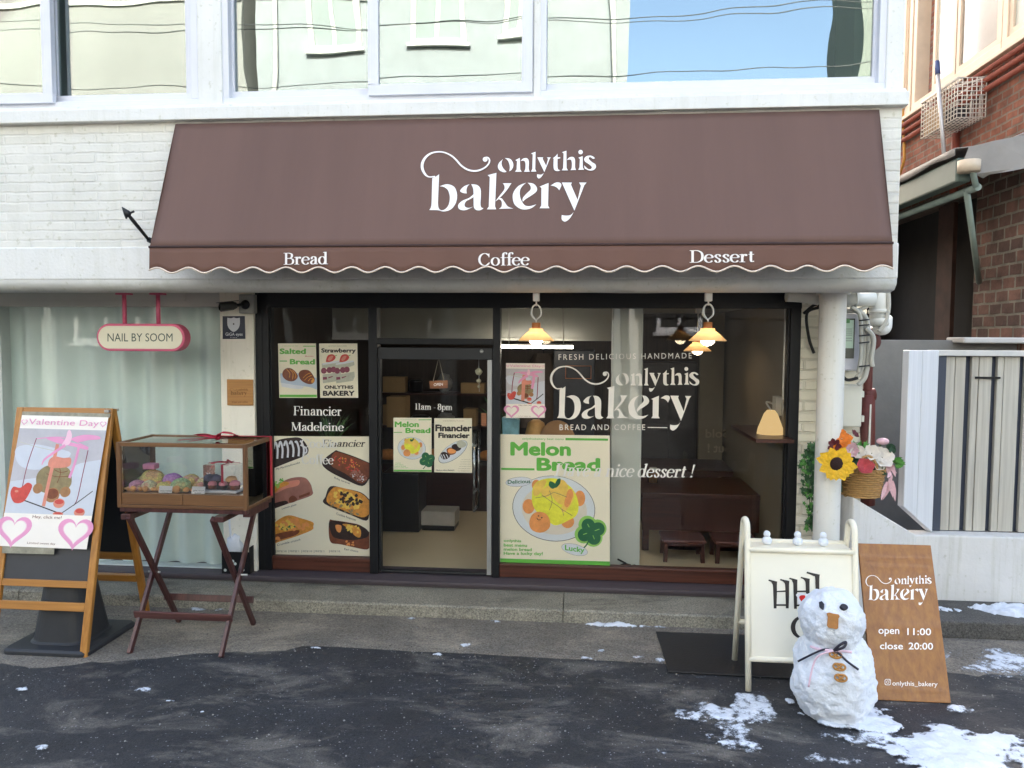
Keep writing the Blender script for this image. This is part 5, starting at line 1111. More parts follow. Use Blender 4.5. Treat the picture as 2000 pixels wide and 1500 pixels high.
# ------------------------------------------------------------------ inside the bakery
def fbox(m, u0, u1, v0, v1, y0, y1, mi=None):   # front face surveyed on the plane y0
    vm, um = (v0 + v1) / 2, (u0 + u1) / 2
    m.box(PX(u0, y0, vm), PX(u1, y0, vm), y0, y1, PZ(v1, y0, um), PZ(v0, y0, um), mi)
fz = TH - 0.008
M_dkw = wood('dark_counter_wood', '2a130f', '3a1c15', 'x', 0.4); M_dkw2 = wood('dark_table_wood', '2a130d', '452116', 'x', 0.35); M_dk = mat('dark_appliance', '17171a', 0.35, 0.2, 4); M_card = mat('cardboard', 'a3875f', 0.8, 0.08, 6); M_kraft = mat('grey_cloth', '77756f', 0.9, .2, 6)
t = thing('service_counter', 'dark red wooden service counter inside the door', 'counter', (-1.4, 2.6, fz))
m = MB(); x0, x1 = PX(742, 2.5, 950), PX(1010, 2.5, 950); zc_ = PZ(902, 2.5); m.box(x0, x1, 2.5, 3.0, fz, zc_ - .04); m.build('body', M_dkw, t, bevel=.005)
m = MB(); m.box(x0, x1, 2.45, 3.05, zc_ - .039, zc_); m.build('top', mat('counter_top', '2b2321', .3), t, bevel=.005)
m = MB(); fbox(m, 746, 818, 925, 1050, 1.45, 1.85); o = m.build('dark_cabinet', M_dk, bevel=.006, origin=(PX(780, 1.45), 1.45, fz)); 
o.scale = (1, 1, 1); tag(o, 'low dark cabinet standing left of the counter behind the glass door', 'cabinet')
for v in o.data.vertices:
    if v.co.z < .2: v.co.z = 0
t = thing('small_fridge', 'small pale fridge under the counter seen through the glass door', 'fridge', (PX(855, 1.55), 1.55, fz))
m = MB(); z0 = fz + .05; m.box(PX(822, 1.55, 1000), PX(889, 1.55, 1000), 1.55, 1.85, z0, PZ(1003, 1.55)); m.build('body', mat('grey_fridge', 'b5b2aa', .4), t, bevel=.01)
m = MB(); m.box(PX(824, 1.55, 1000), PX(887, 1.55, 1000), 1.552, 1.85, fz, z0 - .001); m.build('foot', M_dk, t)
# shelves with boxes at the back
t = thing('back_shelf', 'dark wooden shelving full of supplies on the back wall', 'shelf', (PX(800, 3.2), 3.2, 1.2))
m = MB()
for v in (770, 835): m.box(PX(742, 3.3, v), PX(1000, 3.3, v), 3.25, 3.59, PZ(v, 3.25) - .025, PZ(v, 3.25))
m.build('board', M_dkw2, t)
rnd = random.Random(3); i = 0
sup = [('cardboard_box', 'cardboard box', M_card), ('bread_tin', 'dark bread tin', M_dk), ('flour_sack', 'pale sack', M_kraft)]
desc = ['brown cardboard box at the left end of the upper back shelf', 'dark tin beside the first carton on the upper back shelf', 'grey cloth sack under the hanging OPEN board', 'wide brown carton at the right of the upper back shelf', 'tan carton at the left end of the lower back shelf', 'dark squat tin on the lower back shelf', 'grey sack in the middle of the lower back shelf', 'small tan carton near the right end of the lower back shelf']
for v, us in ((770, ((748, 790), (795, 822), (850, 880), (900, 945))), (835, ((748, 785), (800, 835), (850, 885), (905, 930)))):
    for (a, b) in us:
        k = [0, 1, 2, 0, 0, 1, 2, 0][i]; z = PZ(v, 3.25); h = (.2, .16, .24, .13, .26, .12, .16, .22)[i]
        m = MB(); xa, xb = PX(a, 3.3, v), PX(b, 3.3, v)
        if k == 0: m.box(xa, xb, 3.3, 3.5, z + .001, z + h); m.box(xa + .002, (xa + xb) / 2 - .004, 3.297, 3.32, z + h, z + h + .004); m.box((xa + xb) / 2 - .02, (xa + xb) / 2 + .02, 3.2965, 3.3, z + h * .55, z + h)
        elif k == 1: m.lathe([(0, 0), ((xb - xa) / 2, 0), ((xb - xa) / 2, h * .8), ((xb - xa) / 2 * 1.05, h * .82), ((xb - xa) / 2 * .9, h), (0, h)], ((xa + xb) / 2, 3.42, z + .001), 18)
        else: m.ball(((xa + xb) / 2, 3.42, z + h / 2), ((xb - xa) / 2, .12, h / 2), 18, amp=.25, fr=2.5, zmin=z + .001)
        tag(m.build(sup[k][0], sup[k][2], origin=((xa + xb) / 2, 3.4, z), bevel=.004 if k == 0 else 0), desc[i], sup[k][1].split()[-1]); i += 1
# coffee machine on the counter
t = thing('espresso_machine', 'black espresso machine on the counter behind the door lettering', 'coffee machine', (PX(905, 2.7, 850), 2.7, zc_))
m = MB(); xa, xb = PX(870, 2.6, 860), PX(932, 2.6, 860); m.box(xa, xb, 2.6, 2.95, zc_ + .12, zc_ + .36); m.box(xa, xb, 2.72, 2.95, zc_ + .001, zc_ + .119); m.box(xa, xb, 2.56, 2.719, zc_ + .001, zc_ + .04); m.build('body', M_dk, t, bevel=.015)
m = MB(); m.box(xa + .03, xb - .03, 2.592, 2.6, zc_ + .16, zc_ + .2); m.tube([(xa + .1, 2.62, zc_ + .12), (xa + .1, 2.62, zc_ + .09), (xa + .1, 2.5, zc_ + .085)], .014, 8); m.tube([(xb - .1, 2.62, zc_ + .12), (xb - .1, 2.62, zc_ + .09), (xb - .1, 2.5, zc_ + .085)], .014, 8); m.build('group_head', M_alu, t)
m = MB(); fbox(m, 755, 792, 775, 835, 2.55, 2.8); tag(m.build('paper_bag_stack', M_card, origin=(PX(772, 2.55), 2.55, zc_), bevel=.006), 'stack of kraft paper bags at the left of the counter', 'bags')
# OPEN board and paper charms hanging inside the door
t = thing('open_sign', 'small wooden OPEN board hanging on a cord inside the door', 'sign', W(857, 752, .15))
d = Decal((0, .15, 0), (0, -1, 0), 730, 690, 8.333); q = Decal((0, .15, 0), (0, -1, 0), 730, 690, 8.333); sheet(q, [(915, 578), (1203, 568), (1203, 437), (905, 452)], .012); q.build('board', wood('tan_board', '8f5a38', 'a96e46', 'x', .6), t)
d.sans('OPEN', (975, 488, 1125, 535), 0, -8, .02); d.build('lettering', M_let, t, recalc=False)
m = MB(); a = W(857, 698, .14); m.tube([W(846, 745, .148), a, W(867, 744, .148)], .004, 6); m.build('cord', mat('jute_cord', 'a79a86', .8), t)
t = thing('hanging_charm', 'string of small pale paper flower charms inside the door', 'decoration', W(935, 700, .2))
m = MB(); m.tube([W(935, 695, .2), W(936, 765, .2)], .0025, 5); m.build('cord', M_cord, t)
for v, r_ in ((726, .03), (744, .02), (755, .012)):
    m = MB(); m.ball(W(935, v, .2), (r_, r_ * .6, r_), 14, amp=.35, fr=5); m.build('charm', mat('cream_paper_flower', 'cfc9a8', .8, .15, 30), t)
m = MB(); fbox(m, 940, 950, 807, 832, .062, .068); tag(m.build('push_label', wood('tan_board', '8f5a38', 'a96e46'), origin=W(945, 820, .065)), 'tiny orange brown wooden tag near the right edge of the glass door', 'tag')
# right half: dark doors, counter, tables, chair
m = MB(); fbox(m, 1080, 1160, 684, 1040, 3.0, 3.5); o = m.build('tall_fridge', mat('dark_blue_grey_steel', '2f343d', .35, .1, 2), origin=(PX(1120, 3.0), 3.0, fz), bevel=.01); tag(o, 'tall dark blue grey cabinet at the back of the bakery behind the wordmark', 'cabinet')
for v in o.data.vertices:
    if v.co.z < .6: v.co.z = 0
t = thing('wall_menu', 'small framed dark menu board on the tall cabinet', 'picture', W(1129, 738, 2.99))
m = MB(); fbox(m, 1105, 1154, 715, 739, 2.975, 2.992); m.build('board', mat('slate', '20242b', .5), t)
m = MB(); 
for a in ((1104, 1155, 714, 715.4), (1104, 1155, 738.6, 740), (1104, 1105.4, 715.4, 738.6), (1153.6, 1155, 715.4, 738.6)): fbox(m, *a, 2.97, 2.992)
m.build('frame', wood('tan_board', '8f5a38', 'a96e46'), t)
t = thing('bar_counter', 'long dark red wooden bar table along the right of the bakery', 'table', (1.0, 1.3, fz))
yb_ = .95; xa, xb = PX(1255, yb_, 1000), XI1 - .003; zb_ = PZ(966, yb_, 1400)
m = MB(); m.box(xa, xb, yb_ + .03, yb_ + .06, PZ(1040, yb_, 1400), zb_ - .045); m.build('apron', M_dkw2, t)
m = MB(); m.box(xa - .01, xb, yb_, 1.85, zb_ - .044, zb_); m.build('table_top', M_dkw2, t, bevel=.004)
for x in (xa + .04, xb - .06):
    m = MB(); m.box(x - .03, x + .03, yb_ + .07, yb_ + .13, fz, zb_ - .045); m.build('leg', M_dkw2, t)
M_chr = wood('red_brown_chair_wood', '34180f', '4e2619', 'z', .45)
def stool(x, y, lab):
    t = thing('wooden_stool', lab, 'stool', (x, y, fz), 'dark wooden stools at the bar table'); w = .17; zs = PZ(1046, y, 1330)
    for sx in (-1, 1):
        for sy in (-.15, .15): m = MB(); m.bar((x + sx * w, y + sy, fz), (x + sx * w * .95, y + sy * .95, zs - .031), .036, .036, (0, 1, 0)); m.build('leg', M_chr, t)
    m = MB(); m.box(x - w - .025, x + w + .025, y - .18, y + .18, zs - .03, zs); m.build('seat', mat('red_brown_seat', '4c2216', .4, .15, 10), t, bevel=.008)
    m = MB(); m.box(x - w + .02, x + w - .02, y - .165, y - .14, zs - .09, zs - .031); m.box(x - w + .02, x + w - .02, y - .165, y - .14, fz + .12, fz + .155); m.build('stretcher', M_chr, t)
stool(PX(1332, .8, 1060), .8, 'red brown wooden stool tucked under the left end of the bar table')
stool(PX(1432, .8, 1060), .8, 'red brown wooden stool under the bar table partly behind the A-frame sign')
m = MB(); a, b = PX(1362, 2.0, 930), PX(1430, 2.0, 930)
m.prism([(PX(1250, 1.88, 955), 1.88, zb_ + .005), (PX(1432, 1.88, 957), 1.88, zb_ + .005), (PX(1410, 2.7, 930), 2.7, zb_ + .005), (PX(1250, 2.7, 930), 2.7, zb_ + .005)], (0, 0, .06)); m.box(PX(1256, 2, 950), PX(1400, 2, 950), 1.95, 2.6, fz, zb_ + .004)
tag(m.build('display_table', M_dkw, origin=(1, 2.2, fz)), 'low dark display table beyond the bar table', 'table')
m = MB(); m.box(PX(1366, 2.75, 800), PX(1412, 2.75, 800), 2.75, 2.85, fz, 2.5); m.build('partition', mat('beige_partition', '716a58', .85, .05), B)
d = Decal((0, 2.749, 0), (0, -1, 0)); d.add([], []); 
for s_, b in (('Sold', (1423, 838, 1378, 855)), ('out !', (1428, 866, 1382, 884))): d.sans(s_, b, 0, 0, .02)
tag(d.build('wall_lettering', mat('faint_white_vinyl', '8b8370', .6), recalc=False, origin=W(1400, 860, 2.74)), 'faint mirrored Sold out lettering on the beige partition', 'lettering')
m = MB(); m.box(PX(1255, 3.2, 800), PX(1360, 3.2, 800), 3.2, 3.5, fz, PZ(705, 3.2)); m.box(PX(1306, 3.195, 800) - .006, PX(1306, 3.195, 800) + .006, 3.19, 3.199, fz + .05, PZ(710, 3.2))
tag(m.build('wardrobe', mat('black_wardrobe', '1d1a1b', .45, .15, 2), origin=(PX(1310, 3.2), 3.2, fz), bevel=.006), 'black double door cabinet at the back right of the bakery', 'cabinet')
# wall lamp with shelf on the right wall
t = thing('wall_lamp', 'glowing paper wall lamp on the beige right wall of the bakery', 'lamp', WX(1508, 825, XI1 - .01))
p = WX(1505, 824, XI1 - .12); m = MB(); m.lathe([(.03, .1), (.055, .07), (.1, -.05), (.11, -.1), (.0, -.1)], p, 24); m.build('lamp_shade', emit('paper_glow', 'f6cf8e', 0.13), t)
q = WX(1519, 790, XI1 - .02); m = MB(); m.box(XI1 - .05, XI1 - .001, q.y - .06, q.y + .06, q.z - .09, q.z + .07); m.tube(cr([(XI1 - .04, q.y, q.z), (p.x, q.y - .02, q.z + .02), (p.x, p.y, p.z + .1)], 5), .008, 8); m.build('bracket', M_cond, t)
m = MB(); a = WX(1460, 822, XI1 - .15); b = WX(1514, 858, XI1 - .15); m.box(XI1 - .3, XI1 - .002, min(a.y, b.y), max(a.y, b.y), b.z - .03, b.z)
tag(m.build('wall_shelf', M_dkw2, origin=(XI1, a.y, b.z)), 'wooden wall shelf below the glowing paper lamp', 'shelf')
m = MB(); m.tube([WX(1535, 600, XI1 - .02), WX(1530, 780, XI1 - .02)], .012, 8); tag(m.build('surface_conduit', M_cond, origin=WX(1530, 780, XI1 - .02)), 'pale conduit running down the beige right wall to the paper lamp', 'conduit')
# round-backed board, plants, tote in the big window
yy = .5; c = W(1088, 872, yy); rr = (PX(1126, yy, 870) - PX(1050, yy, 870)) / 2
m = MB(); m.prism([(c.x + rr * math.cos(R(a)), yy, c.z + rr * math.sin(R(a)) * 1.35) for a in range(0, 181, 10)] + [(c.x - rr, yy, c.z - .6), (c.x + rr, yy, c.z - .6)], (0, .03, 0)); 
t = thing('arched_chair', 'tan arched chair back rising behind the melon bread poster', 'chair', (c.x, yy, fz)); m.build('backrest', mat('tan_leather', 'a47b52', .6, .08, 4), t, bevel=.008)
m = MB(); m.box(c.x - rr, c.x + rr, yy + .031, yy + .4, c.z - .66, c.z - .6); m.build('seat', M_chr, t)
for sx in (-1, 1):
    for y in (yy + .05, yy + .36): m = MB(); m.bar((c.x + sx * rr * .85, y, fz), (c.x + sx * rr * .85, y, c.z - .661), .03, .03); m.build('leg', M_chr, t)
m = MB(); p = W(1000, 848, .45)
m.prism([W(982, 862, .45), W(1012, 862, .45), W(1014, 820, .45), W(980, 815, .45)], (0, .12, 0)); t = thing('tote_bag', 'pale blue folded bag beside the small valentine poster', 'bag', p); m.build('body', mat('pale_blue_plastic', '86bccb', .4, .25, 14), t, bevel=.01)
m = MB(); m.tube(cr([W(988, 818, .5), W(992, 804, .5), W(1004, 804, .5), W(1008, 820, .5)], 5), .006, 6); m.build('handle', mat('pale_blue_plastic', '86bccb'), t)
p = W(1047, 832, .6); m = MB(); m.lathe([(.1, -.07), (.075, .03), (.03, .06), (0, .06)], p, 28); m.lathe([(.012, -.35), (.012, -.07)], p, 10, 1)
tag(m.build('table_lamp', [mat('pleated_lamp_shade', 'd9a868', .6, .1, 30), M_dk], origin=p), 'small pleated tan table lamp between the bag and the arched chair', 'lamp')
M_leaf = mat('dark_leaf', '2c4028', .6, .35, 20); M_leaf2 = mat('mid_leaf', '46683a', .6, .3, 20)
def blade(m, a, b, w, bend, mi=0, n=5):
    a = Vector(a); b = Vector(b); d_ = b - a; side = Vector((d_.z, 0, -d_.x)).normalized() if abs(d_.x) + abs(d_.z) > 1e-5 else Vector((1, 0, 0)); side = (side + Vector((0, .4, 0))).normalized()
    L, Q = [], []
    for i in range(n + 1):
        f = i / n; p = a + d_ * f + Vector(bend) * (f * f); ww = w * (math.sin(PI * min(1, .12 + f * .88)) if f < 1 else 0.02); L.append(p + side * ww); Q.append(p - side * ww)
    m.add(L + Q, [(i, i + 1, n + 2 + i, n + 1 + i) for i in range(n)], mi, True)
def plant(name, label, c, hpot, rpot, nb, ln, lw, seed, lm):
    t = thing(name, label, 'plant', c); rnd = random.Random(seed); c = Vector(c)
    m = MB(); m.lathe([(0, 0), (rpot * .75, 0), (rpot, hpot), (rpot * .86, hpot), (rpot * .8, hpot * .9), (0, hpot * .9)], c, 20); m.build('pot', mat('grey_pot', '6e6a64', .7), t)
    m = MB()
    for i in range(nb):
        a = rnd.random() * 6.28; r = rnd.random(); l = ln * (.6 + .5 * rnd.random())
        s = c + Vector((rpot * .4 * math.cos(a), rpot * .4 * math.sin(a), hpot * .9)); blade(m, s, s + Vector((math.cos(a) * l * .45 * r, math.sin(a) * l * .3 * r, l)), lw, (math.cos(a) * l * .3, math.sin(a) * l * .15, -l * .25 * r), rnd.randint(0, 1))
    m.build('leaves', lm, t); return t
p = W(640, 870, .5); m = MB(); m.box(XI0 + .02, PX(716, .35, 900), .35, .7, fz, p.z - .05); m.box(XI0 + .02, PX(716, .35, 900) + .01, .34, .72, p.z - .049, p.z - .02)
tag(m.build('window_counter', M_dkw2, origin=(p.x, .5, fz)), 'dark wooden counter behind the large financier poster', 'counter')
plant('grass_plant', 'dark grassy pot plant behind the Madeleine lettering', (p.x + .03, .5, p.z - .019), .03, .09, 60, .3, .006, 4, [M_leaf, M_leaf2])
plant('window_plant', 'leafy dark plant at the left edge of the large window', (PX(985, .8, 800), .8, PZ(870, .8, 985)), .1, .07, 40, .38, .016, 9, [M_leaf, M_leaf2])
m = MB(); m.box(PX(970, .7, 900), PX(1035, .7, 900), .42, 1.0, fz, PZ(871, .8, 985)); tag(m.build('side_table', M_dkw2, origin=(PX(1000, .7), .7, fz), bevel=.006), 'dark side table carrying the plant and the blue bag', 'table')
# coats hanging on the back wall
t = thing('hanging_coat', 'grey brown coat hanging beside the tall cabinet', 'coat', W(1060, 690, 3.4))
m = MB(); k = 24; vs = []
for j in range(9):
    f = j / 8; w = .1 + .22 * min(1, f * 2.2) - .04 * f
    for i in range(k): a = 2 * PI * i / k; rr = 1 + .18 * math.sin(a * 5 + f * 2); vs.append((PX(1060, 3.3, 800) + w * math.cos(a) * rr, 3.4 + .09 * math.sin(a) * rr, PZ(690, 3.3) - .95 * f))
m.add(vs, [(j * k + i, j * k + (i + 1) % k, (j + 1) * k + (i + 1) % k, (j + 1) * k + i) for j in range(8) for i in range(k)], smooth=True); m.build('cloth', mat('coat_cloth', '5a4f47', .9, .2, 8), t)
m = MB(); m.tube([(PX(1060, 3.3, 800), 3.4, PZ(690, 3.3)), (PX(1060, 3.3, 800), 3.4, PZ(690, 3.3) + .06), (PX(1060, 3.3, 800), 3.58, PZ(690, 3.3) + .07)], .008, 6); m.build('hook', M_black, t)
# little black stand near the pillar by the window
t = thing('wire_clamp', 'small black wire bird shaped clamp at the foot of the inner pillar', 'clamp', W(1225, 1110, .2))
m = MB(); m.tube([W(1206, 1092, .2), W(1222, 1100, .2), W(1230, 1108, .2)], .008, 8); m.tube([W(1204, 1108, .2), W(1220, 1101, .2), W(1232, 1104, .2)], .009, 8); m.tube(cr([W(1228, 1108, .2), W(1240, 1104, .2), W(1246, 1112, .2)], 5), .007, 8); m.build('wire', M_black, t)

# ------------------------------------------------------------------ wooden sandwich board
M_honey = wood('honey_wood', '9a6426', 'bb8038', 'z', 0.45, 0.9, 0.2); M_honeyx = wood('honey_wood_rail', '9a6426', 'bb8038', 'x', 0.45, 0.9, 0.2)
FR = G(155, 1284, .006); RR = G(291, 1202, .006)
yt = (FR.y + RR.y) / 2 - .03; TR = W(232, 797, yt)
lean = Vector((0, TR.y - FR.y, TR.z - FR.z)); wB = .735
xr_ = (FR.x + TR.x) / 2
SB = thing('sandwich_board', 'honey coloured wooden sandwich board with a Valentine Day poster over a chalkboard', 'sign', (xr_ - .36, yt, 0))
tn = Vector((0, -lean.z, lean.y)).normalized()
def fpt(x, g, off=0): return Vector((x, FR.y, .004)) + lean * g + tn * off
H = lean.length
xL, xR = xr_ - wB, xr_
def rail(m, x0, x1, g0, g1, d0=0, d1=.035, mi=None):
    m.hexa([fpt(x0, g0, -d1), fpt(x1, g0, -d1), fpt(x1, g0, d0), fpt(x0, g0, d0), fpt(x0, g1, -d1), fpt(x1, g1, -d1), fpt(x1, g1, d0), fpt(x0, g1, d0)], mi)
def gof(u, v):   # height fraction on the front panel
    p = PLN(u, v, fpt(0, 0), tn); return (p.z - .004) / lean.z
for x0, x1 in ((xL, xL + .052), (xR - .052, xR)):
    m = MB(); rail(m, x0, x1, 0, 1); m.build('stile', M_honey, SB, bevel=.006)
g1, g2 = gof(150, 1142), gof(140, 1186)
m = MB(); rail(m, xL + .053, xR - .053, g1 - .014, g1 + .014, -.004, .031); m.build('rail', M_honeyx, SB, bevel=.004)
m = MB(); rail(m, xL + .053, xR - .053, g2 - .017, g2 + .017, -.004, .031); m.build('rail', M_honeyx, SB, bevel=.004)
m = MB(); rail(m, xL + .053, xR - .053, .968, 1, -.002, .033); m.build('rail', M_honeyx, SB, bevel=.004)
m = MB(); rail(m, xL + .053, xR - .053, g1 + .0145, .9675, -.014, .022); m.build('chalkboard', mat('chalkboard', '35363a', .45, .12, 3), SB)
# rear frame
lr = Vector((0, TR.y + .05 - RR.y, TR.z - RR.z)); nr_ = Vector((0, lr.z, -lr.y)).normalized()
def rpt(x, g, off=0): return Vector((x, RR.y, .004)) + lr * g + nr_ * off
def rrail(m, x0, x1, g0, g1, d0=0, d1=.035): m.hexa([rpt(x0, g0, -d1), rpt(x1, g0, -d1), rpt(x1, g0, d0), rpt(x0, g0, d0), rpt(x0, g1, -d1), rpt(x1, g1, -d1), rpt(x1, g1, d0), rpt(x0, g1, d0)])
for x0, x1 in ((xL, xL + .052), (xR - .052, xR)):
    m = MB(); rrail(m, x0, x1, 0, .995); m.build('rear_stile', M_honey, SB, bevel=.006)
for g in (.2, .31, .97):
    m = MB(); rrail(m, xL + .053, xR - .053, g - .016, g + .016); m.build('rear_rail', M_honeyx, SB, bevel=.004)
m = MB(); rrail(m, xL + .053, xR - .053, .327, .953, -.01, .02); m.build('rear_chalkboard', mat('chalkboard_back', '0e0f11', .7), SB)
m = MB(); m.box(xR - .045, xR - .01, TR.y - .03, TR.y + .09, TR.z - .03, TR.z - .012); m.build('hinge', M_alu, SB)
po = fpt(0, 0, .017)
qd = [(0, 1378), (875, 1412), (1095, 78), (222, 55)]
qd[0] = (-14, 1376)
t, d = poster('poster', 'large pink VALENTINE DAY poster taped on the wooden sandwich board', 0, 800, 5.172, qd, po, IVO, .0012, tn); valentine(d, bil(qd)); d.build('print', PM, t, recalc=False)
sheet_back = [(-20, 1402), (880, 1440), (1100, 60), (215, 35)]
d = Decal(fpt(0, 0, .0145), tn, 0, 800, 5.172); sheet(d, [(20, 1450), (545, 1462), (550, 1385), (24, 1380)], .0005); d.build('tape', mat('yellowed_clear_tape', '8f8a78', .4, .3, 25), SB)
d = Decal(fpt(0, 0, .0145), tn, 0, 800, 5.172); sheet(d, [(220, 60), (1110, 80), (1116, 40), (228, 18)], .0005); d.build('tape', mat('yellowed_clear_tape', '8f8a78'), SB)
# rubber cone weight behind the board
t = thing('sign_weight', 'black rubber square based cone standing inside the sandwich board', 'cone', G(150, 1245, 0))
cc = (G(12, 1250, .05) + G(245, 1220, .05)) / 2; cc.y = (FR.y + RR.y) / 2 - .1; cc.x = (G(12, 1250, .05).x + G(250, 1225, .05).x) / 2 + .02; M_rub = mat('black_rubber', '2b2c2f', .6, .15, 6, .1, 30)
m = MB(); hw = .31
def sq(h, r, z, n=8):
    o = []
    for cx, cy, a0 in ((1, 1, 0), (-1, 1, 90), (-1, -1, 180), (1, -1, 270)):
        for i in range(n): a = R(a0 + 90 * i / (n - 1)); o.append(Vector((cc.x + cx * (h - r) + r * math.cos(a), cc.y + cy * (h - r) + r * math.sin(a), z)))
    return o
def loft(m, rings):
    k = len(rings[0]); m.add([p for r in rings for p in r], [(i * k + j, i * k + (j + 1) % k, (i + 1) * k + (j + 1) % k, (i + 1) * k + j) for i in range(len(rings) - 1) for j in range(k)], smooth=False); m.poly(rings[-1]); m.poly(rings[0][::-1])
loft(m, [sq(hw, .05, .006), sq(hw, .05, .03), sq(hw - .015, .05, .045)]); m.build('base', M_rub, t, bevel=.005)
m = MB(); loft(m, [sq(.22, .12, .0455), sq(.205, .12, .06), sq(.15, .1, .42), sq(.1, .07, .62), sq(.06, .05, .72)]); m.build('cone', M_rub, t, bevel=.004)

# ------------------------------------------------------------------ folding stand with pastry case
M_stand = wood('mahogany_stand', '35191a', '55302c', 'z', 0.4, .9, .25); M_standx = wood('mahogany_stand_rail', '4a2c2a', '6a4642', 'x', 0.4, .9, .25); M_case = wood('walnut_case', '5a3a22', '7d5836', 'x', 0.4, .9, .25); M_casez = wood('walnut_case_post', '5a3a22', '7d5836', 'z', 0.4, .9, .25)
fl, fr_, rl, rr_ = G(262, 1277, .004), G(428, 1284, .004), G(328, 1204, .004), G(497, 1229, .004)
yF, yR = (fl.y + fr_.y) / 2, (rl.y + rr_.y) / 2
xa, xb = (fl.x + rl.x) / 2 + .04, (fr_.x + rr_.x) / 2
FS = thing('folding_stand', 'dark mahogany folding tray stand with crossed legs holding the pastry case', 'stand', ((xa + xb) / 2, (yF + yR) / 2, 0))
zT = W(440, 1006, yF).z; 
for x, e in ((xa, 1), (xb, -1)):
    m = MB(); m.bar((x, yF, .004), (x, yR + .02, zT - .02), .026, .042, (0, 0, 1)); m.build('leg', M_stand, FS, bevel=.004)
    m = MB(); m.bar((x + e * .032, yR, .004), (x + e * .032, yF - .02, zT - .02), .026, .042, (0, 0, 1)); m.build('leg', M_stand, FS, bevel=.004)
    m = MB(); m.tube([(x - .03, (yF + yR) / 2, zT * .49), (x + .06, (yF + yR) / 2, zT * .49)], .008, 8, 0); m.build('pivot', M_alu, FS)
def at(y0, y1, g): return y0 + (y1 - y0) * g
m = MB(); g = .24; m.bar((xa - .03, at(yF, yR, g) - .03, zT * g), (xb + .03, at(yF, yR, g) - .03, zT * g), .016, .055, (0, -.3, 1)); m.build('stretcher', M_standx, FS, bevel=.003)
m = MB(); m.bar((xa - .02, at(yR, yF, g) + .03, zT * g), (xb + .02, at(yR, yF, g) + .03, zT * g), .016, .05, (0, .3, 1)); m.build('stretcher', M_stand, FS, bevel=.003)
c0 = W(229, 989, yF - .03); c1 = W(483, 1000, yF - .03)
cx0, cx1, cyF = c0.x, c1.x, yF - .03; cyB = cyF + .44; zb0 = (c0.z + c1.z) / 2; ztp = (W(233, 862, cyF).z + W(485, 870, cyF).z) / 2
for y in (yF, yR + .0): pass
m = MB(); m.box(cx0 + .01, cx1 - .01, cyF + .012, cyF + .06, zb0 - .03, zb0 - .002); m.box(cx0 + .01, cx1 - .01, cyB - .06, cyB - .012, zb0 - .03, zb0 - .002); m.box(cx0 + .01, cx0 + .06, cyF + .061, cyB - .061, zb0 - .045, zb0 - .003); m.box(cx1 - .06, cx1 - .01, cyF + .061, cyB - .061, zb0 - .06, zb0 - .003); m.build('top_rail', M_stand, FS, bevel=.003)
for x in (xa, xb):
    m = MB(); m.box(x - .02, x + .05, yF - .03, yR + .04, zT - .045, zb0 - .046 if zb0 - .046 > zT - .04 else zT - .02); m.build('side_rail', M_stand, FS, bevel=.003)
PC = thing('pastry_case', 'walnut framed glass pastry case with two drawers standing on the mahogany stand', 'display case', ((cx0 + cx1) / 2, (cyF + cyB) / 2, zb0))
s = .028
for x in (cx0, cx1 - s):
    for y in (cyF, cyB - s): m = MB(); m.box(x, x + s, y, y + s, zb0, ztp); m.build('post', M_casez, PC, bevel=.003)
m = MB()
for z0, z1 in ((zb0 + .001, zb0 + .022), (ztp - s, ztp - .001)):
    for y in (cyF + .001, cyB - s + .001): m.box(cx0 + s, cx1 - s, y, y + s - .002, z0, z1)
    for x in (cx0 + .001, cx1 - s + .001): m.box(x, x + s - .002, cyF + s, cyB - s, z0, z1)
m.build('rail', M_case, PC, bevel=.002)
zfl = W(360, 967, cyF).z
m = MB(); m.box(cx0 + s, cx1 - s, cyF + s + .002, cyB - s, zfl - .014, zfl); m.build('shelf', M_case, PC)
xm_ = PX(356, cyF, 980)
for x0, x1 in ((cx0 + s + .002, xm_ - .002), (xm_ + .002, cx1 - s - .002)):
    m = MB(); m.box(x0, x1, cyF + .006, cyF + .026, zb0 + .024, zfl + .004); m.build('drawer_front', M_case, PC, bevel=.002)
M_cg = glass('case_glass', 'ffffff', 0.02, 1.0, 1.5); M_cgs = glass('case_side_glass', 'ffffff', 0.16, 1.2, 1.5)
for a in ((cx0 + s, cx1 - s, cyF + .027, cyF + .03, zfl + .006, ztp - s), (cx0 + .01, cx0 + .013, cyF + s, cyB - s, zb0 + .023, ztp - s), (cx1 - .013, cx1 - .01, cyF + s, cyB - s, zb0 + .023, ztp - s), (cx0 + s, cx1 - s, cyF + s, cyB - s, ztp - .012, ztp - .008), (cx0 + s, cx1 - s, cyB - .016, cyB - .013, zfl + .001, ztp - s)):
    m = MB(); m.box(*a); m.build('pane', M_cgs if a[0] > cx1 - .02 else M_cg, PC)
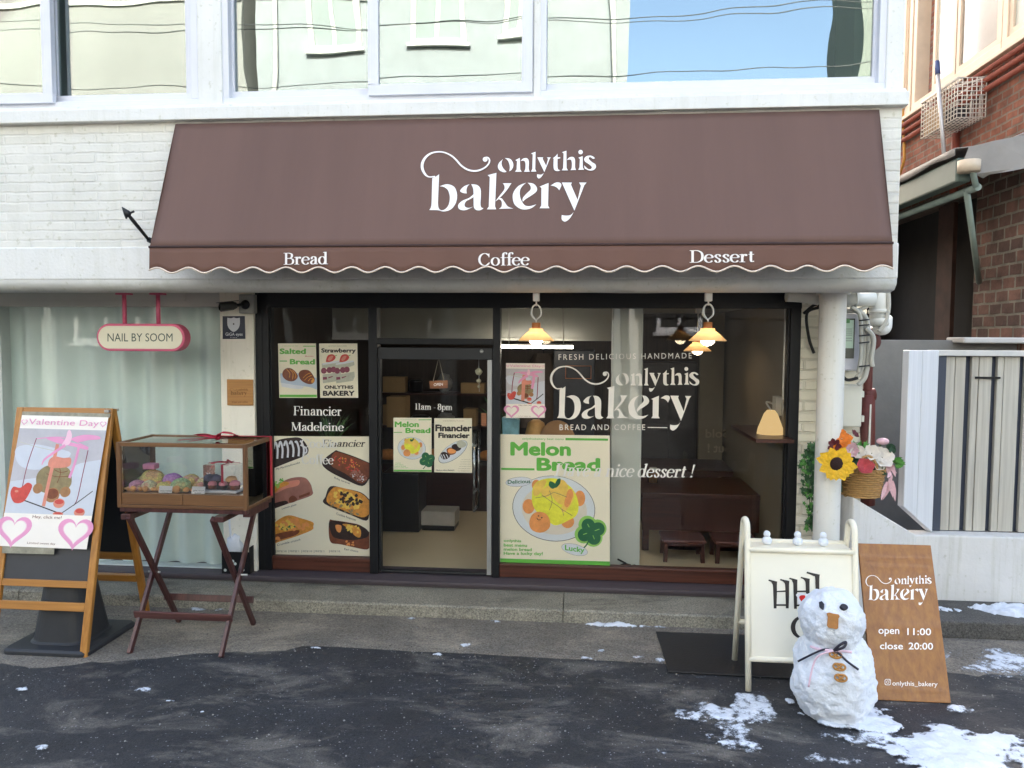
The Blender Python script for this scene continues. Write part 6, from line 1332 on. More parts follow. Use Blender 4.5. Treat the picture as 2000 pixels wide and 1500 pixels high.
# pastries: a round crusted bun with a little dough head and feet
bcol = {'pink': 'e0a0b4', 'yellow': 'e6d878', 'purple': 'a06aa6', 'green': 'b4d49c', 'cream': 'e8e0b0', 'mixed': 'e2c878'}
M_dough = mat('baked_dough', 'e4a868', .5, .15, 30)
def crust(c):
    m = mat('crust_' + c, bcol[c], .7, .22, 45, .7, 90)
    if 'two tone' not in m.keys():
        m['two tone'] = 1; t = m.node_tree; b = t.nodes['Principled BSDF']; src = b.inputs['Base Color'].links[0].from_socket; tc = t.nodes.new('ShaderNodeTexCoord')
        n = t.nodes.new('ShaderNodeTexNoise'); n.inputs['Scale'].default_value = 11; n.inputs['Detail'].default_value = 3; t.links.new(tc.outputs['Object'], n.inputs['Vector'])
        r = t.nodes.new('ShaderNodeMapRange'); r.inputs[1].default_value = .44; r.inputs[2].default_value = .58; t.links.new(n.outputs['Fac'], r.inputs[0])
        v = t.nodes.new('ShaderNodeTexVoronoi'); v.feature = 'DISTANCE_TO_EDGE'; v.inputs['Scale'].default_value = 38; t.links.new(tc.outputs['Object'], v.inputs['Vector'])
        r2 = t.nodes.new('ShaderNodeMapRange'); r2.inputs[1].default_value = .0; r2.inputs[2].default_value = .09; r2.inputs[3].default_value = .55; t.links.new(v.outputs['Distance'], r2.inputs[0])
        x = t.nodes.new('ShaderNodeMixRGB'); x.inputs[2].default_value = lin({'pink': 'e8d9a0', 'yellow': 'e0b078', 'purple': 'c08ab8', 'green': 'd8cf90', 'cream': 'e4b898', 'mixed': 'd89a90'}[c]); t.links.new(r.outputs[0], x.inputs[0]); t.links.new(src, x.inputs[1])
        y = t.nodes.new('ShaderNodeMixRGB'); y.blend_type = 'MULTIPLY'; y.inputs[0].default_value = 1; t.links.new(x.outputs[0], y.inputs[1]); t.links.new(r2.outputs[0], y.inputs[2]); t.links.new(y.outputs[0], b.inputs['Base Color'])
    return m
def pastry(u, v, y, r, c, lab):
    p = W(u, v, y); p.z = zfl + .001; r *= 1.16; t = thing('turtle_bread', lab, 'bread', p, 'turtle shaped breads in the pastry case')
    sd_ = u * .1
    m = MB(); m.ball(p + Vector((0, 0, r * .55)), (r, r * .95, r * .8), 22, amp=.1, fr=2.4, seed=sd_, zmin=zfl + .002, amp2=.05, fr2=9); m.build('crust', crust(c), t)
    m = MB(); m.ball(p + Vector((0, -r * .95, r * .38)), (r * .42, r * .36, r * .38), 14, seed=sd_, amp=.08, zmin=zfl + .002); m.build('head', M_dough, t)
    for sx, sy in ((-.85, -.55), (.85, -.55)):
        m = MB(); m.ball(p + Vector((sx * r, sy * r, r * .28)), (r * .34, r * .32, r * .28), 12, zmin=zfl + .002); m.build('foot', M_dough, t)
yA, yB = cyF + .12, cyF + .27
pastry(268, 952, yA, .046, 'pink', 'small pink crusted turtle bread at the front left corner of the case')
pastry(292, 955, yA, .045, 'cream', 'cream crusted turtle bread second from the left in the front row')
pastry(319, 956, yA, .04, 'yellow', 'small yellow turtle bread behind the first price card')
pastry(354, 956, yA, .058, 'green', 'green crusted turtle bread between the two price cards')
pastry(298, 940, yB, .075, 'yellow', 'large yellow turtle bread wearing a pink cube at the back left')
pastry(338, 940, yB, .062, 'purple', 'purple crusted turtle bread in the middle of the back row')
pastry(373, 942, yB, .058, 'mixed', 'yellow and orange turtle bread right of the purple one')
pastry(390, 950, yA + .02, .04, 'mixed', 'small orange pink turtle bread beside the second price card')
pastry(398, 938, yB, .045, 'pink', 'pink turtle bread at the back just left of the gift box')
pastry(272, 938, yB + .01, .045, 'green', 'green turtle bread at the back left corner of the case')
pastry(318, 936, yB + .03, .05, 'cream', 'cream turtle bread behind the large yellow and the purple ones')
p = W(295, 915, yB); m = MB(); z = zfl + .125; m.box(p.x - .045, p.x + .045, yB - .035, yB + .035, z, z + .04); tag(m.build('sponge_cube', mat('pink_sponge', 'd58aa2', .8, .1, 40, .4, 80), origin=(p.x, yB, z), bevel=.008), 'pink sponge block sitting on the large yellow turtle bread', 'cake')
M_card2 = mat('white_card', 'e9e9ea', .6, .02)
for i, (u, lab) in enumerate(((323, 'white price card left of the drawer joint in the pastry case'), (387, 'white price card in front of the gift box in the pastry case'))):
    p = W(u, 960, cyF + .04); h = .05; w = .047; t = thing('price_card', lab, 'card', (p.x, cyF + .04, zfl), 'price cards in the pastry case')
    m = MB(); m.hexa([(p.x - w, cyF + .036, zfl + .004), (p.x + w, cyF + .036, zfl + .004), (p.x + w, cyF + .038, zfl + .004), (p.x - w, cyF + .038, zfl + .004), (p.x - w, cyF + .05, zfl + h), (p.x + w, cyF + .05, zfl + h), (p.x + w, cyF + .052, zfl + h), (p.x - w, cyF + .052, zfl + h)]); m.build('card', M_card2, t)
    d = Decal((0, cyF + .0355, zfl + .004), (0, -.046, .014), lay=.0003); d.sans('melon bread' if not i else 'gift box', (u - 10, 957, u + 12, 960), 0); d.sans('3,500', (u - 6, 962, u + 6, 965), 0); d.build('print', M_ink, t, recalc=False)
# clear gift box with pink buns
gx0_, gx1_ = PX(400, yA, 940), PX(469, yA, 940); gz1 = W(430, 908, yA).z
t = thing('cake_dish', 'white rectangular dish under the clear gift box in the pastry case', 'dish', ((gx0_ + gx1_) / 2, yA, zfl)); m = MB(); m.box(gx0_ - .02, gx1_ - .005, cyF + .07, cyB - .06, zfl + .001, zfl + .02); m.build('tray', mat('white_ceramic', 'dfe0e2', .2), t, bevel=.008)
t = thing('gift_box', 'clear gift box tied with a red ribbon holding pink iced cakes', 'gift box', ((gx0_ + gx1_) / 2, yA, zfl + .02)); gy0, gy1 = cyF + .1, cyF + .27
m = MB(); m.box(gx0_, gx1_ - .03, gy0, gy1, zfl + .022, gz1); m.build('clear_box', M_cg, t)
m = MB(); xm2 = (gx0_ + gx1_) / 2 + .01; r_ = .008
for x, y in ((xm2, None), (None, (gy0 + gy1) / 2)):
    if y is None: m.box(x - r_, x + r_, gy0 - .003, gy0 - .001, zfl + .024, gz1 + .002); m.box(x - r_, x + r_, gy0 - .003, gy1, gz1 + .002, gz1 + .004)
    else: m.box(gx0_ - .002, gx1_ - .028, y - r_, y + r_, gz1 + .0045, gz1 + .0065)
M_rib = mat('red_ribbon', 'b81f38', .35, .08, 20)
m.tube(cr([(xm2, (gy0 + gy1) / 2, gz1 + .01), (xm2 + .03, gy0 + .02, gz1 + .035), (xm2 + .07, gy0, gz1 + .02)], 5), .006, 6); m.tube(cr([(xm2, (gy0 + gy1) / 2, gz1 + .01), (xm2 - .04, gy0 + .02, gz1 + .02), (xm2 - .08, gy0, gz1 + .012)], 5), .006, 6); m.build('ribbon', M_rib, t)
M_pinkc = mat('pink_icing', 'd98a92', .5, .12, 30); M_blu2 = mat('grey_berry', '4d4a62', .6, .3, 30)
for i, (u, v, y, r, mm, lab) in enumerate(((415, 950, yA, .03, M_pinkc, 'pink iced cake at the left of the gift box'), (436, 950, yA, .03, M_pinkc, 'pink iced cake in the middle of the gift box'), (459, 952, yA - .01, .036, M_pinkc, 'largest pink iced cake at the right of the gift box'), (420, 935, yB - .04, .045, M_blu2, 'dark berry cake at the back left of the gift box'), (452, 935, yB - .04, .04, M_dough, 'brown cake at the back right of the gift box'))):
    p = W(u, v, y); p.z = zfl + .025; t2 = thing('small_cake', lab, 'cake', p, 'small cakes in the gift box'); m = MB(); m.lathe([(0, 0), (r * .85, 0), (r, r * .5), (r * .9, r * .9)], p, 16); m.build('base', M_choc if i % 2 else M_brn, t2)
    m = MB(); m.ball(p + Vector((0, 0, r * 1.05)), (r, r, r * .7), 16, amp=.12, fr=3, seed=i); m.build('icing', mm, t2)
# ribbon lying on the case
p = W(425, 857, cyF + .2); zr_ = ztp + .002; c = Vector((p.x, cyF + .2, zr_ + .012))
m = MB()
def band(pts, w):
    P = cr(pts, 6); vs = []
    for i, q in enumerate(P):
        tt = (P[min(i + 1, len(P) - 1)] - P[max(i - 1, 0)]).normalized(); sd2 = Vector((-tt.y, tt.x, .25)).normalized() * w / 2; vs += [q + sd2, q - sd2]
    m.add(vs, [(2 * i, 2 * i + 1, 2 * i + 3, 2 * i + 2) for i in range(len(P) - 1)], smooth=True)
for pts, w in (([c, c + Vector((.05, -.05, .045)), c + Vector((.13, -.03, .035)), c + Vector((.11, .03, .01)), c], .035), ([c, c + Vector((-.06, -.04, .03)), c + Vector((-.14, -.03, .02)), c + Vector((-.1, .03, .01)), c], .035), ([c, c + Vector((-.1, -.09, .004)), c + Vector((-.22, -.12, -.006))], .03), ([c, c + Vector((-.04, -.12, .004)), c + Vector((-.12, -.16, -.006))], .03)): band(pts, w)
m.box(c.x - .2, cx1 + .0, cyF + .385, cyF + .42, zr_ + .0, zr_ + .002); m.box(cx1 - .002 + .003, cx1 + .004, cyF + .385, cyF + .42, zb0 + .02, zr_ + .002)
m.ball(c, (.02, .018, .016), 12)
o = m.build('ribbon_bow', M_rib, origin=c); sm = o.modifiers.new('thick', 'SOLIDIFY'); sm.thickness = .0015
tag(o, 'red satin ribbon bow lying on top of the pastry case', 'ribbon')
# black perforated holder with a bag by the pillar
t = thing('wire_holder', 'black perforated metal holder with a white bag at the foot of the cream pillar', 'holder', W(460, 1112, -.1)); yh = -.13
x0, x1 = PX(433, yh, 1090), PX(487, yh, 1090); z0, z1 = TH - .003, PZ(1078, yh, 460)
q = Decal((0, yh, 0), (0, -1, 0)); m = MB(); m.box(x0, x1, yh, yh + .004, z0, z1); m.box(x0, x0 + .004, yh + .0045, -.04, z0, z1); m.box(x1 - .004, x1, yh + .0045, -.04, z0, z1 + .04); m.build('box', M_black, t)
m = MB(); rnd = random.Random(2)
for i in range(7): x = x0 + .03 + (x1 - x0 - .06) * ((i * .37) % 1); z = z0 + .03 + (z1 - z0 - .06) * ((i * .61) % 1); m.lathe([(0, 0), (.013, 0)], (x, yh - .0012, z), 12, axis='y')
m.build('hole', mat('pale_gap', 'c9cfca', .7), t, recalc=False)
m = MB(); m.ball(((x0 + x1) / 2 - .03, yh + .05, z1 + .03), (.07, .035, .1), 18, amp=.4, fr=2.6, seed=3); m.tube(cr([((x0 + x1) / 2 - .06, yh + .05, z1 + .1), ((x0 + x1) / 2 - .07, yh + .05, z1 + .3), ((x0 + x1) / 2 - .0, yh + .05, z1 + .33)], 5), .009, 8); m.build('bag', mat('white_plastic_bag', 'd9dbe0', .4, .05), t)

# ------------------------------------------------------------------ cream A-frame sign with little snowmen
M_cr = mat('cream_steel_tube', 'efe6cf', .4, .04, 3); M_crp = mat('cream_sign_panel', 'eee8d6', .45, .02, 2)
fl, fr_, rl = G(1462, 1350, 0), G(1668, 1358, 0), G(1437, 1292, 0)
yf_, yr_ = (fl.y + fr_.y) / 2, rl.y
xl_, xr2 = fl.x, fr_.x + .02
ytop = (yf_ + yr_) / 2 - .02; ztop = W(1450, 1014, ytop).z
AF = thing('a_frame_sign', 'cream tubular A-frame sign with black Korean lettering beside the snowman', 'sign', ((xl_ + xr2) / 2, ytop, 0)); rt = .019
def flx(z): f = z / ztop; return f
for x in (xl_, xr2):
    zt2 = ztop - .06
    pts = [(x, yf_, .0), (x, yf_ + (ytop - .05 - yf_) * .5, zt2 * .5), (x, ytop - .062, zt2), (x, ytop - .045, ztop - .02), (x, ytop, ztop), (x, ytop + .05, ztop - .02), (x, ytop + .068, zt2 - .01), (x, ytop + .068 + (yr_ - ytop - .068) * .5, zt2 * .5), (x, yr_, 0)]
    P = [Vector(pts[0]), Vector(pts[1])] + cr(pts[2:7], 5) + [Vector(pts[7]), Vector(pts[8])]
    m = MB(); m.tube(P, rt, 14); m.build('leg', M_cr, AF)
def fy(z): zt2 = ztop - .06; return yf_ + (ytop - .062 - yf_) * z / zt2
zr1, zr2_ = W(1560, 1075, fy(.95)).z, W(1520, 1288, fy(.25)).z
for z in (zr1, zr2_):
    m = MB(); m.tube([(xl_, fy(z), z), (xr2, fy(z), z)], rt * .92, 12); m.build('crossbar', M_cr, AF)
def ry_(z): zt2 = ztop - .07; return yr_ + (ytop + .068 - yr_) * z / zt2
for z in (zr1 + .015, .3):
    m = MB(); m.tube([(xl_, ry_(z), z), (xr2, ry_(z), z)], rt * .92, 12); m.build('crossbar', M_cr, AF)
m = MB(); m.box(xl_ + .02, xr2 - .02, fy(zr1) + .018, ry_(zr1) - .018, zr1 + .004, zr1 + .014); m.build('shelf', M_cr, AF)
pn = Vector((0, -(zr1 - zr2_), fy(zr1) - fy(zr2_))).normalized()
m = MB(); e = .02
m.hexa([(xl_ + e, fy(zr2_) + .002, zr2_ + .016), (xr2 - e, fy(zr2_) + .002, zr2_ + .016), (xr2 - e, fy(zr2_) + .008, zr2_ + .016), (xl_ + e, fy(zr2_) + .008, zr2_ + .016), (xl_ + e, fy(zr1) + .002, zr1 - .016), (xr2 - e, fy(zr1) + .002, zr1 - .016), (xr2 - e, fy(zr1) + .008, zr1 - .016), (xl_ + e, fy(zr1) + .008, zr1 - .016)])
m.build('panel', M_crp, AF)
d = Decal((0, fy(zr1) + .001, zr1), pn, 1480, 1090, 8.333, lay=.0002)
I = 0
def pr(*pts): d.curve(list(pts), I)
def post_(x, y0, y1, hx):   # a stem with a flag swept to the upper left
    d.curve([(hx, y0 + 10, 1), (hx + 8, y0 - 12, 1), (hx + 75, y0 + 5), (x + 34, y0 + 22, 1), (x + 30, y0 + 90), (x + 30, (y0 + y1) / 2), (x + 22, y1, 1), (x - 22, y1, 1), (x - 30, (y0 + y1) / 2), (x - 36, y0 + 90), (x - 52, y0 + 50), (hx + 40, y0 + 25)], I)
post_(282, 360, 820, 172); post_(480, 350, 818, 360); d.curve([(300, 535, 1), (460, 525, 1), (460, 550, 1), (300, 555, 1)], I); d.curve([(300, 750, 1), (460, 750, 1), (460, 778, 1), (300, 778, 1)], I)
post_(612, 330, 825, 510); post_(812, 315, 820, 695); d.curve([(640, 530, 1), (800, 525, 1), (800, 552, 1), (640, 555, 1)], I); d.curve([(630, 755, 1), (810, 752, 1), (810, 780, 1), (630, 782, 1)], I)
d.curve([(790, 245, 1), (800, 220, 1), (880, 240), (1008, 268, 1), (1000, 350), (1000, 560, 1), (1230, 550, 1), (1232, 580, 1), (1005, 590, 1), (1000, 830, 1), (940, 830, 1), (935, 350), (900, 290)], I)
d.curve([(700, 885, 1), (720, 872), (745, 890), (800, 905), (770, 915), (730, 905)], I)
P_ = circ(735, 1125, 200, 40, 190); d.L += 1; a_ = [d.P(*p) for p in P_]; b_ = [d.P(735 + 14 + (p[0] - 735) * .70, 1125 + (p[1] - 1125) * .86) for p in P_]; d.add(a_ + b_, [(i, (i + 1) % 40, 40 + (i + 1) % 40, 40 + i) for i in range(40)], I)
d.curve([(620, 600), (650, 570), (720, 560), (800, 580), (838, 610), (830, 690), (800, 750), (650, 750, 1), (640, 640)], 1); d.curve([(672, 640), (700, 605), (768, 608), (765, 660), (745, 725), (705, 700)], 2)
d.build('lettering', [mat('dark_brown_paint', '2b2420', .55), mat('cup_white', 'e9e6e6', .5), mat('bright_red_paint', 'd01414', .5)], AF, recalc=False)
M_snow = mat('snow', 'e9edf4', .75, .05, 8, .7, 70, k=.9); 
M_gsnow = mat('thin_ground_snow', 'e4e9f2', .7, .12, 9, .9, 45, k=.86)
_t = M_gsnow.node_tree; _tc = [n for n in _t.nodes if n.type == 'TEX_COORD'][0]; _sp = _t.nodes.new('ShaderNodeSeparateXYZ'); _t.links.new(_tc.outputs['Object'], _sp.inputs[0])
_n = _t.nodes.new('ShaderNodeTexNoise'); _n.inputs['Scale'].default_value = 38; _n.inputs['Detail'].default_value = 8; _n.inputs['Roughness'].default_value = .75; _t.links.new(_tc.outputs['Object'], _n.inputs['Vector'])
_r = _t.nodes.new('ShaderNodeMapRange'); _r.inputs[1].default_value = .004; _r.inputs[2].default_value = .026; _r.inputs[3].default_value = -.34; _r.inputs[4].default_value = .34; _t.links.new(_sp.outputs[2], _r.inputs[0])
_a = _t.nodes.new('ShaderNodeMath'); _a.operation = 'ADD'; _t.links.new(_n.outputs['Fac'], _a.inputs[0]); _t.links.new(_r.outputs[0], _a.inputs[1])
_s = _t.nodes.new('ShaderNodeMapRange'); _s.inputs[1].default_value = .3; _s.inputs[2].default_value = .5; _t.links.new(_a.outputs[0], _s.inputs[0]); _t.links.new(_s.outputs[0], _t.nodes['Principled BSDF'].inputs['Alpha'])
for u, lab in ((1498, 'tiny snowman leftmost on the top shelf of the A-frame sign'), (1558, 'tiny snowman in the middle of the A-frame sign shelf'), (1608, 'tiny snowman rightmost on the top shelf of the A-frame sign')):
    y = (fy(zr1) + ry_(zr1)) / 2; x = PX(u, y, 1060); z = zr1 + .014; m = MB()
    m.ball((x, y, z + .026), (.031, .031, .03), 16, amp=.08, fr=3, seed=u, zmin=z); m.ball((x - .002, y, z + .069), (.022, .022, .022), 14, amp=.08, fr=3, seed=u + 1)
    tag(m.build('mini_snowman', M_snow, origin=(x, y, z)), lab, 'snowman', 'tiny snowmen on the sign shelf')
# black mat
q = [G(1281, 1233, .009), G(1470, 1240, .009), G(1640, 1290, .009), G(1640, 1345, .009), G(1306, 1311, .009)]
m = MB(); m.prism([G(1281, 1233, .014), G(1640, 1246, .014), G(1660, 1330, .014), G(1306, 1311, .014)], (0, 0, -.008)); o = m.build('floor_mat', mat('black_rubber_mat', '1c1c1f', .45, .3, 3, .2, 90), origin=q[0], bevel=.003); tag(o, 'black rubber mat on the pavement beneath the A-frame sign', 'mat')
# ------------------------------------------------------------------ snowman
bc = W(1627, 1326, -1.83); s_ = (bc - CAM_P).length / FPX
t = thing('snowman', 'lumpy white snowman with a bread nose, ribbon and pretzel buttons in front of the sign', 'snowman', (bc.x, -1.83, 0))
rb = 67 * s_; zb = .35
m = MB(); m.ball((bc.x, -1.83, bc.z + .005), (rb, rb * .95, rb * 1.3), 64, amp=.13, fr=1.8, seed=11, zmin=.0, amp2=.045, fr2=6.5); hc = W(1625, 1211, -1.83); rh = 54 * s_
n0 = len(m.v); m.ball((hc.x, -1.83, hc.z), (rh, rh * .97, rh * .99), 56, amp=.1, fr=2.0, seed=23, amp2=.04, fr2=7)
m.lathe([(rh * .55, -.08), (rh * .72, -.02), (rh * .62, .05)], (hc.x, -1.83, (hc.z + bc.z) / 2 + .04), 24)
o = m.build('snow', M_snow, t); 
sub = o.modifiers.new('remesh', 'REMESH'); sub.mode = 'VOXEL'; sub.voxel_size = .009; sub.use_smooth_shade = True
tx = bpy.data.textures.new('lumps', 'CLOUDS'); tx.noise_scale = .045; tx.noise_depth = 3
dm = o.modifiers.new('lumps', 'DISPLACE'); dm.texture = tx; dm.strength = .026; dm.mid_level = .5
def on(cu, cv, cen, rad, push=0.0):   # point on the snowman's surface under a survey pixel
    k_ = 1.3 if cen is B_2 else 1.0
    d_ = ray(cu, cv).normalized(); d_.z /= k_; oc = CAM_P - cen; oc.z /= k_; q_ = d_.length; d_.normalize(); b_ = oc.dot(d_); c_ = oc.dot(oc) - (rad + push) ** 2; disc = max(0, b_ * b_ - c_); t_ = -b_ - math.sqrt(disc); return CAM_P + ray(cu, cv).normalized() * (t_ / q_)
H_, B_2 = Vector((hc.x, -1.83, hc.z)), Vector((bc.x, -1.83, bc.z))
M_eye = mat('black_paper', '22222c', .7); M_toast = mat('toast', 'a8723c', .8, .15, 40)
def stick(name, outline, cen, rad, u, v, mt, th, s_px=1.0, mi=None):
    c0 = on(u, v, cen, rad, .012); nn = (c0 - cen).normalized(); up = Vector((0, 0, 1)); ex = up.cross(nn).normalized(); ey = nn.cross(ex)
    m = MB(); m.prism([c0 + ex * (x * s_ * s_px) - ey * (y * s_ * s_px) - nn * .02 for x, y in outline], nn * (th + .02)); return m.build(name, mt, t, bevel=.002)
stick('eye', circ(0, 0, 6.0, 16, 4.8, .3), H_, rh, 1649, 1185, M_eye, .004); stick('eye', [(-5, -4), (-1, -7), (2, -5), (4, 6), (-2, 4)], H_, rh, 1604, 1182, M_eye, .004)
stick('nose', [(-10, -10), (-6, -12), (0, -11), (8, -11), (10, -8), (8, -4), (8, 11), (5, 13), (-7, 12), (-9, 9), (-8, -4)], H_, rh, 1627, 1212, M_toast, .008)
for u, v in ((1632, 1280), (1639, 1303), (1642, 1324)):
    c0 = on(u, v, B_2, rb * 1.04, .008); nn = (c0 - B_2).normalized(); ex = Vector((0, 0, 1)).cross(nn).normalized(); ey = nn.cross(ex)
    m = MB(); L_ = lambda x, y, z=0: c0 + ex * x * s_ + ey * y * s_ + nn * z
    m.tube([L_(9 * math.cos(R(a)), 5.5 * math.sin(R(a)) * (1 - .18 * math.exp(-((a - 90) / 25) ** 2)), .006) for a in range(0, 360, 18)], .006, 8, closed=True); m.tube([L_(-6, 4, .007), L_(0, -1, .009), L_(5, -4, .007)], .005, 8); m.tube([L_(6, 4, .007), L_(0, -1, .009), L_(-5, -4, .007)], .005, 8)
    m.build('pretzel_button', mat('pretzel_glaze', 'a9742f', .35, .2, 40), t)
M_rb1 = mat('black_ribbon', '1f1b2c', .5); M_rb2 = mat('pink_ribbon', 'e5c4d2', .5, .05)
def rib(name, pts, w, mt, push=.02):
    m = MB(); vs = []
    P = cr(pts, 6)
    for i, q in enumerate(P):
        tt = (P[min(i + 1, len(P) - 1)] - P[max(i - 1, 0)]).normalized(); vw = (q - CAM_P).normalized(); sd2 = tt.cross(vw).normalized() * w / 2; vs += [q + sd2, q - sd2]
    m.add(vs, [(2 * i, 2 * i + 1, 2 * i + 3, 2 * i + 2) for i in range(len(P) - 1)], smooth=True); o = m.build(name, mt, t); sm = o.modifiers.new('thick', 'SOLIDIFY'); sm.thickness = .002
zn = W(1625, 1268, -2.0).z
def nk(u, v, push=.0): return on(u, v, B_2, rb * 1.06, push)
kn = nk(1628, 1271, .025)
rib('ribbon', [on(1582, 1262, B_2, rb * 1.0, .03), on(1600, 1268, B_2, rb * 1.04, .02), kn, on(1650, 1272, B_2, rb * 1.04, .02), on(1664, 1274, B_2, rb, .03)], .014, M_rb2)
rib('ribbon', [kn, nk(1612, 1268, .02), nk(1590, 1276, .012), nk(1558, 1292, .006)], .011, M_rb1); rib('ribbon', [kn, nk(1638, 1276, .02), nk(1655, 1292, .014), nk(1677, 1308, .012)], .012, M_rb1)
rib('ribbon', [kn, nk(1640, 1260, .05), nk(1652, 1254, .06), nk(1648, 1264, .05), kn], .014, M_rb1); rib('ribbon', [kn, nk(1600, 1280, .02), nk(1588, 1300, .01), nk(1579, 1342, .01)], .010, M_rb2)
# ------------------------------------------------------------------ wooden opening hours board
M_brd = wood('oak_veneer_board', '7c471a', '9e6628', 'z', .4, .8, .2)
bl, br = G(1703, 1368, .003), G(1859, 1373, .003); yb2 = (bl.y + br.y) / 2; ybt = yb2 + .42
tl, tr = W(1678, 1063, ybt), W(1816, 1065, ybt)
hw2 = ((br.x - bl.x) + (tr.x - tl.x)) / 4; cb, ct = (bl.x + br.x) / 2, (tl.x + tr.x) / 2
ax_ = Vector((ct - cb, ybt - yb2, (tl.z + tr.z) / 2)); bn = Vector((1, 0, 0)).cross(ax_).normalized(); bn = bn if bn.y < 0 else -bn
t2 = thing('wooden_signboard', 'leaning brown wooden board with white wordmark and opening hours', 'sign', (cb, yb2, 0))
P4 = [Vector((cb - hw2, yb2, .004)), Vector((cb + hw2, yb2, .004)), Vector((cb + hw2, yb2, .004)) + ax_, Vector((cb - hw2, yb2, .004)) + ax_]
m = MB(); m.prism(P4, -bn * .02); m.build('board', M_brd, t2, bevel=.003)
m = MB(); m.bar(P4[3] - bn * .02 + Vector((hw2 * .6, 0, -.05)), Vector((ct - hw2 * .3, ybt + .22, .012)), .03, .03); m.bar(P4[2] - bn * .02 + Vector((-hw2 * .6, 0, -.05)), Vector((ct + hw2 * .4, ybt + .22, .012)), .03, .03); m.build('prop_leg', M_dwood, t2)
d = Decal(P4[0], bn, 1400, 980, 3.3333, lay=.0002)
d.logo((968, 476, 1398, 672), 0, -4); d.build('wordmark', M_let, t2, recalc=False)
d = Decal(P4[0], bn, 1400, 980, 3.3333, lay=.0002); d.sans('open', (1052, 827, 1188, 875), 0, 2, .012); d.build('lettering', M_let, t2, recalc=False)
d = Decal(P4[0], bn, 1400, 980, 3.3333, lay=.0002); d.sans('11:00', (1240, 822, 1395, 868), 0, 2, .012); d.build('lettering', M_let, t2, recalc=False)
d = Decal(P4[0], bn, 1400, 980, 3.3333, lay=.0002); d.sans('close', (1062, 915, 1212, 960), 0, 2, .012); d.build('lettering', M_let, t2, recalc=False)
d = Decal(P4[0], bn, 1400, 980, 3.3333, lay=.0002); d.sans('20:00', (1248, 916, 1408, 962), 0, 2, .012); d.build('lettering', M_let, t2, recalc=False)
d = Decal(P4[0], bn, 1400, 980, 3.3333, lay=.0002); d.sans('onlythis_bakery', (1143, 1166, 1437, 1206), 0, 6, .004)
for r0, r1 in ((20, 16.5),):
    sqr = lambda r, k=.35: [(1113 + x * r, 1174 + y * r) for x, y in ((-1, -1 + k), (-1 + k, -1), (1 - k, -1), (1, -1 + k), (1, 1 - k), (1 - k, 1), (-1 + k, 1), (-1, 1 - k))]
    a_, b_ = sqr(r0), sqr(r1); d.L += 1; d.add([d.P(*p) for p in a_ + b_], [(i, (i + 1) % 8, 8 + (i + 1) % 8, 8 + i) for i in range(8)], 0)
d.ring(1113, 1174, 10, 6.8, 0); d.shape(circ(1124, 1163, 2.4, 8)); d.build('lettering', M_let, t2, recalc=False)

# ------------------------------------------------------------------ flower basket and ivy by the column
fc = W(1681, 969, -.29)
sB = (fc - CAM_P).length / FPX; M_wick = mat('wicker', 'b28a54', .6, .25, 60)
t = thing('flower_basket', 'woven wicker basket with a round handle filled with flowers on the white wall', 'basket', fc)
m = MB(); hB = 50 * sB
for i in range(13):
    z = fc.z + .008 + (hB - .01) * i / 12; rr = (30 + 8 * i / 12) * sB; k = 44
    m.tube([(fc.x + rr * math.cos(2 * PI * j / k) * (1 + .035 * (-1) ** (i + j // 2)), fc.y + rr * .8 * math.sin(2 * PI * j / k) * (1 + .035 * (-1) ** (i + j // 2)), z) for j in range(k)], .0085, 6, closed=True)
m.lathe([(0, .004), (29 * sB, .004), (36 * sB, hB)], fc, 30, sy=.8); m.build('weave', M_wick, t)
m = MB(); m.tube(cr([(fc.x - 16 * sB, fc.y - 28 * sB, fc.z + hB - .02), (fc.x - 15 * sB, fc.y - 28 * sB, fc.z + hB + 12 * sB), (fc.x - 6 * sB, fc.y - 28 * sB, fc.z + hB + 24 * sB), (fc.x + 5 * sB, fc.y - 28 * sB, fc.z + hB + 24 * sB), (fc.x + 14 * sB, fc.y - 28 * sB, fc.z + hB + 12 * sB), (fc.x + 16 * sB, fc.y - 28 * sB, fc.z + hB - .02)], 6), .011, 10); m.build('handle', M_wick, t)
def petals(m, c, nrm, r, n, w, mi=0, cup=.3, rows=1, inner=.2, seed=0):
    nrm = Vector(nrm).normalized(); a = Vector((0, 0, 1)) if abs(nrm.z) < .9 else Vector((1, 0, 0)); ex = a.cross(nrm).normalized(); ey = nrm.cross(ex); rnd = random.Random(seed)
    for q in range(rows):
        rr = r * (1 - .3 * q)
        for i in range(n):
            an_ = 2 * PI * (i + .5 * q) / n + rnd.uniform(-.12, .12); dr = ex * math.cos(an_) + ey * math.sin(an_); sd2 = nrm.cross(dr); r2 = rr * rnd.uniform(.85, 1.12)
            pts = []
            for f, ww in ((inner, .35), (.5, 1), (.8, .8), (1, .06)): pts.append((c + dr * r2 * f + nrm * (cup * r2 * f * f + .006 * q), ww * w * rr))
            m.add([p_ + sd2 * x - nrm * abs(x) * -.4 for p_, x in pts] + [p_ for p_, x in pts] + [p_ - sd2 * x - nrm * abs(x) * -.4 for p_, x in pts], [(i_, i_ + 1, 5 + i_, 4 + i_) for i_ in range(3)] + [(4 + i_, 5 + i_, 9 + i_, 8 + i_) for i_ in range(3)], mi, True)
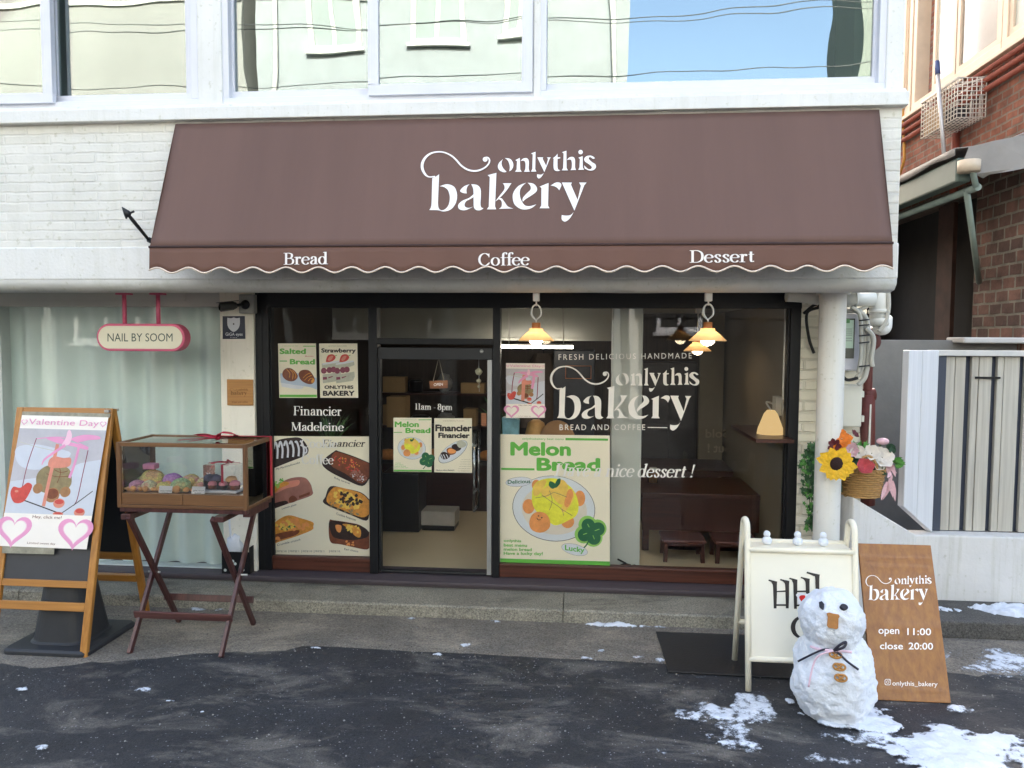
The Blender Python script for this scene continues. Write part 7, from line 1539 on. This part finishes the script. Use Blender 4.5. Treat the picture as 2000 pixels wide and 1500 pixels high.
M_sun = mat('sunflower_yellow', 'e0b012', .6, .25, 30); M_seed = mat('sunflower_centre', '2a1412', .9, .4, 80, .6, 150); M_or = mat('orange_petal', 'd9761c', .6, .25, 40); M_mar = mat('maroon_petal', '5a1520', .6, .2, 40); M_wp = mat('cream_petal', 'ddd3c6', .6, .1, 40); M_pk = mat('pink_petal', 'dfb4ba', .6, .12, 40); M_rose = mat('rose_pink', 'c8575c', .6, .2, 40); M_lf = mat('bright_leaf', '5c9a45', .6, .25, 40); M_lfd = mat('deep_leaf', '31503a', .6, .3, 40); M_stem = mat('flower_stem', '5e6a3c', .7)
vw = Vector((-.25, -1, .25))
yfl = fc.y - .08
def FP(u, v, y=None): return W(u, v, yfl if y is None else y)
def flower(name, lab, fn, mats, c):
    f = thing(name, lab, 'flower', c); m = MB(); m.tube(cr([c, (c + fc) / 2 + Vector((0, .04, .03)), fc + Vector((0, 0, hB * .5))], 5), .006, 6); m.build('stem', M_stem, f)
    m = MB(); fn(m); m.build('petals', mats, f); return f
c = FP(1634, 907, -.60)
f = flower('sunflower', 'large yellow sunflower leaning out at the left of the basket', lambda m: petals(m, c, vw, 30 * sB, 17, .26, 0, .1, 2, .4, 1), M_sun, c); m = MB(); m.ball(c + vw.normalized() * .01, (11 * sB, .022, 12 * sB), 18, amp=.06, fr=8); m.build('seed_head', M_seed, f)
c2 = FP(1644, 858, -.5)
flower('orange_flower', 'orange flower with dark red petals above the sunflower', lambda m: (petals(m, c2, (-.2, -1, .5), 16 * sB, 9, .4, 0, .3, 2, .1, 2), petals(m, c2 + Vector((.09, .01, .035)), (.5, -.6, .6), 9 * sB, 6, .4, 1, .5, 1, .1, 4)), [M_or, M_mar], c2)
c3 = FP(1636, 876, -.56)
flower('orange_flower', 'small orange and maroon flower between the sunflower and the top orange bloom', lambda m: (petals(m, c3 + Vector((-.02, 0, .02)), (-.6, -.8, .1), 12 * sB, 7, .35, 1, .3, 1, .1, 5), petals(m, c3, (0, -1, .1), 9 * sB, 7, .45, 0, .3, 1, .1, 6)), [M_or, M_mar], c3)
c4 = FP(1686, 913, yfl - .07); flower('pink_rose', 'deep pink rose seen through the basket handle', lambda m: [petals(m, c4, (0, -1, .5), (15 - 2 * i) * sB, 6, .55, 0, .75, 1, .05, i) for i in range(5)], M_rose, c4)
for u, v, lab, r_, mm, sd_ in ((1660, 880, 'pale pink flower beside the dark leaf in the basket', 15, M_pk, 3), (1676, 884, 'cream flower in the middle of the basket', 14, M_wp, 4), (1702, 886, 'cream flower right of the green sprig in the basket', 14, M_wp, 5), (1722, 894, 'large white flower at the right side of the basket', 19, M_wp, 6), (1714, 906, 'white flower low on the right rim of the basket', 15, M_wp, 7), (1696, 900, 'cream flower behind the basket handle', 12, M_wp, 8)):
    cc_ = FP(u, v, yfl - .01 * (sd_ % 3)); flower('artificial_flower', lab, lambda m: petals(m, cc_, (.15 * (sd_ - 5), -1, .5), r_ * sB, 6, .5, 0, .35, 2, .1, sd_), mm, cc_)['group'] = 'pale flowers in the basket'
c5 = FP(1724, 862); flower('tulip_bud', 'pale pink bud rising highest at the right of the basket', lambda m: m.ball(c5, (11 * sB, 6 * sB, 6 * sB), 16), M_pk, c5)
m = MB(); rnd = random.Random(12)
for (u, v, n, l, mi, dx, dz) in ((1684, 880, 14, 22, 0, 0, 1), (1676, 895, 10, 16, 0, -.2, .6), (1748, 905, 12, 16, 0, .7, .3), (1668, 895, 6, 20, 1, -.1, -.4), (1632, 936, 4, 26, 1, .05, -1), (1738, 880, 8, 14, 1, .5, .6), (1650, 890, 8, 14, 1, -.3, .5), (1712, 915, 8, 16, 1, .3, -.3), (1740, 935, 5, 34, 2, -.3, -1), (1735, 915, 5, 18, 2, .4, -.7)):
    s0 = FP(u, v, yfl + .01)
    for i in range(n):
        dv_ = Vector((dx + rnd.uniform(-.6, .6), rnd.uniform(-.5, .2), dz + rnd.uniform(-.5, .5))).normalized() * l * sB * rnd.uniform(.7, 1.2); blade(m, s0 + Vector((rnd.uniform(-8, 8) * sB, rnd.uniform(-.03, .03), rnd.uniform(-8, 8) * sB)), s0 + dv_, (3.2 if mi != 1 else 5) * sB, (0, 0, -.01), mi)
o = m.build('foliage', [M_lf, M_lfd, M_pk], t)
# ivy
iv = thing('ivy', 'green ivy trailing down the white brick beside the round column', 'ivy', W(1578, 880, -.06))
m = MB(); mv = MB(); rnd = random.Random(8)
stems = [[(1592, 868), (1584, 880), (1580, 920), (1582, 970), (1578, 1020)], [(1590, 872), (1572, 895), (1574, 930), (1580, 960)], [(1588, 880), (1586, 930), (1585, 990), (1583, 1028)]]
for st in stems:
    P = cr([W(u, v, -.05) for u, v in st], 8); mv.tube(P, .004, 5)
    for q in P:
        for _ in range(2):
            c = q + Vector((rnd.uniform(-.045, .045), rnd.uniform(-.05, 0), rnd.uniform(-.03, .03))); r_ = rnd.uniform(.016, .034); a0 = rnd.uniform(-.6, .6) - PI / 2; nn = Vector((rnd.uniform(-.6, .6), -1, rnd.uniform(-.2, .8))).normalized(); ex = Vector((0, 0, 1)).cross(nn).normalized(); ey = nn.cross(ex)
            lobes = [(0, 1.1), (36, .55), (65, .95), (105, .5), (140, .8), (180, .35), (220, .8), (255, .5), (295, .95), (324, .55)]
            m.add([c + nn * .008] + [c + ex * r_ * l * math.cos(a0 + R(a)) + ey * r_ * l * math.sin(a0 + R(a)) for a, l in lobes], [(0, 1 + i, 1 + (i + 1) % 10) for i in range(10)], 0 if rnd.random() < .7 else 1)
mv.build('stem', M_stem, iv); m.build('leaves', [mat('ivy_leaf', '2f5730', .5, .35, 30), mat('young_ivy_leaf', '5c9a45', .5, .25, 30)], iv)

# ------------------------------------------------------------------ snow left on the ground
sn = MB()
def snow(cx, cy, rx, ry, thr, h=.018, rot=0.0, seed=0, fr=5.0, z=0.0, cell=.014):
    nx_, ny_ = int(2 * rx / cell), int(2 * ry / cell); c, s = math.cos(rot), math.sin(rot); H = {}
    def hh(i, j):
        a, b = -1 + 2 * i / nx_, -1 + 2 * j / ny_; x, y = cx + a * rx * c - b * ry * s, cy + a * rx * s + b * ry * c
        n_ = noise.fractal(Vector((x * fr + seed, y * fr * 1.25, seed)), .9, 2.1, 5) * .6 + noise.noise(Vector((x * 34, y * 34, seed))) * .16 + noise.noise(Vector((x * 80, y * 80, seed))) * .08
        return x, y, n_ + 1 - (a * a + b * b) * 1.15 - thr
    idx = {}; V = []; fs = []
    G_ = [[hh(i, j) for j in range(ny_ + 1)] for i in range(nx_ + 1)]
    def put(key, x, y, w):
        if key not in idx:
            zz = z - .001 if w <= 0 else z + .002 + h * min(1, (w * 2.2) ** .7) * (.7 + .6 * noise.noise(Vector((x * 18, y * 18, 2))))
            idx[key] = len(V); V.append((x, y, zz))
        return idx[key]
    for i in range(nx_):
        for j in range(ny_):
            q = [(i, j), (i + 1, j), (i + 1, j + 1), (i, j + 1)]; f = []
            for e in range(4):
                a, b = q[e], q[(e + 1) % 4]; A, Bq = G_[a[0]][a[1]], G_[b[0]][b[1]]
                if A[2] > 0: f.append(put(a, *A))
                if (A[2] > 0) != (Bq[2] > 0):
                    t_ = A[2] / (A[2] - Bq[2]); f.append(put((min(a, b), max(a, b)), A[0] + (Bq[0] - A[0]) * t_, A[1] + (Bq[1] - A[1]) * t_, 0))
            if len(f) >= 3: fs.append(f)
    sn.add(V, fs, 0, True)
def sp(u, v, ru, rv, thr, h=.014, seed=1, fr=5, z=.004, rot=0, cell=.014):
    p = G(u, v, z); a = G(u + ru, v, z); b = G(u, v + rv, z); snow(p.x, p.y, abs(a.x - p.x), abs(b.y - p.y), thr, h, rot, seed, fr, z, cell)
sp(1665, 1400, 120, 40, .4, .03, 3); sp(1400, 1395, 120, 32, .5, .014, 5, 5); sp(1470, 1385, 60, 40, .45, .014, 6, 5); sp(1440, 1440, 90, 46, .6, .012, 62, 5); sp(1330, 1465, 110, 40, .95, .006, 7, 6)
sp(1900, 1475, 300, 80, .42, .026, 9, 4.2); sp(1700, 1440, 160, 30, .75, .014, 10, 5); sp(1780, 1470, 140, 50, .85, .012, 24, 5); sp(1640, 1485, 120, 30, .9, .01, 11, 6); sp(1880, 1385, 60, 16, .7, .012, 12, 6); sp(1820, 1420, 60, 12, .8, .01, 13, 6)
sp(1380, 1325, 90, 10, .85, .008, 14, 7); sp(1545, 1371, 14, 8, .4, .02, 15, 6); sp(1470, 1350, 30, 12, .7, .01, 16, 6); sp(1330, 1395, 60, 16, .9, .008, 17, 6)
for i, (u, v, ru, rv) in enumerate(((1150, 1286, 22, 5), (1245, 1284, 18, 5), (1285, 1290, 18, 9), (1175, 1272, 14, 4), (855, 1280, 22, 4), (910, 1262, 16, 7), (620, 1266, 26, 3), (42, 1347, 18, 6), (280, 1349, 22, 9), (75, 1460, 26, 9), (335, 1370, 20, 4), (395, 1392, 8, 3), (240, 1178, 34, 8), (390, 1190, 26, 6), (430, 1192, 16, 5), (300, 1204, 20, 5), (800, 1210, 16, 5), (970, 1214, 14, 4), (1600, 1400, 10, 4), (1565, 1396, 12, 5), (700, 1190, 8, 4))):
    sp(u, v, ru, rv, .55, .01, 20 + i, 14, .006, 0, .008)
a, b = G(1040, 1222, .006), G(1330, 1232, .006); snow((a.x + b.x) / 2, SF - .03, (b.x - a.x) / 2, .05, .5, .03, -.0, 41, 3.5, .005, .01)
snow(4.0, -.29, 1.5, .21, .3, .045, 0, 50, 2.5, .131, .012); snow(3.6, -1.0, 1.4, .42, .35, .012, 0, 51, 3, .004, .012)
struct(sn.build('snow_patches', M_gsnow), 'stuff')

gr = MB(); rnd = random.Random(31)
for i in range(1500):
    x, y = rnd.uniform(-4.2, 3.2), rnd.uniform(-3.2, -.6) if rnd.random() < .7 else rnd.gauss(-1.25, .12); r_ = rnd.choice((.003, .004, .004, .005, .007)); z = .005 if y > -1.2 else 0.0
    if y > SF - .02: continue
    a0 = rnd.random() * 6; P = [(x + r_ * math.cos(a0 + k * 1.57) * rnd.uniform(.7, 1.3), y + r_ * math.sin(a0 + k * 1.57) * rnd.uniform(.7, 1.3), z) for k in range(4)]
    gr.add(P + [(x, y, z + r_ * rnd.uniform(.6, 1.2))], [(0, 1, 4), (1, 2, 4), (2, 3, 4), (3, 0, 4)], 0 if rnd.random() < .6 else 1)
struct(gr.build('grit', [mat('pale_grit', '8d8a86', .9, .2, 60), mat('dark_grit', '4a4643', .9, .2, 60)]), 'stuff')

M_loaf = mat('crusty_loaf', 'b5793f', .7, .3, 20, .3, 40)
for i, (u, lab) in enumerate(((760, 'round brown loaf at the left end of the service counter'), (800, 'round brown loaf second from the left on the service counter'), (842, 'round brown loaf on the counter just left of the espresso machine'), (955, 'round brown loaf on the counter right of the espresso machine'))):
    c = Vector((PX(u, 2.53, 900), 2.56 if i != 0 else 2.5, zc_)); m = MB(); m.ball(c + Vector((0, 0, .05)), (.13, .08, .075), 18, amp=.12, fr=3, seed=i + 60, zmin=zc_ + .001)
    tag(m.build('bread_loaf', M_loaf, origin=c), lab, 'bread', 'loaves on the service counter')
for i, (u, lab) in enumerate(((1090, 'first glass jar from the left on the bar table'), (1275, 'glass jar at the left end of the bar table'), (1500, 'glass jar at the right end of the bar table near the beige wall'))):
    if i == 0: continue
    c = Vector((PX(u, 1.5, 950), 1.5, zb_ + .001)); t = thing('storage_jar', lab, 'jar', c); m = MB(); m.lathe([(0, 0), (.05, 0), (.052, .1), (.035, .13), (0, .13)], c, 18); m.build('jar', mat('amber_jar', '6a4a2a', .15, .2, 10), t); m = MB(); m.lathe([(.038, .131), (.038, .155), (0, .156)], c, 16); m.build('lid', M_alu, t)
